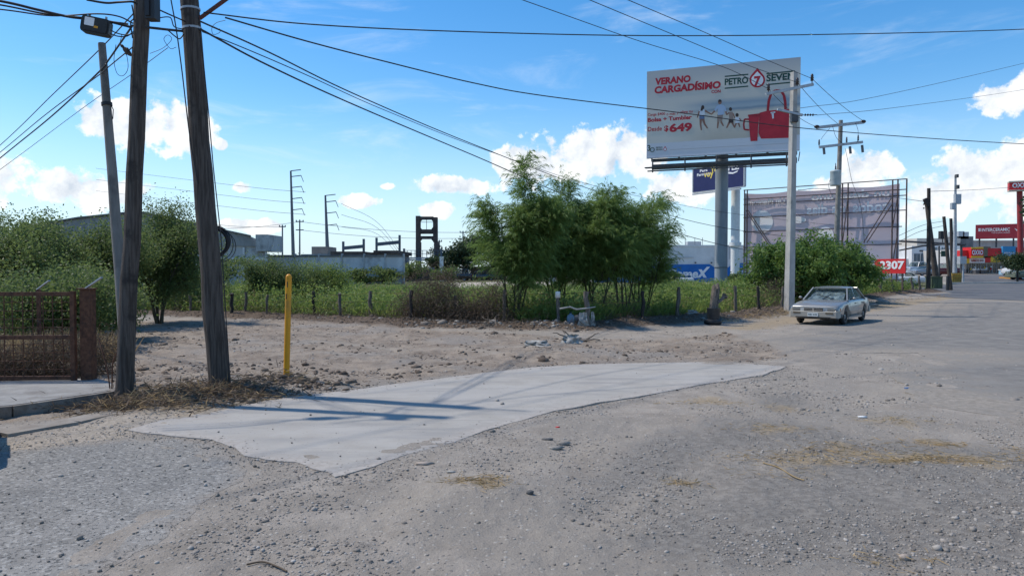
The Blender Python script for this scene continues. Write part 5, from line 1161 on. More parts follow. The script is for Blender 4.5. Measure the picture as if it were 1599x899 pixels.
# structure: column, beams, catwalk
mb = MB(); top = FB.p(.53, 0, -1.1); cx = at(1126, 400, 60.6).x
mb.tube([Vector((cx, 60.6, cbase.z-.4)), Vector((cx, 60.6, bl.z+1.2))], .52, 28); mb.build('column', M('column_grey', (.20, .225, .25), (.27, .295, .32), .7, .6, .1, 10, c3=(.15, .16, .17), stretch=(1, 1, .4)), bb)
mb = MB(); mb.tube([Vector((cx, 60.6, cbase.z+2.0)), Vector((cx, 60.6, cbase.z+2.06))], .55, 28); mb.build('joint_ring', DSTEEL, bb)
for (v0, v1, z0, z1, nm) in ((-.034, -.006, -.7, -.15, 'lower_beam'), (-.120, -.066, -.9, -.45, 'main_beam')):
    FB.slab(.03, v0, .985, v1, z0, z1, DSTEEL, nm)
FB.bar((0.0, -.125), (.62, -.10), .09, DSTEEL, 'catwalk_rail', .9); FB.bar((.0, -.122), (.975, -.122), .30, DSTEEL, 'catwalk', .5, h_=.05)
FB.bar((.02, -.165), (.96, -.165), .10, DSTEEL, 'catwalk_rail', .9)
for u in (.05, .27, .48, .70, .92): FB.bar((u, -.02), (u, -.175), .10, DSTEEL, 'hanger', .5); FB.bar((u, -.115), (u, -.115), .1, DSTEEL, 'bracket', 0); 
for u in (.03, .22, .4, .6, .8, .97): FB.bar((u, 0), (u, 1), .14, DSTEEL, 'rear_frame', -.4)
FB.bar((.01, .002), (.995, .002), .07, STEEL, 'edge_strip', .03); FB.bar((.992, -.12), (1.0, -.02), .07, DSTEEL, 'stub', .2)

# ---------------------------------------------------------------- blue pharmacy sign on a white mast
bl, br, tl = at(1082.5, 300.5, 106), at(1161, 290.5, 98), at(1081.5, 264, 106); bl.z = br.z = (bl.z+br.z)/2; tl = bl+Vector((0, 0, 3.35))
mb_ = Vector((at(1150, 400, 103).x, 103, gz(31, 103)))
sg = thing('pharmacy_sign', 'dark blue pharmacy sign on a white mast behind the billboard column', 'sign', mb_); FS = Face(bl, br, tl, sg)
FS.slab(0, 0, 1, 1, -.3, 0, NAVY, 'panel')
for a in ((-.012, -.03, 1.012, 0), (-.012, 1, 1.012, 1.03), (-.02, 0, 0, 1), (1, 0, 1.02, 1)): FS.slab(*a, -.32, .03, STEEL, 'frame')
FS.text('Para', .14, .82, .30, .93, WHITEV, bold=.03); FS.text('Farmacia', .08, .66, .36, .78, WHITEV, bold=.03); FS.text('voy', .22, .50, .42, .76, M('yellow_vinyl', (.80, .62, .10), None, rough=.5), bold=.03)
FS.text('Yo', .36, .74, .50, .96, MATS['yellow_vinyl'], bold=.03); FS.text('LOPEZ', .55, .70, .92, .96, WHITEV, bold=.03)
FS.poly([(.68, .68), (.72, .58), (.80, .55), (.88, .60), (.90, .66), (.80, .61)], WHITEV, 'swoosh')
mb = MB(); p = at(1150, 300, 103.6); mb.tube([Vector((mb_.x, 103.6, mb_.z-.3)), Vector((mb_.x, 103.6, p.z+1.0))], .62, 18); mb.build('mast', WHITE, sg)
mb = MB(); mb.tube([Vector((mb_.x, 103.6, at(1150, 384, 103).z)), Vector((mb_.x, 103.6, at(1150, 378, 103).z))], .85, 18); mb.build('collar', WHITE, sg)
FS.bar((.02, -.10), (.98, -.10), .2, STEEL, 'catwalk', .3)

# ---------------------------------------------------------------- billboard seen from behind
bl, br = at(1163, 437, 67.5), at(1403, 437, 59.6); tl = at(1163, 303, 67.5); bl.z = br.z = gz(24, 64)+.85; tl = bl+Vector((0, 0, 8.0))
rb = thing('hoarding', 'faded pink hoarding seen from behind with mirrored lettering on a rusty scaffold', 'billboard', Vector(((bl.x+br.x)/2, (bl.y+br.y)/2, gz(26, 63)))); FR = Face(bl, br, tl, rb)
def vinyl_back():
    m = bpy.data.materials.new('vinyl_back'); m.use_nodes = True; t = NT(m.node_tree); p = m.node_tree.nodes['Principled BSDF']; p.inputs['Roughness'].default_value = .7
    co = t.n('ShaderNodeTexCoord').outputs['Object']; f = t.mr(t.noise(co, .12, 4, .5), .35, .65)
    col = t.mix(f, (.73, .56, .58), (.69, .58, .61)); col = t.mix(t.m('MULTIPLY', t.mr(t.noise(t.mapping(co, (1, 1, 5)), .5, 4, .6), .5, .7), .35), col, (.75, .63, .65)); t.l(col, p.inputs['Base Color'])
    tr = t.n('ShaderNodeBsdfTranslucent'); t.l(col, tr.inputs[0]); mx = t.n('ShaderNodeMixShader'); mx.inputs[0].default_value = .35
    t.l(p.outputs[0], mx.inputs[1]); t.l(tr.outputs[0], mx.inputs[2]); t.l(mx.outputs[0], m.node_tree.nodes['Material Output'].inputs[0]); return m
GHOST = M('ghost_print', (.90, .86, .86), (.86, .82, .83), .5, .7); GHOST2 = M('ghost_disc', (.86, .83, .84), None, rough=.7)
nx_, ny_ = 24, 10; vs = []; 
for j in range(ny_+1):
    for i in range(nx_+1):
        u, v = i/nx_, j/ny_; sagtop = -.018*math.sin(math.pi*((u*3) % 1)) if j == ny_ else 0
        vs.append(FR.p(u, v+sagtop, .05*math.sin(u*19)*math.sin(v*7)))
fs = []
for j in range(ny_):
    for i in range(nx_):
        a = j*(nx_+1)+i; f = (a, a+1, a+nx_+2, a+nx_+1); fs.append(f)
vin = MB().add(vs, fs, True).build('vinyl', vinyl_back(), rb)
def RP(X_, Y_):          # crop of the photograph (x 60..1420) to the face
    u = (X_-68)/1355; tp = 130-92*u; bt = 880-30*u; return (u, (bt-Y_)/(bt-tp))
def RT(s, X0, X1, Y0, h, **kw):
    u0, v = RP(X0, Y0); u1, _ = RP(X1, Y0); return FR.text(s, u0, v, u1, v+h/750, GHOST, z=.075, parent=vin, mirror=True, **kw)
RT('un desayuno', 690, 1345, 208, 88, bold=.03); RT('todos los días', 650, 1335, 312, 90, bold=.03); RT('Un Mentom', 95, 450, 235, 55, bold=.03)
def oval(X_, Y_, rx, ry, mat, nm): FR.poly([RP(X_+rx*math.cos(2*math.pi*k/28), Y_+ry*math.sin(2*math.pi*k/28)) for k in range(28)], mat, nm, .062, .008, parent=vin)
oval(235, 370, 105, 98, GHOST2, 'printed_disc'); oval(560, 350, 85, 30, GHOST2, 'printed_plate'); oval(820, 480, 70, 75, GHOST2, 'printed_disc')
FR.poly([RP(235-40, 400), RP(235+45, 395), RP(235+30, 440), RP(235-30, 445)], GHOST, 'printed_cup', .074, .006, parent=vin)
for k, v in enumerate((1.035, .93, .87, .72, .555, .375, .19, .01)): FR.bar((-.005, v), (1.02 if k not in (0, 1, 2, 3) else 1.045, v+.004), .075, BROWNSTEEL, 'crossbar', .30)
for u in (.005, .025, .335, .665, .70, .965, .995, 1.045): FR.bar((u, -.10 if u < 1.03 else .1), (u, 1.04), .085, BROWNSTEEL, 'upright', .42)
for a, b_ in (((.02, .80), (.20, .36)), ((.035, .80), (.215, .36)), ((.335, .5), (.34, .86)), ((.80, .40), (.96, .85)), ((.82, .40), (.97, .80)), ((.665, .3), (.70, .85)), ((.965, .1), (.995, .45)), ((.965, .5), (.995, .85))): FR.bar(a, b_, .07, BROWNSTEEL, 'brace', .55)
FR.bar((0, .0), (0, 1.0), .16, WHITE, 'edge_strip', .1)
for u in (.03, .33, .67, .97): FR.bar((u, -.14), (u, .02), .18, BROWNSTEEL, 'foot', .3)
# red number sign
bl, br, tl = at(1365.5, 427.5, 54), at(1413.5, 426, 52), at(1366, 404.5, 54); bl.z = br.z = (bl.z+br.z)/2
ns = thing('number_sign', 'red sign with the white number 2307 below the hoarding', 'sign', Vector(((bl.x+br.x)/2, 53, gz(28, 53)))); FN = Face(bl, br, tl, ns)
FN.slab(0, 0, 1, 1, -.08, 0, REDPAINT, 'panel'); FN.text('2307', .17, .28, .97, .86, WHITEV, bold=.04); FN.text('T.', .01, .08, .06, .30, WHITEV)
for u in (.12, .88): FN.bar((u, -1.1), (u, 1.0), .09, BROWNSTEEL, 'leg', -.14)
# ---------------------------------------------------------------- far buildings
def base_pt(px, D): v = at(px, 430, D); v.z = gz(v.x, v.y); return v
def wall_box(root, name, mat, px0, px1, D0, D1_, ytop, depth, ybot=None, z0=None):
    """upright box whose front face runs from px0 at D0 to px1 at D1_"""
    a, b = at(px0, ytop, D0), at(px1, ytop, D1_); zt = (a.z+b.z)/2; lo = min(gz(a.x, a.y), gz(b.x, b.y))-.3 if z0 is None else z0
    if ybot is not None: lo = (at(px0, ybot, D0).z+at(px1, ybot, D1_).z)/2
    u = Vector((b.x-a.x, b.y-a.y, 0)).normalized(); n = Vector((-u.y, u.x, 0))*depth
    q = [Vector((a.x, a.y, 0)), Vector((b.x, b.y, 0)), Vector((b.x, b.y, 0))+n, Vector((a.x, a.y, 0))+n]
    vs = [p+Vector((0, 0, lo)) for p in q]+[p+Vector((0, 0, zt)) for p in q]
    return MB().add(vs, [(3, 2, 1, 0), (4, 5, 6, 7), (0, 1, 5, 4), (1, 2, 6, 5), (2, 3, 7, 6), (3, 0, 4, 7)]).build(name, mat, root)
def win(root, mat, px0, px1, y0, y1, D0, frame=None, proud=.05, name='window'):
    o = wall_box(root, name, mat, px0, px1, D0-proud, D0-proud, y0, .08, ybot=y1)
    if frame:
        for a in ((px0-.4, px0, y0, y1), (px1, px1+.4, y0, y1), ((px0+px1)/2-.15, (px0+px1)/2+.15, y0, y1)): wall_box(o, 'frame', frame, a[0], a[1], D0-proud-.06, D0-proud-.06, a[2], .06, ybot=a[3])
    return o
# warehouse with the low gable
D = 78; wh = thing('warehouse', 'grey rendered warehouse with a wide low gable behind the mesquites', 'warehouse', base_pt(280, D))
prof = [(18, 445), (416, 445), (416, 380), (392, 369.5), (311, 352), (267, 341), (215, 331), (120, 341), (18, 358)]
fr = [at(x, y, D) for x, y in prof]
lo = min(gz(p.x, D) for p in fr)-.3
for i in (0, 1): fr[i].z = lo
n = len(fr); bk = [p+Vector((-15, 32, 0)) for p in fr]
MB().add(fr+bk, [tuple(range(n)), tuple(range(n, 2*n))[::-1]]+[(i, i+n, (i+1) % n+n, (i+1) % n) for i in range(n)]).build('wall', WALLGREY, wh)
rp = prof[3:]; mb = MB()
for (a, b) in zip(rp[:-1], rp[1:]): p, q = at(*a, D-.4), at(*b, D-.4); mb.add([p, q, q+Vector((-15, 33, .0)), p+Vector((-15, 33, 0)), p+Vector((0, 0, .16)), q+Vector((0, 0, .16)), q+Vector((-15, 33, .16)), p+Vector((-15, 33, .16))], [(0, 1, 2, 3), (7, 6, 5, 4), (0, 4, 5, 1), (1, 5, 6, 2), (2, 6, 7, 3), (3, 7, 4, 0)])
mb.build('roof', ROOFGREY, wh)
gab = [(416, 382), (391, 372), (311, 354), (267, 343), (215, 333), (120, 343), (60, 352), (60, 378), (416, 385)]
q = [at(x, y, D-.06) for x, y in gab]; q2 = [p-Vector((0, .12, 0)) for p in q]; n = len(q)
MB().add(q2+q, [tuple(range(n))[::-1], tuple(range(n, 2*n))]+[(i, (i+1) % n, (i+1) % n+n, i+n) for i in range(n)]).build('gable_cladding', M('pale_sheet_metal', (.22, .22, .215), (.29, .285, .28), 1.5, .7, stretch=(1, 1, .3)), wh)
for a in ((60, 416, 402, 406),): wall_box(wh, 'bond_beam', WALLPALE, a[0], a[1], D-.2, D-.2, a[2], .2, ybot=a[3])
for px in (150, 235, 310, 380, 415): wall_box(wh, 'column', WALLPALE, px-1.5, px+1.5, D-.26, D-.26, 386, .2)
win(wh, DGLASS, 285, 301, 381.5, 393, D, WALLPALE); win(wh, DGLASS, 160, 176, 381.5, 393, D, WALLPALE)
wall_box(wh, 'parapet_end', WALLGREY, 399, 418, D-.5, D-.5, 366, 5, ybot=392)
# block wall with columns
D = 84; bw = thing('block_wall', 'long grey block wall with stained columns and a concrete cap behind the weeds', 'wall', base_pt(520, D))
edges = [418, 460, 497.5, 533.5, 568, 601, 630]
for a, b in zip(edges[:-1], edges[1:]):
    wall_box(bw, 'panel', WALLPALE, a+1, b-1, D, D, 401, .3, ybot=421.5); wall_box(bw, 'panel', WALLGREY if a < 500 else WALLPALE, a+1, b-1, D+.02, D+.02, 424, .3)
for px in edges: wall_box(bw, 'column', WALLGREY, px-1.2, px+1.2, D-.15, D-.15, 396, .5)
wall_box(bw, 'bond_beam', WALLGREY, 418, 630, D-.08, D-.08, 421.5, .4, ybot=424); wall_box(bw, 'cap', ROOFGREY, 418, 631, D-.1, D-.1, 398, .5, ybot=401)
D = 100; lowb = thing('flat_roofed_building', 'low brown flat roofed building looking over the grey block wall', 'building', base_pt(560, D))
wall_box(lowb, 'roof_slab', BROWNC, 516, 567, D, D, 392.5, 14, ybot=399); wall_box(lowb, 'roof_slab', BROWNC, 560, 585, D-1, D-1, 394, 14, ybot=399); wall_box(lowb, 'roof_slab', BROWNC, 583, 621, D-2, D-2, 391, 14, ybot=396.5); wall_box(lowb, 'wall', WALLGREY, 470, 620, D+1, D+1, 396.8, 12); wall_box(lowb, 'roof_room', M('tan_render', (.24, .20, .17), (.29, .25, .21), 1, .9), 486.5, 512, D+3, D+3, 385, 5, ybot=397)
# pylons
def pylon(name, label, px, D, ytop, arms, side=1, r0=.42, r1=.18, group='steel transmission poles', L=4.0, mat=STEEL):
    b = base_pt(px, D); o = thing(name, label, 'power pole', b, group=group); t_ = at(px-5 if name == 'transmission_pole' else px, ytop, D)
    MB().tube([b-Vector((0, 0, .4)), t_], [r0, r1], 8).build('shaft', mat, o)
    for y in arms:
        f = (at(px, y, D).z-b.z)/(t_.z-b.z); p = b.lerp(t_, min(f, 1)); e = p+Vector((side*L, 0, .25))
        MB().beam(p, e, .16).build('arm', mat, o)
        if name == 'transmission_pole' and y != arms[0]: MB().beam(e, e+Vector((side*.5, 0, -1.3)), .10).build('insulator', DSTEEL, o)
    return o
TP = M('transmission_steel', (.10, .12, .14), (.13, .15, .17), .3, .7)
pylon('transmission_pole', 'taller steel transmission pole with arms, left of the two', 459, 150, 267, (267, 276, 293, 310.5, 328), L=2.1, mat=TP); pylon('transmission_pole', 'shorter steel transmission pole with arms, right of the two', 513, 150, 305, (305.5, 315.5, 333, 352), L=2.1, mat=TP, r0=.5)
def small_pole(label, px, D, ytop, arms, w_=9, g='small utility poles in the distance', r=.16):
    b = base_pt(px, D); o = thing('distant_utility_pole', label, 'utility pole', b, group=g); MB().tube([b-Vector((0, 0, .3)), at(px, ytop, D)], [r, r*.7], 6).build('shaft', TP, o)
    for y in arms: MB().beam(at(px-w_/2, y, D-.2), at(px+w_/2, y, D-.2), .16).build('crossarm', TP, o)
    for y in arms[:1]:
        for s in (-.45, 0, .45): MB().beam(at(px+s*w_, y, D-.2), at(px+s*w_, y-2.5, D-.2), .14).build('insulator', TP, o)
small_pole('small pole with one crossarm left of the taller transmission pole', 441, 120, 351, (354,), 10); small_pole('small pole with two crossarms right of the taller transmission pole', 468, 120, 343, (346, 359), 12)
small_pole('small utility pole between the tower frame and the palms', 723, 125, 361, (363,), 10); small_pole('small utility pole just right of the brown tower frame', 686, 123, 375, (377,), 8)
small_pole('thin pole with a crossarm above the low mesquite in the far distance', 1023, 140, 362, (372,), 8)
# substation gantries
D = 118
def gantry(label, l, r, yl, yr, b0, b1):
    o = thing('substation_gantry', label, 'gantry', base_pt((l+r)/2, D), group='substation gantries')
    for px, y in ((l, yl), (r, yr)): MB().beam(base_pt(px, D), at(px, y, D), .34).build('post', TP, o)
    MB().beam(at(l, b0, D-.3), at(r, b1, D-.3), .34, .55).build('beam', TP, o)
gantry('left substation gantry of two posts and a beam behind the block wall', 536, 568, 377, 373, 387.5, 384.5); gantry('right substation gantry of two posts and a beam behind the block wall', 588, 624, 371, 367, 381.5, 378)
# brown concrete portal frame
D = 112; tf = thing('tower_frame', 'tall brown concrete portal frame standing open against the sky', 'tower', base_pt(667, D))
def leg(a0, a1, y0, y1, nm='leg', z=0): return wall_box(tf, nm, BROWNC, a0, a1, D+z, D+z, y0, 1.3, ybot=y1)
leg(649, 655.5, 337, 378); leg(649, 656.5, 378, 446); leg(676, 682.5, 339, 378); leg(677.5, 685.5, 378, 446)
for a in ((655.3, 676.2, 338, 342.5), (655.3, 676.2, 358, 364), (655.3, 676.2, 368.5, 373)): leg(*a, 'beam', .1)
for (x0, x1, y, s) in ((655.3, 658.5, 342.5, 1), (673, 676.2, 342.5, 1), (655.3, 658.5, 373, 1), (673, 676.2, 373, 1), (655.3, 658, 358, -1), (673.5, 676.2, 358, -1)):
    xa, xb = (x0, x1) if x0 < 660 else (x1, x0); q = [at(xa, y, D+.2), at(xb, y, D+.2), at(xa, y+4*s, D+.2)]; n = [p+Vector((0, .9, 0)) for p in q]; MB().add(q+n, [(0, 1, 2), (5, 4, 3), (0, 3, 4, 1), (1, 4, 5, 2), (2, 5, 3, 0)]).build('haunch', BROWNC, tf)
for a in ((655.5, 676, 346.5, 347.2), (665.6, 666.3, 342, 358), (655.5, 676, 364.6, 365.3)): wall_box(tf, 'inner_bar', RUST, a[0], a[1], D+.5, D+.5, a[2], .1, ybot=a[3])
pb = thing('pipe_bridge', 'steel pipe bridge with railings crossing the foot of the brown portal frame', 'pipe bridge', base_pt(660, D-3)); D -= 3
for y in (403, 406): MB().beam(at(630, y, D), at(690, y, D), .22).build('pipe', STEEL, pb)
for y in (391, 396): MB().beam(at(630, y, D), at(690, y, D), .07).build('rail', TP, pb)
for px in range(630, 691, 6): MB().beam(at(px, 391, D), at(px, 404, D), .07).build('baluster', TP, pb)
for px in (631, 689): MB().beam(base_pt(px, D), at(px, 388, D), .3).build('support', TP, pb)
lb = thing('shed', 'low dark shed with a grey metal roof under the brown portal frame', 'shed', base_pt(655, 106)); wall_box(lb, 'wall', M('shed_dark_wall', (.06, .055, .055), (.09, .085, .08), .5, .9), 634, 676, 106, 106, 421, 8); wall_box(lb, 'roof', ROOFGREY, 632, 678, 105.6, 105.6, 417.5, 9, ybot=421)
wp = thing('white_post', 'thick white concrete post right of the brown portal frame', 'post', base_pt(690, 100)); wall_box(wp, 'shaft', WHITE, 686.5, 692, 100, 100, 402, .5); wall_box(wp, 'cap', WHITE, 686, 692.5, 99.9, 99.9, 400.5, .7, ybot=402)
wp = thing('white_post', 'thick white concrete post seen through the stems of the feathery trees', 'post', base_pt(862, 96)); wall_box(wp, 'shaft', WHITE, 857, 868, 96, 96, 416, .9); wall_box(wp, 'cap', WHITE, 856, 869, 95.9, 95.9, 413.5, 1.1, ybot=416)
bd = thing('low_shed', 'brown wooden lean-to under the palms', 'shed', base_pt(752, 116)); wall_box(bd, 'wall', M('tan_timber', (.12, .095, .07), (.18, .15, .12), .7, .9), 735, 790, 116, 116, 420, 6); wall_box(bd, 'roof', BROWNC, 730, 794, 115.5, 115.5, 416, 7, ybot=420)
for px0, px1 in ((724, 727), (727.8, 730.5)):
    wall_box(bd if px0 < 0 else thing('notice_board', 'left white board standing below the distant utility pole' if px0 == 724 else 'right white board standing below the distant utility pole', 'board', base_pt((px0+px1)/2, 112)), 'panel', WHITE, px0, px1, 112, 112, 417, .15)
# lattice mast
b = base_pt(771, 280); mt = thing('lattice_mast', 'red and white lattice mast far behind the feathery trees', 'mast', b); RW = [REDPAINT, WHITE]
zt = at(771, 318, 280).z; wd = 1.3
for k in range(8):
    z0, z1 = b.z+(zt-b.z)*k/8, b.z+(zt-b.z)*(k+1)/8; mb = MB()
    for sx, sy in ((-1, -1), (1, -1), (1, 1), (-1, 1)): mb.beam((b.x+sx*wd*.5, b.y+sy*wd*.5, z0), (b.x+sx*wd*.5, b.y+sy*wd*.5, z1), .22)
    for j in range(2):
        za, zb_ = z0+(z1-z0)*j/2, z0+(z1-z0)*(j+1)/2
        for sy in (-1, 1): mb.beam((b.x-wd*.5, b.y+sy*wd*.5, za), (b.x+wd*.5, b.y+sy*wd*.5, zb_), .14); mb.beam((b.x+wd*.5, b.y+sy*wd*.5, za), (b.x-wd*.5, b.y+sy*wd*.5, zb_), .14)
    mb.build('lattice_section', RW[k % 2], mt)
for s in (-1, 1): MB().box((b.x+s*1.4, b.y, zt-3), (.5, .4, 3.2)).build('antenna', WHITE, mt)

# ---------------------------------------------------------------- paint shop
D = 152; cm = thing('paint_shop', 'white paint shop with a blue wall band lettered Comex', 'shop building', base_pt(1080, D))
wall_box(cm, 'wall', BUILDWHITE, 925, 1205, D, D, 384, 9); wall_box(cm, 'parapet', WHITE, 924, 1206, D-.12, D-.12, 382.5, .5, ybot=385)
fz = D-.10; ba = at(930, 441, fz); q = lambda x, y: at(x, y, fz)
FC = Face(q(930, 441), Vector((q(1205, 441).x, fz, q(930, 441).z)), Vector((q(930, 411).x, fz, q(930, 411).z)), cm)
def cu(x, y): return ((x-930)/275, (441-y)/30)
bandA = FC.poly([cu(930, 441), cu(1119.5, 441), cu(1119.5, 420), cu(1108, 412.5), cu(930, 413.5)], BLUEPAINT, 'blue_band', 0, .05); bandB = FC.poly([cu(1135, 441), cu(1200, 441), cu(1200, 410.5), cu(1145, 411), cu(1135, 419)], BLUEPAINT, 'blue_band', 0, .05)
FC.text('Come', *cu(1042, 434), *cu(1090, 420), WHITEV, z=.06, parent=bandA, bold=.035, shear=.12)
for a, b in (((1090.5, 433.5), (1106, 416.5)), ((1093, 420.5), (1101, 433.5))):
    pa, pb_ = Vector(cu(*a)), Vector(cu(*b)); w0 = Vector((.009, 0)); FC.poly([tuple(pa-w0), tuple(pa+w0), tuple(pb_+w0), tuple(pb_-w0)], WHITEV, 'lettering', .06 if a[0] < 1092 else .066, .006, parent=bandA)
FC.text('LOMAS', *cu(1147, 421), *cu(1158, 417.5), WHITEV, z=.06, parent=bandB, bold=.02); FC.text('TEL. 56', *cu(1147, 425.5), *cu(1160, 422), WHITEV, z=.06, parent=bandB, bold=.02); FC.poly([cu(1147, 428), cu(1160, 428), cu(1160, 429), cu(1147, 429)], WHITEV, 'print_line', .06, .006, parent=bandB)
wall_box(cm, 'roof_unit', STEEL, 1074, 1095, D+3, D+3, 377, 2, ybot=385); wall_box(cm, 'roof_unit', DSTEEL, 1073, 1096, D+2.9, D+2.9, 383, 2.2, ybot=384.6)
for a in ((1117, 1118, 386, 410), (1055, 1083, 401.5, 402.2), (1139, 1140, 386, 405), (1150, 1151, 386, 404)): wall_box(cm, 'gutter_pipe', STEEL, a[0], a[1], D-.2, D-.2, a[2], .1, ybot=a[3])
for px in (1070, 1085, 1097, 1120, 1148): MB().beam(at(px, 384, D+1), at(px, 371, D+1), .09).build('roof_mast', TP, cm)
for px in (1086, 1111): MB().beam(at(px, 411, D-.5), at(px, 409, D-.5), .3).build('wall_lamp', BLACKP, cm)

# ---------------------------------------------------------------- right side of the street
D = 118; ob = thing('office_building', 'white two storey building with blue window bands behind the dark poles', 'building', base_pt(1445, D))
wall_box(ob, 'wall', BUILDWHITE, 1424, 1500, D, D, 384, 10); wall_box(ob, 'upper_floor', M('beige_render', (.42, .39, .34), (.47, .44, .39), .5, .9), 1432, 1500, D+3, D+3, 372, 7, ybot=385); wall_box(ob, 'wing', BUILDWHITE, 1413, 1425, D+1, D+1, 404, 8)
for a in ((1427, 1437, 396, 408), (1438, 1447, 396, 408), (1427.5, 1448, 413, 424), (1460, 1468, 386, 393), (1470, 1478, 386, 393)): win(ob, BGLASS, *a, D, WHITE)
win(ob, DGLASS, 1436, 1442, 390.5, 392.5, D); wall_box(ob, 'canopy', DSTEEL, 1450, 1498, D-3, D-3, 413, 3, ybot=415); 
wall_box(ob, 'roof_vent', STEEL, 1497, 1506, D+6, D+6, 361, 3, ybot=373); wall_box(ob, 'roof_vent', STEEL, 1504, 1513, D+6, D+6, 362, 3, ybot=373)
wall_box(ob, 'roof_plant', ROOFGREY, 1493, 1520, D+6, D+6, 369, 4, ybot=386)
D = 136; gb = thing('tile_store', 'pale grey long store building below the dark red tile billboard', 'store building', base_pt(1570, D)); wall_box(gb, 'wall', M('pale_cladding', (.42, .42, .42), (.48, .48, .48), .3, .8, stretch=(6, 1, 1)), 1498, 1780, D, D, 376, 14); wall_box(gb, 'parapet', WHITE, 1497, 1782, D-.1, D-.1, 375, .6, ybot=377)
wall_box(gb, 'dark_awning', BLACKP, 1493, 1508, D-14, D-14, 380, 4, ybot=383); wall_box(gb, 'dark_entrance', DSTEEL, 1489, 1500, D-12, D-12, 386, 8)
tlb = thing('tile_billboard', 'dark red Interceramic billboard on the roof behind the convenience store', 'billboard', base_pt(1570, D+2)); bl, br = at(1523, 374.5, D-1), at(1660, 366.5, D-8); tl = at(1523, 353.5, D-1); bl.z = br.z = (bl.z+at(1600, 371, D-4).z)/2; tl = bl+Vector((0, 0, 2.65))
FI = Face(bl, br, tl, tlb); FI.slab(0, 0, 1, 1, -.3, 0, DREDPAINT, 'panel'); FI.text('INTERCERAMIC', .075, .52, .405, .74, WHITEV, bold=.012); FI.text('Todo en pisos y azulejos', .19, .36, .405, .46, WHITEV)
for i in range(2):
    for j in range(2): FI.poly([(.035+.014*i, .54+.11*j), (.047+.014*i, .54+.11*j), (.047+.014*i, .63+.11*j), (.035+.014*i, .63+.11*j)], WHITEV, 'logo_tile', .012)
FI.poly([(.455, .70), (.50, .42), (.55, .68), (.50, .55)], WHITEV, 'logo_star', .012); FI.poly([(.50, .55), (.51, .28), (.54, .50)], WHITEV, 'logo_star', .016)
for u in (.05, .25, .45, .65, .9): FI.bar((u, -.6), (u, 1), .2, DSTEEL, 'post', -.5)
# convenience store
D = 108; ox = thing('convenience_store', 'red fronted convenience store with a yellow edged sign box across the street', 'store building', base_pt(1550, D))
STW = M('store_wall', (.50, .49, .47), (.55, .54, .52), .5, .85); YB = M('store_yellow', (.72, .46, .03), None, rough=.5); TAN = M('tan_kerb', (.38, .30, .22), (.42, .34, .25), 1, .9)
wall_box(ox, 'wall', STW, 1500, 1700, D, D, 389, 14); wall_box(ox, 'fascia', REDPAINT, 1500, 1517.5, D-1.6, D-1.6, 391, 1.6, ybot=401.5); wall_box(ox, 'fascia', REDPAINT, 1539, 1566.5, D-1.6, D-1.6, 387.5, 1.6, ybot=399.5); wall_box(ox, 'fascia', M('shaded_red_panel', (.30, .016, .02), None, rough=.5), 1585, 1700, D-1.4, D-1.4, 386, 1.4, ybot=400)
sb = wall_box(ox, 'sign_box', REDPAINT, 1516.8, 1535.8, D-2.3, D-2.3, 386, 2.3, ybot=402.5); wall_box(ox, 'sign_return', M('olive_panel', (.16, .14, .09), None), 1535.8, 1547, D-2.2, D-1.2, 385, 1.0, ybot=400)
for a in ((386, 388.4), (399.8, 402.4)): wall_box(sb, 'trim_band', YB, 1516.8, 1535.8, D-2.36, D-2.36, a[0], .05, ybot=a[1])
def flat_face(x0, y0, x1, y1, D_, root): bl = at(x0, y1, D_); br = at(x1, y1, D_); tl = at(x0, y0, D_); br.z = bl.z; return Face(bl, br, tl, root)
fo = flat_face(1516.8, 386, 1535.8, 402.5, D-2.38, ox); fo.text('OXXO', .05, .28, .95, .74, WHITEV, parent=sb, z=.02, bold=.03)
wall_box(ox, 'lower_band', YB, 1508, 1514, D-1.2, D-1.2, 403.5, 1, ybot=411); wall_box(ox, 'lower_band', WHITE, 1514, 1538, D-1.2, D-1.2, 403, 1, ybot=410.5); wall_box(ox, 'lower_band', REDPAINT, 1538, 1547, D-1.2, D-1.2, 402.5, 1, ybot=409.5); wall_box(ox, 'lower_band', YB, 1547, 1561, D-1.2, D-1.2, 401, 1, ybot=409); wall_box(ox, 'lower_band', YB, 1561, 1700, D-1.2, D-1.2, 400.5, 1, ybot=408)
ff = flat_face(1514, 403, 1538, 410.5, D-1.22, ox); ff.text('ABIERTO 24 H', .1, .25, .9, .7, DREDPAINT, z=.02, bold=.03)
pz = wall_box(ox, 'poster', M('poster_blue', (.035, .24, .46), (.05, .28, .5), .5, .6), 1566, 1586, D-1.9, D-1.9, 384.5, .4, ybot=400.5); fp = flat_face(1566, 384.5, 1586, 400.5, D-1.92, ox); fp.text('SERVICIOS', .1, .28, .9, .42, WHITEV, parent=pz, z=.02, bold=.03); fp.text('24 HORAS', .3, .08, .9, .22, WHITEV, parent=pz, z=.02, bold=.03)
for x0, x1 in ((1509, 1516), (1517, 1523), (1524, 1531), (1532, 1540), (1541, 1549), (1550, 1562), (1564, 1574), (1576, 1590)): win(ox, DGLASS, x0, x1, 412, 426, D, STEEL, proud=.1)
rdp = random.Random(8)
for k in range(12):
    x = rdp.uniform(1510, 1585); y = rdp.uniform(413, 419); wall_box(ox, 'window_sticker', rdp.choice([WHITE, WHITE, REDPAINT, YB]), x, x+rdp.uniform(1.5, 3.5), D-.2, D-.2, y, .02, ybot=y+rdp.uniform(2, 5))
wall_box(ox, 'plinth', TAN, 1500, 1585, D-4, D-4, 427.5, 4, ybot=432.5)
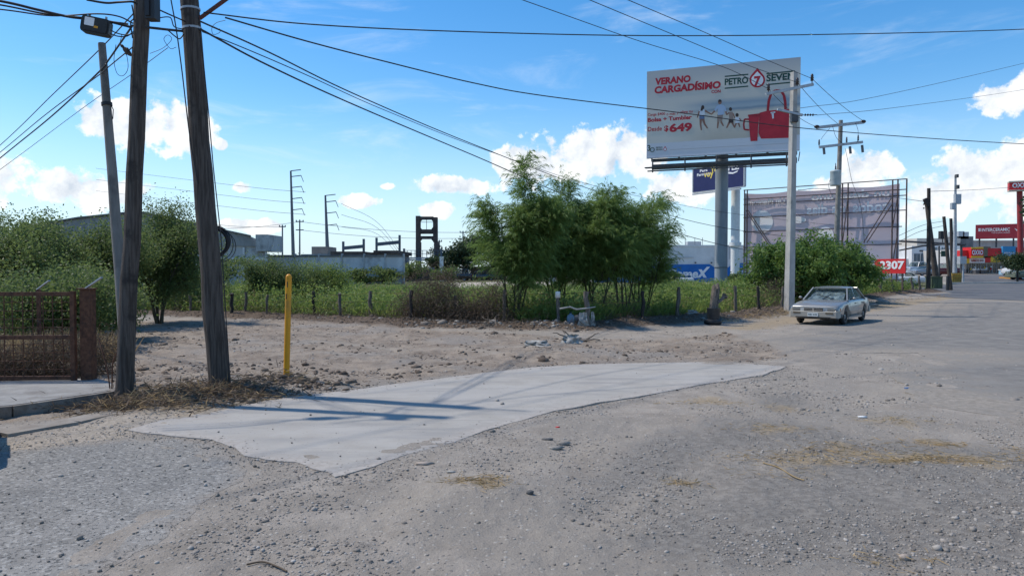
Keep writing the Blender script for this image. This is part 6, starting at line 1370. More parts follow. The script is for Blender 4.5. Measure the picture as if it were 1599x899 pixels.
for (x0, x1, lab) in ((1523.5, 1529.5, 'left dark rubbish bin at the convenience store door'), (1532, 1541, 'right wide dark ice box at the convenience store door')):
    p = base_pt((x0+x1)/2, D-2); p.z = at(x0, 427.5, D-2).z; o = thing('bin', lab, 'bin', p); wall_box(o, 'body', DSTEEL, x0, x1, D-2.6, D-2.6, 421.5, .8, ybot=428.6); wall_box(o, 'lid', STEEL, x0-.3, x1+.3, D-2.65, D-2.65, 420, .9, ybot=421.4)
bx = thing('crate', 'pale blue ice chest right of the convenience store windows', 'ice chest', base_pt(1571, D-6)); wall_box(bx, 'body', M('pale_blue_box', (.24, .42, .55), None, rough=.6), 1567, 1576.5, D-6, D-6, 421.5, 1); wall_box(bx, 'lid', WHITE, 1566.5, 1577, D-6.05, D-6.05, 420.5, 1.1, ybot=421.6)
D = 84; ps = thing('pole_sign', 'red and white store sign box on a tall red pole at the right edge', 'sign', base_pt(1593, D)); MB().tube([base_pt(1594.5, D+.5)-Vector((0, 0, .3)), at(1592, 290, D+.5)], .30, 14).build('pole', M('red_pole_paint', (.30, .028, .03), (.26, .022, .024), .5, .5), ps)
pb2 = wall_box(ps, 'sign_box', REDPAINT, 1576, 1614, D, D-1, 283, 1.1, ybot=297); wall_box(pb2, 'trim_band', M('cream', (.60, .54, .42), None), 1575.8, 1614, D-.05, D-1.05, 282, 1.2, ybot=284.2); wall_box(pb2, 'trim_band', MATS['cream'], 1575.8, 1614, D-.05, D-1.05, 296, 1.2, ybot=297.6)
bl, br, tl = at(1577, 295.5, D-.08), at(1613, 295.5, D-1.05), at(1577, 284.5, D-.08); br.z = bl.z; fs = Face(bl, br, tl, ps); fs.text('OXXO', .10, .16, .96, .84, WHITEV, parent=pb2, bold=.035, z=.02)
# street furniture and leaning dark poles
def dark_pole(label, x0, y0, x1, y1, D_, r0, r1, mat=DARKPOLE, name='wooden_pole'):
    b = at(x0, y0, D_); b.z = gz(b.x, b.y); o = thing(name, label, 'pole', b, group='dark poles at the street corner'); mb = MB(); taper_pole(mb, b-Vector((0, 0, .3)), at(x1, y1, D_), r0, r1, 8, 8, .008); mb.build('shaft', mat, o); return o
o = dark_pole('tallest black pole at the end of the fence by the street', 1449.5, 465, 1450.5, 294, 59, .17, .13)
MB().beam(at(1444.5, 310, 58.9), at(1449, 322, 58.9), .26, .3).build('bracket', DARKPOLE, o)
for y in (313, 319, 325): MB().sphere(at(1442.5, y, 58.9), .07, 6, 5).build('insulator', PORC, o)
o = dark_pole('grey prop pole leaning against the tallest black pole', 1464, 437, 1447, 318, 70, .30, .17, WOODPOLE); o = dark_pole('leaning brown pole right of the green utility box', 1485, 460, 1474, 338, 63, .17, .13, WOODPOLE); o = dark_pole('thin black pole beside the leaning brown pole', 1487.5, 441, 1485, 341, 82, .2, .16)
b = base_pt(1480, 62.5); o = thing('stake', 'short black stake at the foot of the leaning brown pole', 'post', b); mb = MB(); mb.beam(b-Vector((0, 0, .1)), b+Vector((0.02, 0, 1.25)), .2, .2); mb.build('stake', BLACKP, o)
b = base_pt(1491, 80); o = thing('street_lamp', 'tall grey steel mast with small camera boxes at the street corner', 'mast', b); MB().tube([b-Vector((0, 0, .3)), at(1492, 274, 80)], [.24, .11], 12).build('shaft', STEEL, o)
for (x, y, s, m) in ((1495, 311, .9, STEEL), (1488, 322, .6, STEEL), (1495, 292, .35, DSTEEL), (1494, 275, .3, DSTEEL)): MB().box(at(x, y, 79.6), (s*.7, .4, s*1.2)).build('camera_box', m, o); MB().beam(at(x, y, 79.7), at(1491.5, y+1, 80), .08).build('bracket', m, o)
o = thing('traffic_light', 'dark traffic light arm stretching left across the street from the corner', 'traffic light', base_pt(1498, 86)); MB().tube([base_pt(1501, 86)-Vector((0, 0, .2)), at(1501, 378, 86)], .14, 8).build('mast', DSTEEL, o); MB().tube([at(1506, 382, 86), at(1404, 376.5, 84)], [.16, .11], 8).build('arm', DSTEEL, o)
mb = MB(); mb.tube([at(1478, 380, 84), at(1440, 384, 84), at(1404, 391, 84)], [.11, .11, .08], 8); mb.build('arm', DSTEEL, o)
hd = MB().box(at(1471.5, 367, 83.5), (.65, .5, .9)).build('signal_head', BLACKP, o)
for k in range(3): MB().sphere(at(1467.5, 366, 83.5)+Vector((0, 0, .28-.28*k)), .10, 8, 6).build('visor', BLACKP, hd)
MB().beam(at(1471.5, 367, 83.7), at(1472, 379.5, 84.4), .09).build('hanger', DSTEEL, o)
o = thing('utility_box', 'green utility box behind the tallest black pole', 'utility box', base_pt(1463, 66)); GB = M('green_cabinet_paint', (.065, .085, .045), (.09, .11, .06), 1.5, .7); wall_box(o, 'cabinet', GB, 1455, 1472, 66, 66, 433, 1.0); wall_box(o, 'lid', GB, 1454.6, 1472.4, 65.95, 65.95, 431.5, 1.1, ybot=433)
wall_box(o, 'door', GB, 1457, 1463.3, 65.96, 65.96, 436, .05, ybot=458); wall_box(o, 'door', GB, 1463.8, 1470, 65.96, 65.96, 436, .05, ybot=458)
o = thing('road_barrier', 'yellow wooden barrier around the foot of the grey mast', 'barrier', base_pt(1494, 78)); YW = M('yellow_timber', (.42, .29, .06), (.34, .22, .06), 2, .8)
for k in range(6): wall_box(o, 'upright', YW, 1487+k*2.6, 1488.6+k*2.6, 78, 78, 427, .14)
for y in (426, 431): wall_box(o, 'rail', YW, 1486, 1502.5, 77.85, 77.85, y, .12, ybot=y+1.6)
o = thing('control_cabinet', 'grey control cabinet raised on a post beside the yellow barrier', 'cabinet', base_pt(1504, 79)); wall_box(o, 'cabinet', STEEL, 1499.5, 1509.5, 79, 79, 400, .6, ybot=412); MB().beam(base_pt(1504, 79.3), at(1504, 411, 79.3), .16).build('post', STEEL, o)
o = thing('traffic_sign', 'green road sign board between the prop pole and the leaning brown pole', 'sign', base_pt(1474, 90)); wall_box(o, 'board', M('road_green', (.035, .075, .05), None), 1470, 1479, 90, 90, 391.5, .1, ybot=400.5); MB().beam(base_pt(1466.5, 90.3), at(1466.5, 384, 90.3), .14).build('post', DSTEEL, o); MB().beam(at(1466.5, 395, 90.2), at(1479, 395, 90.2), .1).build('arm', DSTEEL, o)
o = thing('planter', 'orange planter kerb under the round tree at the right edge', 'planter', base_pt(1583, 86)); wall_box(o, 'wall', M('orange_paint', (.55, .26, .05), (.48, .22, .05), 1, .7), 1577.5, 1590, 86, 86, 432.5, 2)
# more distant trees
def far_tree(px, D_, H, cr, label, seed, count=2600, trunk_h=.35, mat=LF_FAR, tr=DARKPOLE, name='distant_tree', L=.42, grp='trees in the distance'):
    b = base_pt(px, D_); o = thing(name, label, 'tree', b, group=grp); rd = random.Random(seed); mb = MB(); mb.tube([b-Vector((0, 0, .2)), b+Vector((rd.uniform(-.2, .2), 0, H*trunk_h)), b+Vector((rd.uniform(-.5, .5), 0, H*.8))], [H*.022+.05, H*.018+.04, .03], 6)
    cl = [Vector((b.x+rd.gauss(0, cr*.5), b.y+rd.gauss(0, cr*.4), b.z+H*rd.uniform(trunk_h+.08, .93))) for k in range(16)]
    for c in cl: mb.tube([b+Vector((0, 0, H*trunk_h)), c], [.06, .02], 4, cap=False)
    mb.build('trunk', tr, o); cl = np.array(cl); k = rng.integers(0, len(cl), count); P_ = cl[k]+rng.normal(size=(count, 3))*np.array([cr*.24, cr*.24, H*.075]); V, Fq = leaf_geo(P_, rnd_dirs(count), rng.uniform(.6, 1.3, count)*L, rng.uniform(.6, 1.3, count)*L*.6, .15); mesh_np('crown', V, Fq, mat, o)
far_tree(708, 112, 4.6, 2.0, 'lowest dark tree right of the white post in the distance', 1); far_tree(727, 114, 5.8, 2.6, 'dark tree behind the small utility pole in the distance', 2); far_tree(748, 116, 7.0, 2.6, 'tallest dark tree left of the feathery trees in the distance', 3, trunk_h=.5, tr=CONC); far_tree(772, 118, 6.4, 2.6, 'dark tree just behind the first feathery tree in the distance', 4, trunk_h=.5, tr=CONC); far_tree(682, 108, 3.4, 1.6, 'small dark tree inside the foot of the brown portal frame', 5)
far_tree(800, 115, 6, 3, 'dark tree glimpsed through the first feathery tree', 6); far_tree(905, 112, 5, 4, 'dark tree glimpsed behind the middle feathery trees', 7); far_tree(960, 95, 4.4, 3, 'dark tree glimpsed left of the blue wall band', 9)
far_tree(1589, 80, 3.0, 1.35, 'round dark tree standing before the convenience store', 11, 4200, .42, L=.22, grp=None)
far_tree(1416, 128, 4.4, 2.6, 'dark tree behind the red number sign', 12); far_tree(1428, 150, 5.6, 2.6, 'tree behind the white two storey building', 13); far_tree(1612, 70, 8.8, .8, 'palm like dark fronds at the right edge of the view', 15, 900, .8, L=.5, grp=None)
for i, (px, D_) in enumerate(((640, 90), (600, 82.5), (560, 82), (690, 92), (1040, 88), (1150, 85), (345, 70))):
    far_tree(px, D_, (2.6, 2.0, 1.8, 2.4, 1.6, 1.5, 3)[i], 1.5, ('bush beside the end of the grey block wall', 'bush at the grey block wall below its last panel', 'bush at the middle of the grey block wall', 'bush in front of the white post', 'bush before the white car at the paint shop', 'bush before the blue band of the paint shop behind the column', 'bush against the warehouse wall')[i], 30+i, 1400, .15, LF_MES, name='distant_bush', L=.3, grp='bushes in the distance')
# distant hedge line that reads as one mass
x = np.concatenate([rng.uniform(-190, -58, 4000), rng.uniform(-190, 260, 9000)]); y = np.concatenate([rng.uniform(95, 130, 4000), rng.uniform(165, 210, 9000)])
Pt = np.stack([x, y, gbase(x, y)+rng.random(len(x))**1.4*(2.2+2.0*fbm(x*.12, y*.12, 7))], 1); V, Fq = leaf_geo(Pt, rnd_dirs(len(x)), .8, .5, .1); props(mesh_np('distant_hedge', V, Fq, LF_FAR), kind='stuff')
# far overhead lines
for (p0, p1, lab) in (((290, 343, 120), (441, 354, 120), 'faint distant line left of the small poles, upper'), ((290, 356, 120), (468, 346, 120), 'faint distant line left of the small poles, lower'), ((468, 346, 120), (723, 363, 125), 'faint distant line passing the brown portal frame, upper'), ((468, 359, 120), (723, 372, 125), 'faint distant line passing the brown portal frame, lower'), ((723, 363, 125), (1023, 372, 140), 'faint distant line behind the feathery trees')):
    cable((at(*p0), at(*p1)), .035, lab, group='distant overhead lines', mat=TP, sag=.5, name='distant_line')
for y in (293, 310.5, 328): cable((at(477, y+7, 150), at(380, y-2, 190), at(150, y-30, 240)), .05, ('highest', 'middle', 'lowest')[(293, 310.5, 328).index(y)]+' faint transmission line left of the taller transmission pole', group='transmission lines', mat=TP, name='distant_line')
for i, (y, z) in enumerate(((316, 340), (333, 350), (352, 366))): cable((at(533, y+2, 150), at(590, (y+430)/2-25, 150), at(640, 415+i*3, 135)), .04, ('upper', 'middle', 'lower')[i]+' transmission line sloping down right from the shorter transmission pole', group='transmission lines', mat=TP, name='distant_line')
for (a, lab) in ((((1446, 315, 58.9), (1300, 296, 48), (1246, 297, 40)), 'thin cable from the tallest black pole along the top of the hoarding'), (((1450, 299, 59), (1530, 296, 70), (1640, 288, 85)), 'thin cable from the tallest black pole to the red pole sign'), (((1475, 345, 63), (1440, 352, 63), (1395, 372, 60)), 'upper thin cable from the leaning brown pole to the hoarding'), (((1475, 352, 63), (1435, 362, 63), (1395, 382, 60)), 'lower thin cable from the leaning brown pole to the hoarding')):
    cable([at(*q) for q in a], .02, lab, group='cables at the street corner', mat=DSTEEL)
# ---------------------------------------------------------------- cars
CARP = {}
def car_paint(nm, c, rough=.28, metal=.45): return M(nm, c, None, rough=rough, metal=metal, coat=.5, spec=.5)
SILVER = car_paint('faded_silver_paint', (.27, .268, .255), .34, .35)
def loft(mb, secs, closed_ends=True, smooth=True):
    n = len(secs[0]); vs = [p for s in secs for p in s]; fs = []
    for i in range(len(secs)-1):
        for k in range(n): k2 = (k+1) % n; fs.append((i*n+k, (i+1)*n+k, (i+1)*n+k2, i*n+k2))
    n0 = len(mb.v); mb.add(vs, fs, smooth)
    mb.add(secs[0], [tuple(range(n))]); mb.add(secs[-1], [tuple(range(n))[::-1]])
def boolean_cut(me, cutters):
    o = bpy.data.objects.new('work', me); COL.objects.link(o); cs = []
    for c in cutters:
        k = bpy.data.objects.new('work', c); COL.objects.link(k); cs.append(k); m = o.modifiers.new('b', 'BOOLEAN'); m.operation = 'DIFFERENCE'; m.object = k; m.solver = 'EXACT'
    dg = bpy.context.evaluated_depsgraph_get(); dg.update(); r = bpy.data.meshes.new_from_object(o.evaluated_get(dg))
    for k in [o]+cs: bpy.data.objects.remove(k)
    return r
def build_car(name, label, cat, loc, heading, paint, kind='sedan', lower=None, detail=True, wheel_c=None, group=None, shade=False):
    root = thing(name, label, cat, loc, rotz=heading, group=group)
    SP = dict(sedan=dict(L=2.3, w=.865, belt=.88, roof=1.345, hood=.80, wb=1.32, r=.305, ws=(.98, .28), rw=(-1.62, -.98), tail=.90),
              suv=dict(L=2.2, w=.90, belt=1.02, roof=1.66, hood=.98, wb=1.30, r=.345, ws=(1.05, .35), rw=(-2.02, -1.75), tail=1.02),
              pickup=dict(L=2.6, w=.95, belt=1.10, roof=1.78, hood=1.05, wb=1.65, r=.37, ws=(1.15, .62), rw=(-.72, -.60), tail=1.05))[kind]
    L, w_, belt, roof, hood, wb, r = (SP[k] for k in ('L', 'w', 'belt', 'roof', 'hood', 'wb', 'r'))
    def sec(x, zb, zt, hw, crown=.03, tk=.88):
        pts = [(hw*.80, zb), (hw*.95, zb+.05), (hw, zb+.18), (hw*1.005, (zb+zt)/2+.05), (hw*.985, zt-.10), (hw*.955, zt-.035), (hw*tk, zt+.004), (hw*.45, zt+crown*.8)]
        ring = [Vector((x, y, z)) for y, z in pts]+[Vector((x, 0, zt+crown))]+[Vector((x, -y, z)) for y, z in pts[::-1]]; return ring
    xw = SP['ws'][0]; tail = SP['tail']
    secs = [sec(L-.01, .40, hood-.17, w_*.84, .0), sec(L, .38, hood-.145, w_*.92, .0), sec(L-.05, .30, hood-.10, w_*.96, .01), sec(L-.25, .24, hood-.06, w_*.985, .02), sec(L-.75, .21, hood+.01, w_, .035), sec(xw+.02, .20, belt-.025, w_, .03), sec(xw-.5, .20, belt, w_, .02), sec(-.2, .20, belt+.01, w_, .01), sec(-1.2, .20, belt+.015, w_, .01),
            sec(-L+.6, .23, tail+.01, w_*.985, .03), sec(-L+.22, .27, tail-.005, w_*.965, .03), sec(-L+.03, .33, tail-.06, w_*.93, .01), sec(-L, .40, tail-.12, w_*.88, .0)]
    mb = MB(); loft(mb, secs); me = mb.mesh('body'); bmx = bmesh.new(); bmx.from_mesh(me); bmesh.ops.remove_doubles(bmx, verts=bmx.verts, dist=1e-5); bmesh.ops.recalc_face_normals(bmx, faces=bmx.faces); bmx.to_mesh(me); bmx.free()
    if detail:
        cut = []
        for x in (wb, -wb):
            c = MB(); c.tube([(x, -1.2, r), (x, 1.2, r)], r+.075, 24, smooth=True); cm_ = c.mesh('work'); b2 = bmesh.new(); b2.from_mesh(cm_); bmesh.ops.remove_doubles(b2, verts=b2.verts, dist=1e-5); bmesh.ops.recalc_face_normals(b2, faces=b2.faces); b2.to_mesh(cm_); b2.free(); cut.append(cm_)
        me = boolean_cut(me, cut); me.name = 'body'
    new_obj('body', me, root, paint)
    if detail: MB().box((0, 0, .40), (2*L-.5, w_*1.45, .36)).build('underbody', BLACKP, root, local=True)
    # cabin: roof, pillars, glass
    (x0, x1), (x2, x3) = SP['ws'], SP['rw']; hb, ht = w_*.90, w_*.70; zb, zt = belt-.01, roof
    rf = [(x1+.04, ht*.97), (x1-.25, ht*1.02), (x3+.3, ht*1.02), (x3-.03, ht*.95)]
    rs = []
    for (x, h), dz in zip(rf, (-.02, .0, .0, -.025)):
        z = zt+dz; rs.append([Vector((x, h, z-.055)), Vector((x, h*.96, z-.012)), Vector((x, h*.6, z+.012)), Vector((x, 0, z+.02)), Vector((x, -h*.6, z+.012)), Vector((x, -h*.96, z-.012)), Vector((x, -h, z-.055))])
    mb = MB(); loft(mb, rs); roof_o = mb.build('roof', paint, root, local=True)
    gl = paint if shade else CGLASS
    def pane(nm, pts, th=.012, mat=CGLASS):
        a, b, c = (Vector(p) for p in pts[:3]); n = (b-a).cross(c-a).normalized()*th; k = len(pts); q = [Vector(p) for p in pts]; return MB().add(q+[p-n for p in q], [tuple(range(k)), tuple(range(k, 2*k))[::-1]]+[(i, i+k, (i+1) % k+k, (i+1) % k) for i in range(k)]).build(nm, mat, root, local=True)
    ztg = zt-.05
    pane('windscreen', [(x0, -hb*.92, zb+.02), (x0, hb*.92, zb+.02), (x1+.03, ht*.92, ztg+.01), (x1+.03, -ht*.92, ztg+.01)])
    pane('rear_window', [(x2, hb*.90, zb+.02), (x2, -hb*.90, zb+.02), (x3-.02, -ht*.90, ztg+.01), (x3-.02, ht*.90, ztg+.01)])
    def side_pt(x, f, s, t):      # f: 0 belt, 1 roof
        return Vector((x, s*(hb+.02+(ht+.015-hb-.02)*f), zb+.01+(ztg-zb-.01)*f))
    xm = (x1+x3)/2+.06 if kind != 'pickup' else x3+.05
    for s in (1, -1):
        def order(p): return p if s > 0 else p[::-1]
        fa = [side_pt(x0-.20, .04, s, 0), side_pt(xm+.03, .04, s, 0), side_pt(xm+.03, .93, s, 0), side_pt(x1+.03-.06, .93, s, 0)]
        pane('side_window', order(fa)[::-1])
        if kind != 'pickup':
            fb = [side_pt(xm-.05, .04, s, 0), side_pt(x2+.40, .04, s, 0), side_pt(x3+.16, .93, s, 0), side_pt(xm-.05, .93, s, 0)]; pane('side_window', order(fb)[::-1])
        for a, b, t in (((x0-.06, 0), (x1-.0, 1), .055), ((xm-.01, 0), (xm-.01, 1), .06), ((x2+.12, 0), (x3+.04, 1), .16 if kind == 'sedan' else .10)):
            MB().beam(side_pt(a[0], a[1], s, 0)-Vector((0, s*.02, .02)), side_pt(b[0], b[1], s, 0)-Vector((0, s*.02, -.02)), t, .035).build('pillar', paint, root, local=True)
        if not detail: continue
        mi = MB().sphere((x0-.32, s*(w_+.10), belt+.06), .062, 10, 7, (.55, 1.15, .8)).build('mirror', paint, root, local=True)
        MB().beam((x0-.32, s*(w_-.05), belt+.02), (x0-.32, s*(w_+.07), belt+.05), .04).build('mirror_arm', BLACKP, mi, local=True)
        for x in (.05, -.92): MB().box((x, s*(w_+.006), belt-.13), (.17, .02, .03)).build('door_handle', BLACKP, root, local=True)
        for xa in (x0-.15, xm-.01, -1.25): MB().beam((xa, s*(w_+.001), .30), (xa-.0, s*(w_*.985+.003), belt-.11), .010, .012).build('door_seam', BLACKP, root, local=True)
        MB().box((0, s*(w_+.010), .50), (2*wb-2*r-.14, .022, .055)).build('side_moulding', lower or paint, root, local=True)
        MB().box((.0, s*(w_*.97), .235), (2*wb-2*r-.14, .02, .07)).build('sill', lower or paint, root, local=True)
    # wheels
    tm = MB(); tyre(tm, (0, 0, 0), r-.085, .085, 1.1, 28, 10, M=Matrix.Rotation(R(90), 4, 'X')); tme = tm.mesh('tyre')
    rmb = MB(); rmb.lathe([(0, .06), (.05, .065), (.07, .05), (.15, .045), (r-.12, .075), (r-.085, .085), (r-.08, .0), (.0, -.02)], 20, M=Matrix.Rotation(R(90), 4, 'X')); rme = rmb.mesh('rim')
    for k in range(5):
        pass
    for sx in (1, -1):
        for s in (1, -1):
            wo = new_obj('wheel', tme, root, BLACK); wo.location = (sx*wb, s*(w_-.115), r); wo.rotation_euler = (0, 0, 0 if s < 0 else math.pi)
            ro = new_obj('rim', rme, wo, wheel_c or STEEL)
            if detail:
                hb_ = MB()
                for k in range(6): a = k*math.pi/3; hb_.box((math.cos(a)*.115, -.072, math.sin(a)*.115), (.045, .02, .045))
                hb_.build('vent_slot', BLACKP, wo, local=True)['kind'] = 'stuff'
    CH = M('chrome', (.62, .62, .62), None, rough=.15, metal=.95); LAMP = M('headlamp_glass', (.30, .32, .33), (.42, .44, .45), 14, .12); AMB = M('amber_lens', (.50, .13, .03), None, rough=.2); RED_ = M('tail_lens', (.35, .012, .012), None, rough=.2)
    # front: bumper, grille, lamps, plate
    fz = hood-.165
    bz = M('bumper_beige', (.33, .31, .27), None, rough=.5) if detail and paint is SILVER else (lower or paint)
    bs = []
    for x, hw, z0, z1 in ((L-.22, w_*1.0, .30, .50), (L+.02, w_*.985, .28, .52), (L+.075, w_*.90, .30, .51), (L+.085, w_*.5, .31, .50)):
        bs.append([Vector((x, hw, z0)), Vector((x, hw, z1)), Vector((x, -hw, z1)), Vector((x, -hw, z0))])
    mb = MB(); loft(mb, bs, smooth=False); mb.build('bumper', bz, root, local=True)
    bs = []
    for x, hw, z0, z1 in ((-L+.25, w_*.99, .34, .56), (-L-.03, w_*.97, .32, .57), (-L-.07, w_*.86, .34, .55)): bs.append([Vector((x, -hw, z0)), Vector((x, -hw, z1)), Vector((x, hw, z1)), Vector((x, hw, z0))])
    mb = MB(); loft(mb, bs, smooth=False); mb.build('bumper', bz, root, local=True)
    gr_ = MB().box((L+.012, 0, fz-.065), (.05, .62, .125)).build('grille', BLACKP, root, local=True)
    for z in (fz-.005, fz-.065, fz-.125): MB().box((L+.035, 0, z), (.03, .64, .02)).build('grille_bar', CH, gr_, local=True)
    MB().box((L+.036, 0, fz-.065), (.035, .045, .13)).build('grille_bar', CH, gr_, local=True)
    for s in (1, -1):
        hl = [Vector((L+.02, s*.33, fz-.125)), Vector((L-.06, s*w_*.80, fz-.125)), Vector((L-.06, s*w_*.80, fz-.0)), Vector((L+.02, s*.33, fz+.0))]
        MB().add(hl+[p-Vector((.14, 0, 0)) for p in hl], [(0, 1, 2, 3), (7, 6, 5, 4), (0, 4, 5, 1), (1, 5, 6, 2), (2, 6, 7, 3), (3, 7, 4, 0)]).build('headlight', LAMP, root, local=True)
        tl_ = [Vector((L-.058, s*w_*.81, fz-.125)), Vector((L-.24, s*w_*1.0, fz-.125)), Vector((L-.24, s*w_*1.0, fz-.01)), Vector((L-.058, s*w_*.81, fz-.0))]
        MB().add(tl_+[p-Vector((.14, s*.05, 0)) for p in tl_], [(0, 1, 2, 3), (7, 6, 5, 4), (0, 4, 5, 1), (1, 5, 6, 2), (2, 6, 7, 3), (3, 7, 4, 0)]).build('indicator', AMB, root, local=True)
        MB().box((-L-.005, s*w_*.68, tail-.23), (.05, w_*.42, .15)).build('tail_light', RED_, root, local=True)
        if detail: MB().box((L+.083, s*.56, .455), (.02, .26, .05)).build('parking_light', M('smoked_lens', (.12, .09, .06), None, rough=.2), root, local=True)
    if detail:
        pl = MB().box((L+.100, 0, .40), (.012, .36, .13)).build('number_plate', M('plate_white', (.62, .64, .64), None), root, local=True)
        me = text_mesh('REK 4152', .30, .055, .003, .02); me.transform(Matrix.Translation((L+.107, -.15, .375)) @ Matrix.Rotation(R(90), 4, 'Z') @ Matrix.Rotation(R(90), 4, 'X')); new_obj('lettering', me, pl, GREENV)
        MB().box((L+.083, 0, .305), (.02, 1.2, .035)).build('air_slot', BLACKP, root, local=True)
        # crumpled reflective sunshade behind the windscreen, dashboard, seats
        rd = random.Random(3); n, m = 14, 7; vs = []; fs = []
        for i in range(n):
            for j in range(m):
                u, v = i/(n-1)*2-1, j/(m-1); x = x0-.16+(x1-x0)*v; y = u*(hb*.84+(ht-hb)*.84*v); vs.append((x+rd.gauss(0, .018), y, zb+.0+(ztg-zb-.06)*v+rd.gauss(0, .012)))
        for i in range(n-1):
            for j in range(m-1): fs.append((i*m+j, (i+1)*m+j, (i+1)*m+j+1, i*m+j+1))
        if shade: pass
        MB().add(vs, fs).build('sunshade', M('crumpled_foil', (.62, .66, .66), (.30, .34, .35), 9, .35, metal=.5), root, local=True) if paint is SILVER else None
        MB().box((x0-.25, 0, zb-.06), (.5, hb*1.7, .12)).build('dashboard', BLACKP, root, local=True)
        for (x, y) in ((.0, .36), (.0, -.36)): MB().box((x-.1, y, .75), (.16, .44, .62)).build('seat', M('grey_seat', (.12, .12, .12), None), root, local=True)
        MB().box((-1.0, 0, .72), (.16, 1.2, .5)).build('seat', MATS['grey_seat'], root, local=True)
        if paint is SILVER:
            for y0, y1 in ((.1, -.35), (-.30, .15)):
                MB().beam((x0+.02, y0+.25, zb+.035), (x0-.30, y1+.0, zb+.20), .02).build('wiper', BLACKP, root, local=True)
    if kind == 'pickup':
        MB().box((-1.68, 0, belt+.02), (1.75, w_*1.8, .06)).build('bed_liner', BLACKP, root, local=True)
    return root
ch = math.atan2(-.78, -.63)
fl = on_ground(1310, 509); hx, hy = math.cos(ch), math.sin(ch)
ctr = Vector((fl.x, fl.y, 0))-Vector((hx, hy, 0))*2.3-Vector((-hy, hx, 0))*.865; ctr.z = float(gbase(ctr.x, ctr.y))+.008
build_car('sedan', 'old silver four door sedan parked on the roadside by the concrete pole', 'car', ctr, ch, SILVER, wheel_c=M('grey_wheel_cover', (.30, .30, .31), None, rough=.45))
DK = car_paint('black_car_paint', (.02, .022, .028), .2, .2); WH = car_paint('white_car_paint', (.68, .68, .68), .3, 0); GR = car_paint('grey_car_paint', (.25, .26, .28), .3, .4); MR = car_paint('dark_red_car_paint', (.10, .012, .015), .3, .2); SL = car_paint('silver_car_paint', (.45, .46, .48), .3, .4); OLV = car_paint('olive_car_paint', (.12, .14, .10), .4, .1)
def park(name, label, cat, px, D_, deg, paint, kind):
    b = base_pt(px, D_); b.z = float(gbase(b.x, b.y))+.012; return build_car(name, label, cat, b, R(deg), paint, kind, detail=False)
park('suv', 'white sport utility car parked before the Comex wall', 'car', 1066, 146, 165, WH, 'suv')
park('parked_car', 'dark hatchback parked below the distant dark trees, left of two', 'car', 713, 104, 172, DK, 'suv'); park('parked_car', 'dark car parked below the distant dark trees, right of two', 'car', 752, 106, 8, DK, 'sedan')
park('parked_car', 'dark car parked at the blue wall right of the billboard column', 'car', 1143, 143, 178, DK, 'sedan')
park('pickup', 'silver pickup parked before the white two storey building', 'pickup', 1434, 104, 200, SL, 'pickup'); park('parked_car', 'pale grey car parked in front of the silver pickup by the tallest black pole', 'car', 1447, 96, 190, GR, 'sedan'); park('suv', 'dark red van standing behind the leaning brown pole', 'van', 1474, 96, 170, MR, 'suv')
park('suv', 'white car parked with its red tail lights towards us beside the round tree', 'car', 1584, 97, 75, WH, 'suv'); park('pickup', 'olive off road car entering at the right edge', 'car', 1612, 84, 180, OLV, 'pickup')
park('parked_car', 'white car glimpsed between the red number sign and the hoarding', 'car', 1404, 72, 165, WH, 'sedan')
b = Vector((-7.26, 5.82, 0)); b.z = float(gbase(b.x, b.y))+.01
build_car('parked_car', 'dark car parked beside the sidewalk, cut off by the left edge of the view', 'car', b, R(35.3), DK, 'sedan')
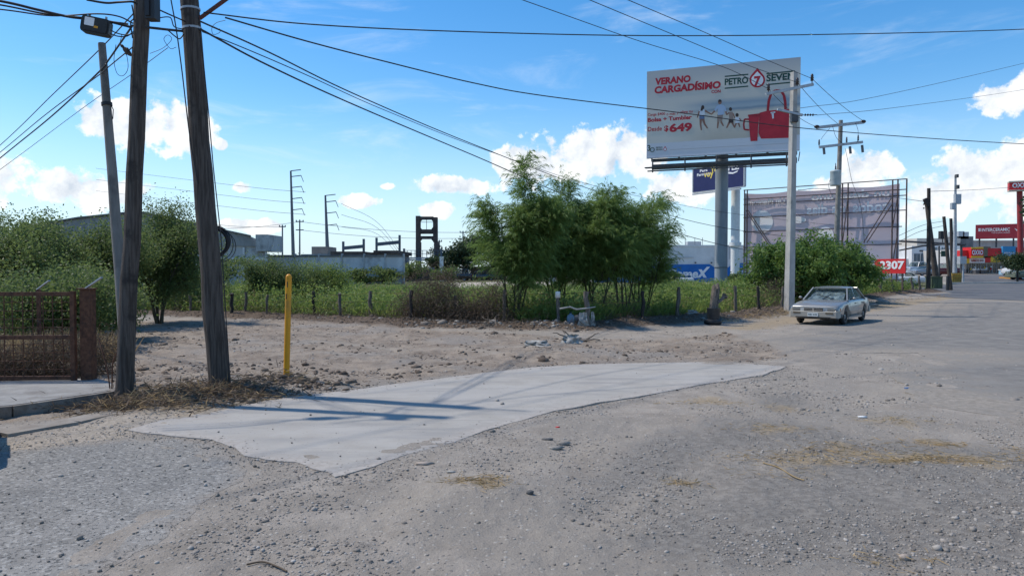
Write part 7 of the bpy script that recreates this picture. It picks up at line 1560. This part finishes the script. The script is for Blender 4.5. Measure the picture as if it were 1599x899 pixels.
# small stones and scraps lying on the gravel
def big_stone(label, px, py, sx, sy, sz, mat, seed, name='stone', cat='stone'):
    b = on_ground(px, py); b.z += float(ground_relief(np.array([b.x]), np.array([b.y]))[0]); V = icoV.copy(); r_ = np.random.default_rng(seed); V = V*(1+r_.normal(0, .12, (len(V), 1)))*np.array([sx, sy, sz])/2+np.array([b.x, b.y, b.z+sz*.28]); return props(mesh_np(name, V, icoF, mat), label, cat)
TANST = M('tan_stone', (.36, .30, .25), (.28, .23, .19), 8, .9, .4, 40)
big_stone('tan rounded stone at the bottom right of the gravel', 1413, 874, .085, .06, .045, TANST, 1); big_stone('flat tan slab of stone below the tip of the concrete patch', 662, 726, .20, .10, .03, TANST, 2); big_stone('flat pale slab on the gravel right of the concrete patch', 868, 699, .20, .11, .04, STONE, 3); big_stone('pale stone stacked behind the flat pale slab', 880, 692, .16, .10, .05, STONE, 4); big_stone('dark flake of stone beside the flat pale slab', 855, 688, .14, .06, .03, STONED, 5)
big_stone('dark lump of asphalt on the worn road at the left', 106, 797, .05, .035, .03, STONED, 6); big_stone('thin dark chip at the edge of the concrete patch', 322, 700, .10, .035, .02, STONED, 7); big_stone('white flat stone among the dry straw at the right', 1347, 653, .13, .08, .03, WHITE, 8); big_stone('pale crumpled scrap below the tip of the concrete patch', 706, 740, .11, .06, .02, TRASHW, 9, 'paper_scrap', 'rubbish'); big_stone('small dark stone right of the concrete patch tip', 828, 780, .07, .05, .05, STONED, 10); big_stone('white bottle cap sized scrap at the right on the straw', 1432, 722, .08, .05, .03, TRASHW, 11, 'paper_scrap', 'rubbish')
big_stone('pale flat slab on the bank behind the parked car', 1378, 473, .9, .5, .22, STONE, 12); big_stone('broken concrete slab on the bank behind the parked car, left', 1363, 478, .8, .5, .2, TANST, 13); big_stone('white lump of rubble on the bank left of the tyre stump', 1048, 500, .5, .3, .22, WHITE, 14); big_stone('blue plastic scrap on the gravel at the right', 1417, 605, .12, .08, .03, M('blue_plastic', (.08, .16, .32), None, rough=.5), 15, 'plastic_scrap', 'rubbish'); big_stone('red wrapper on the gravel right of the concrete patch', 871, 668, .06, .04, .02, REDPAINT, 16, 'wrapper', 'rubbish')
for (pts, lab) in ((((1192, 720), (1215, 728), (1240, 740), (1256, 745)), 'long dry stalk lying on the straw at the right'), (((385, 878), (410, 876), (432, 882), (448, 890)), 'thin curved twig at the bottom of the gravel')):
    q = []
    for (x, y) in pts: b = on_ground(x, y); b.z += float(ground_relief(np.array([b.x]), np.array([b.y]))[0])+.012; q.append(b)
    cable(q, .006, lab, 'twig', mat=STRAWM if 'stalk' in lab else DRYB, name='twig')
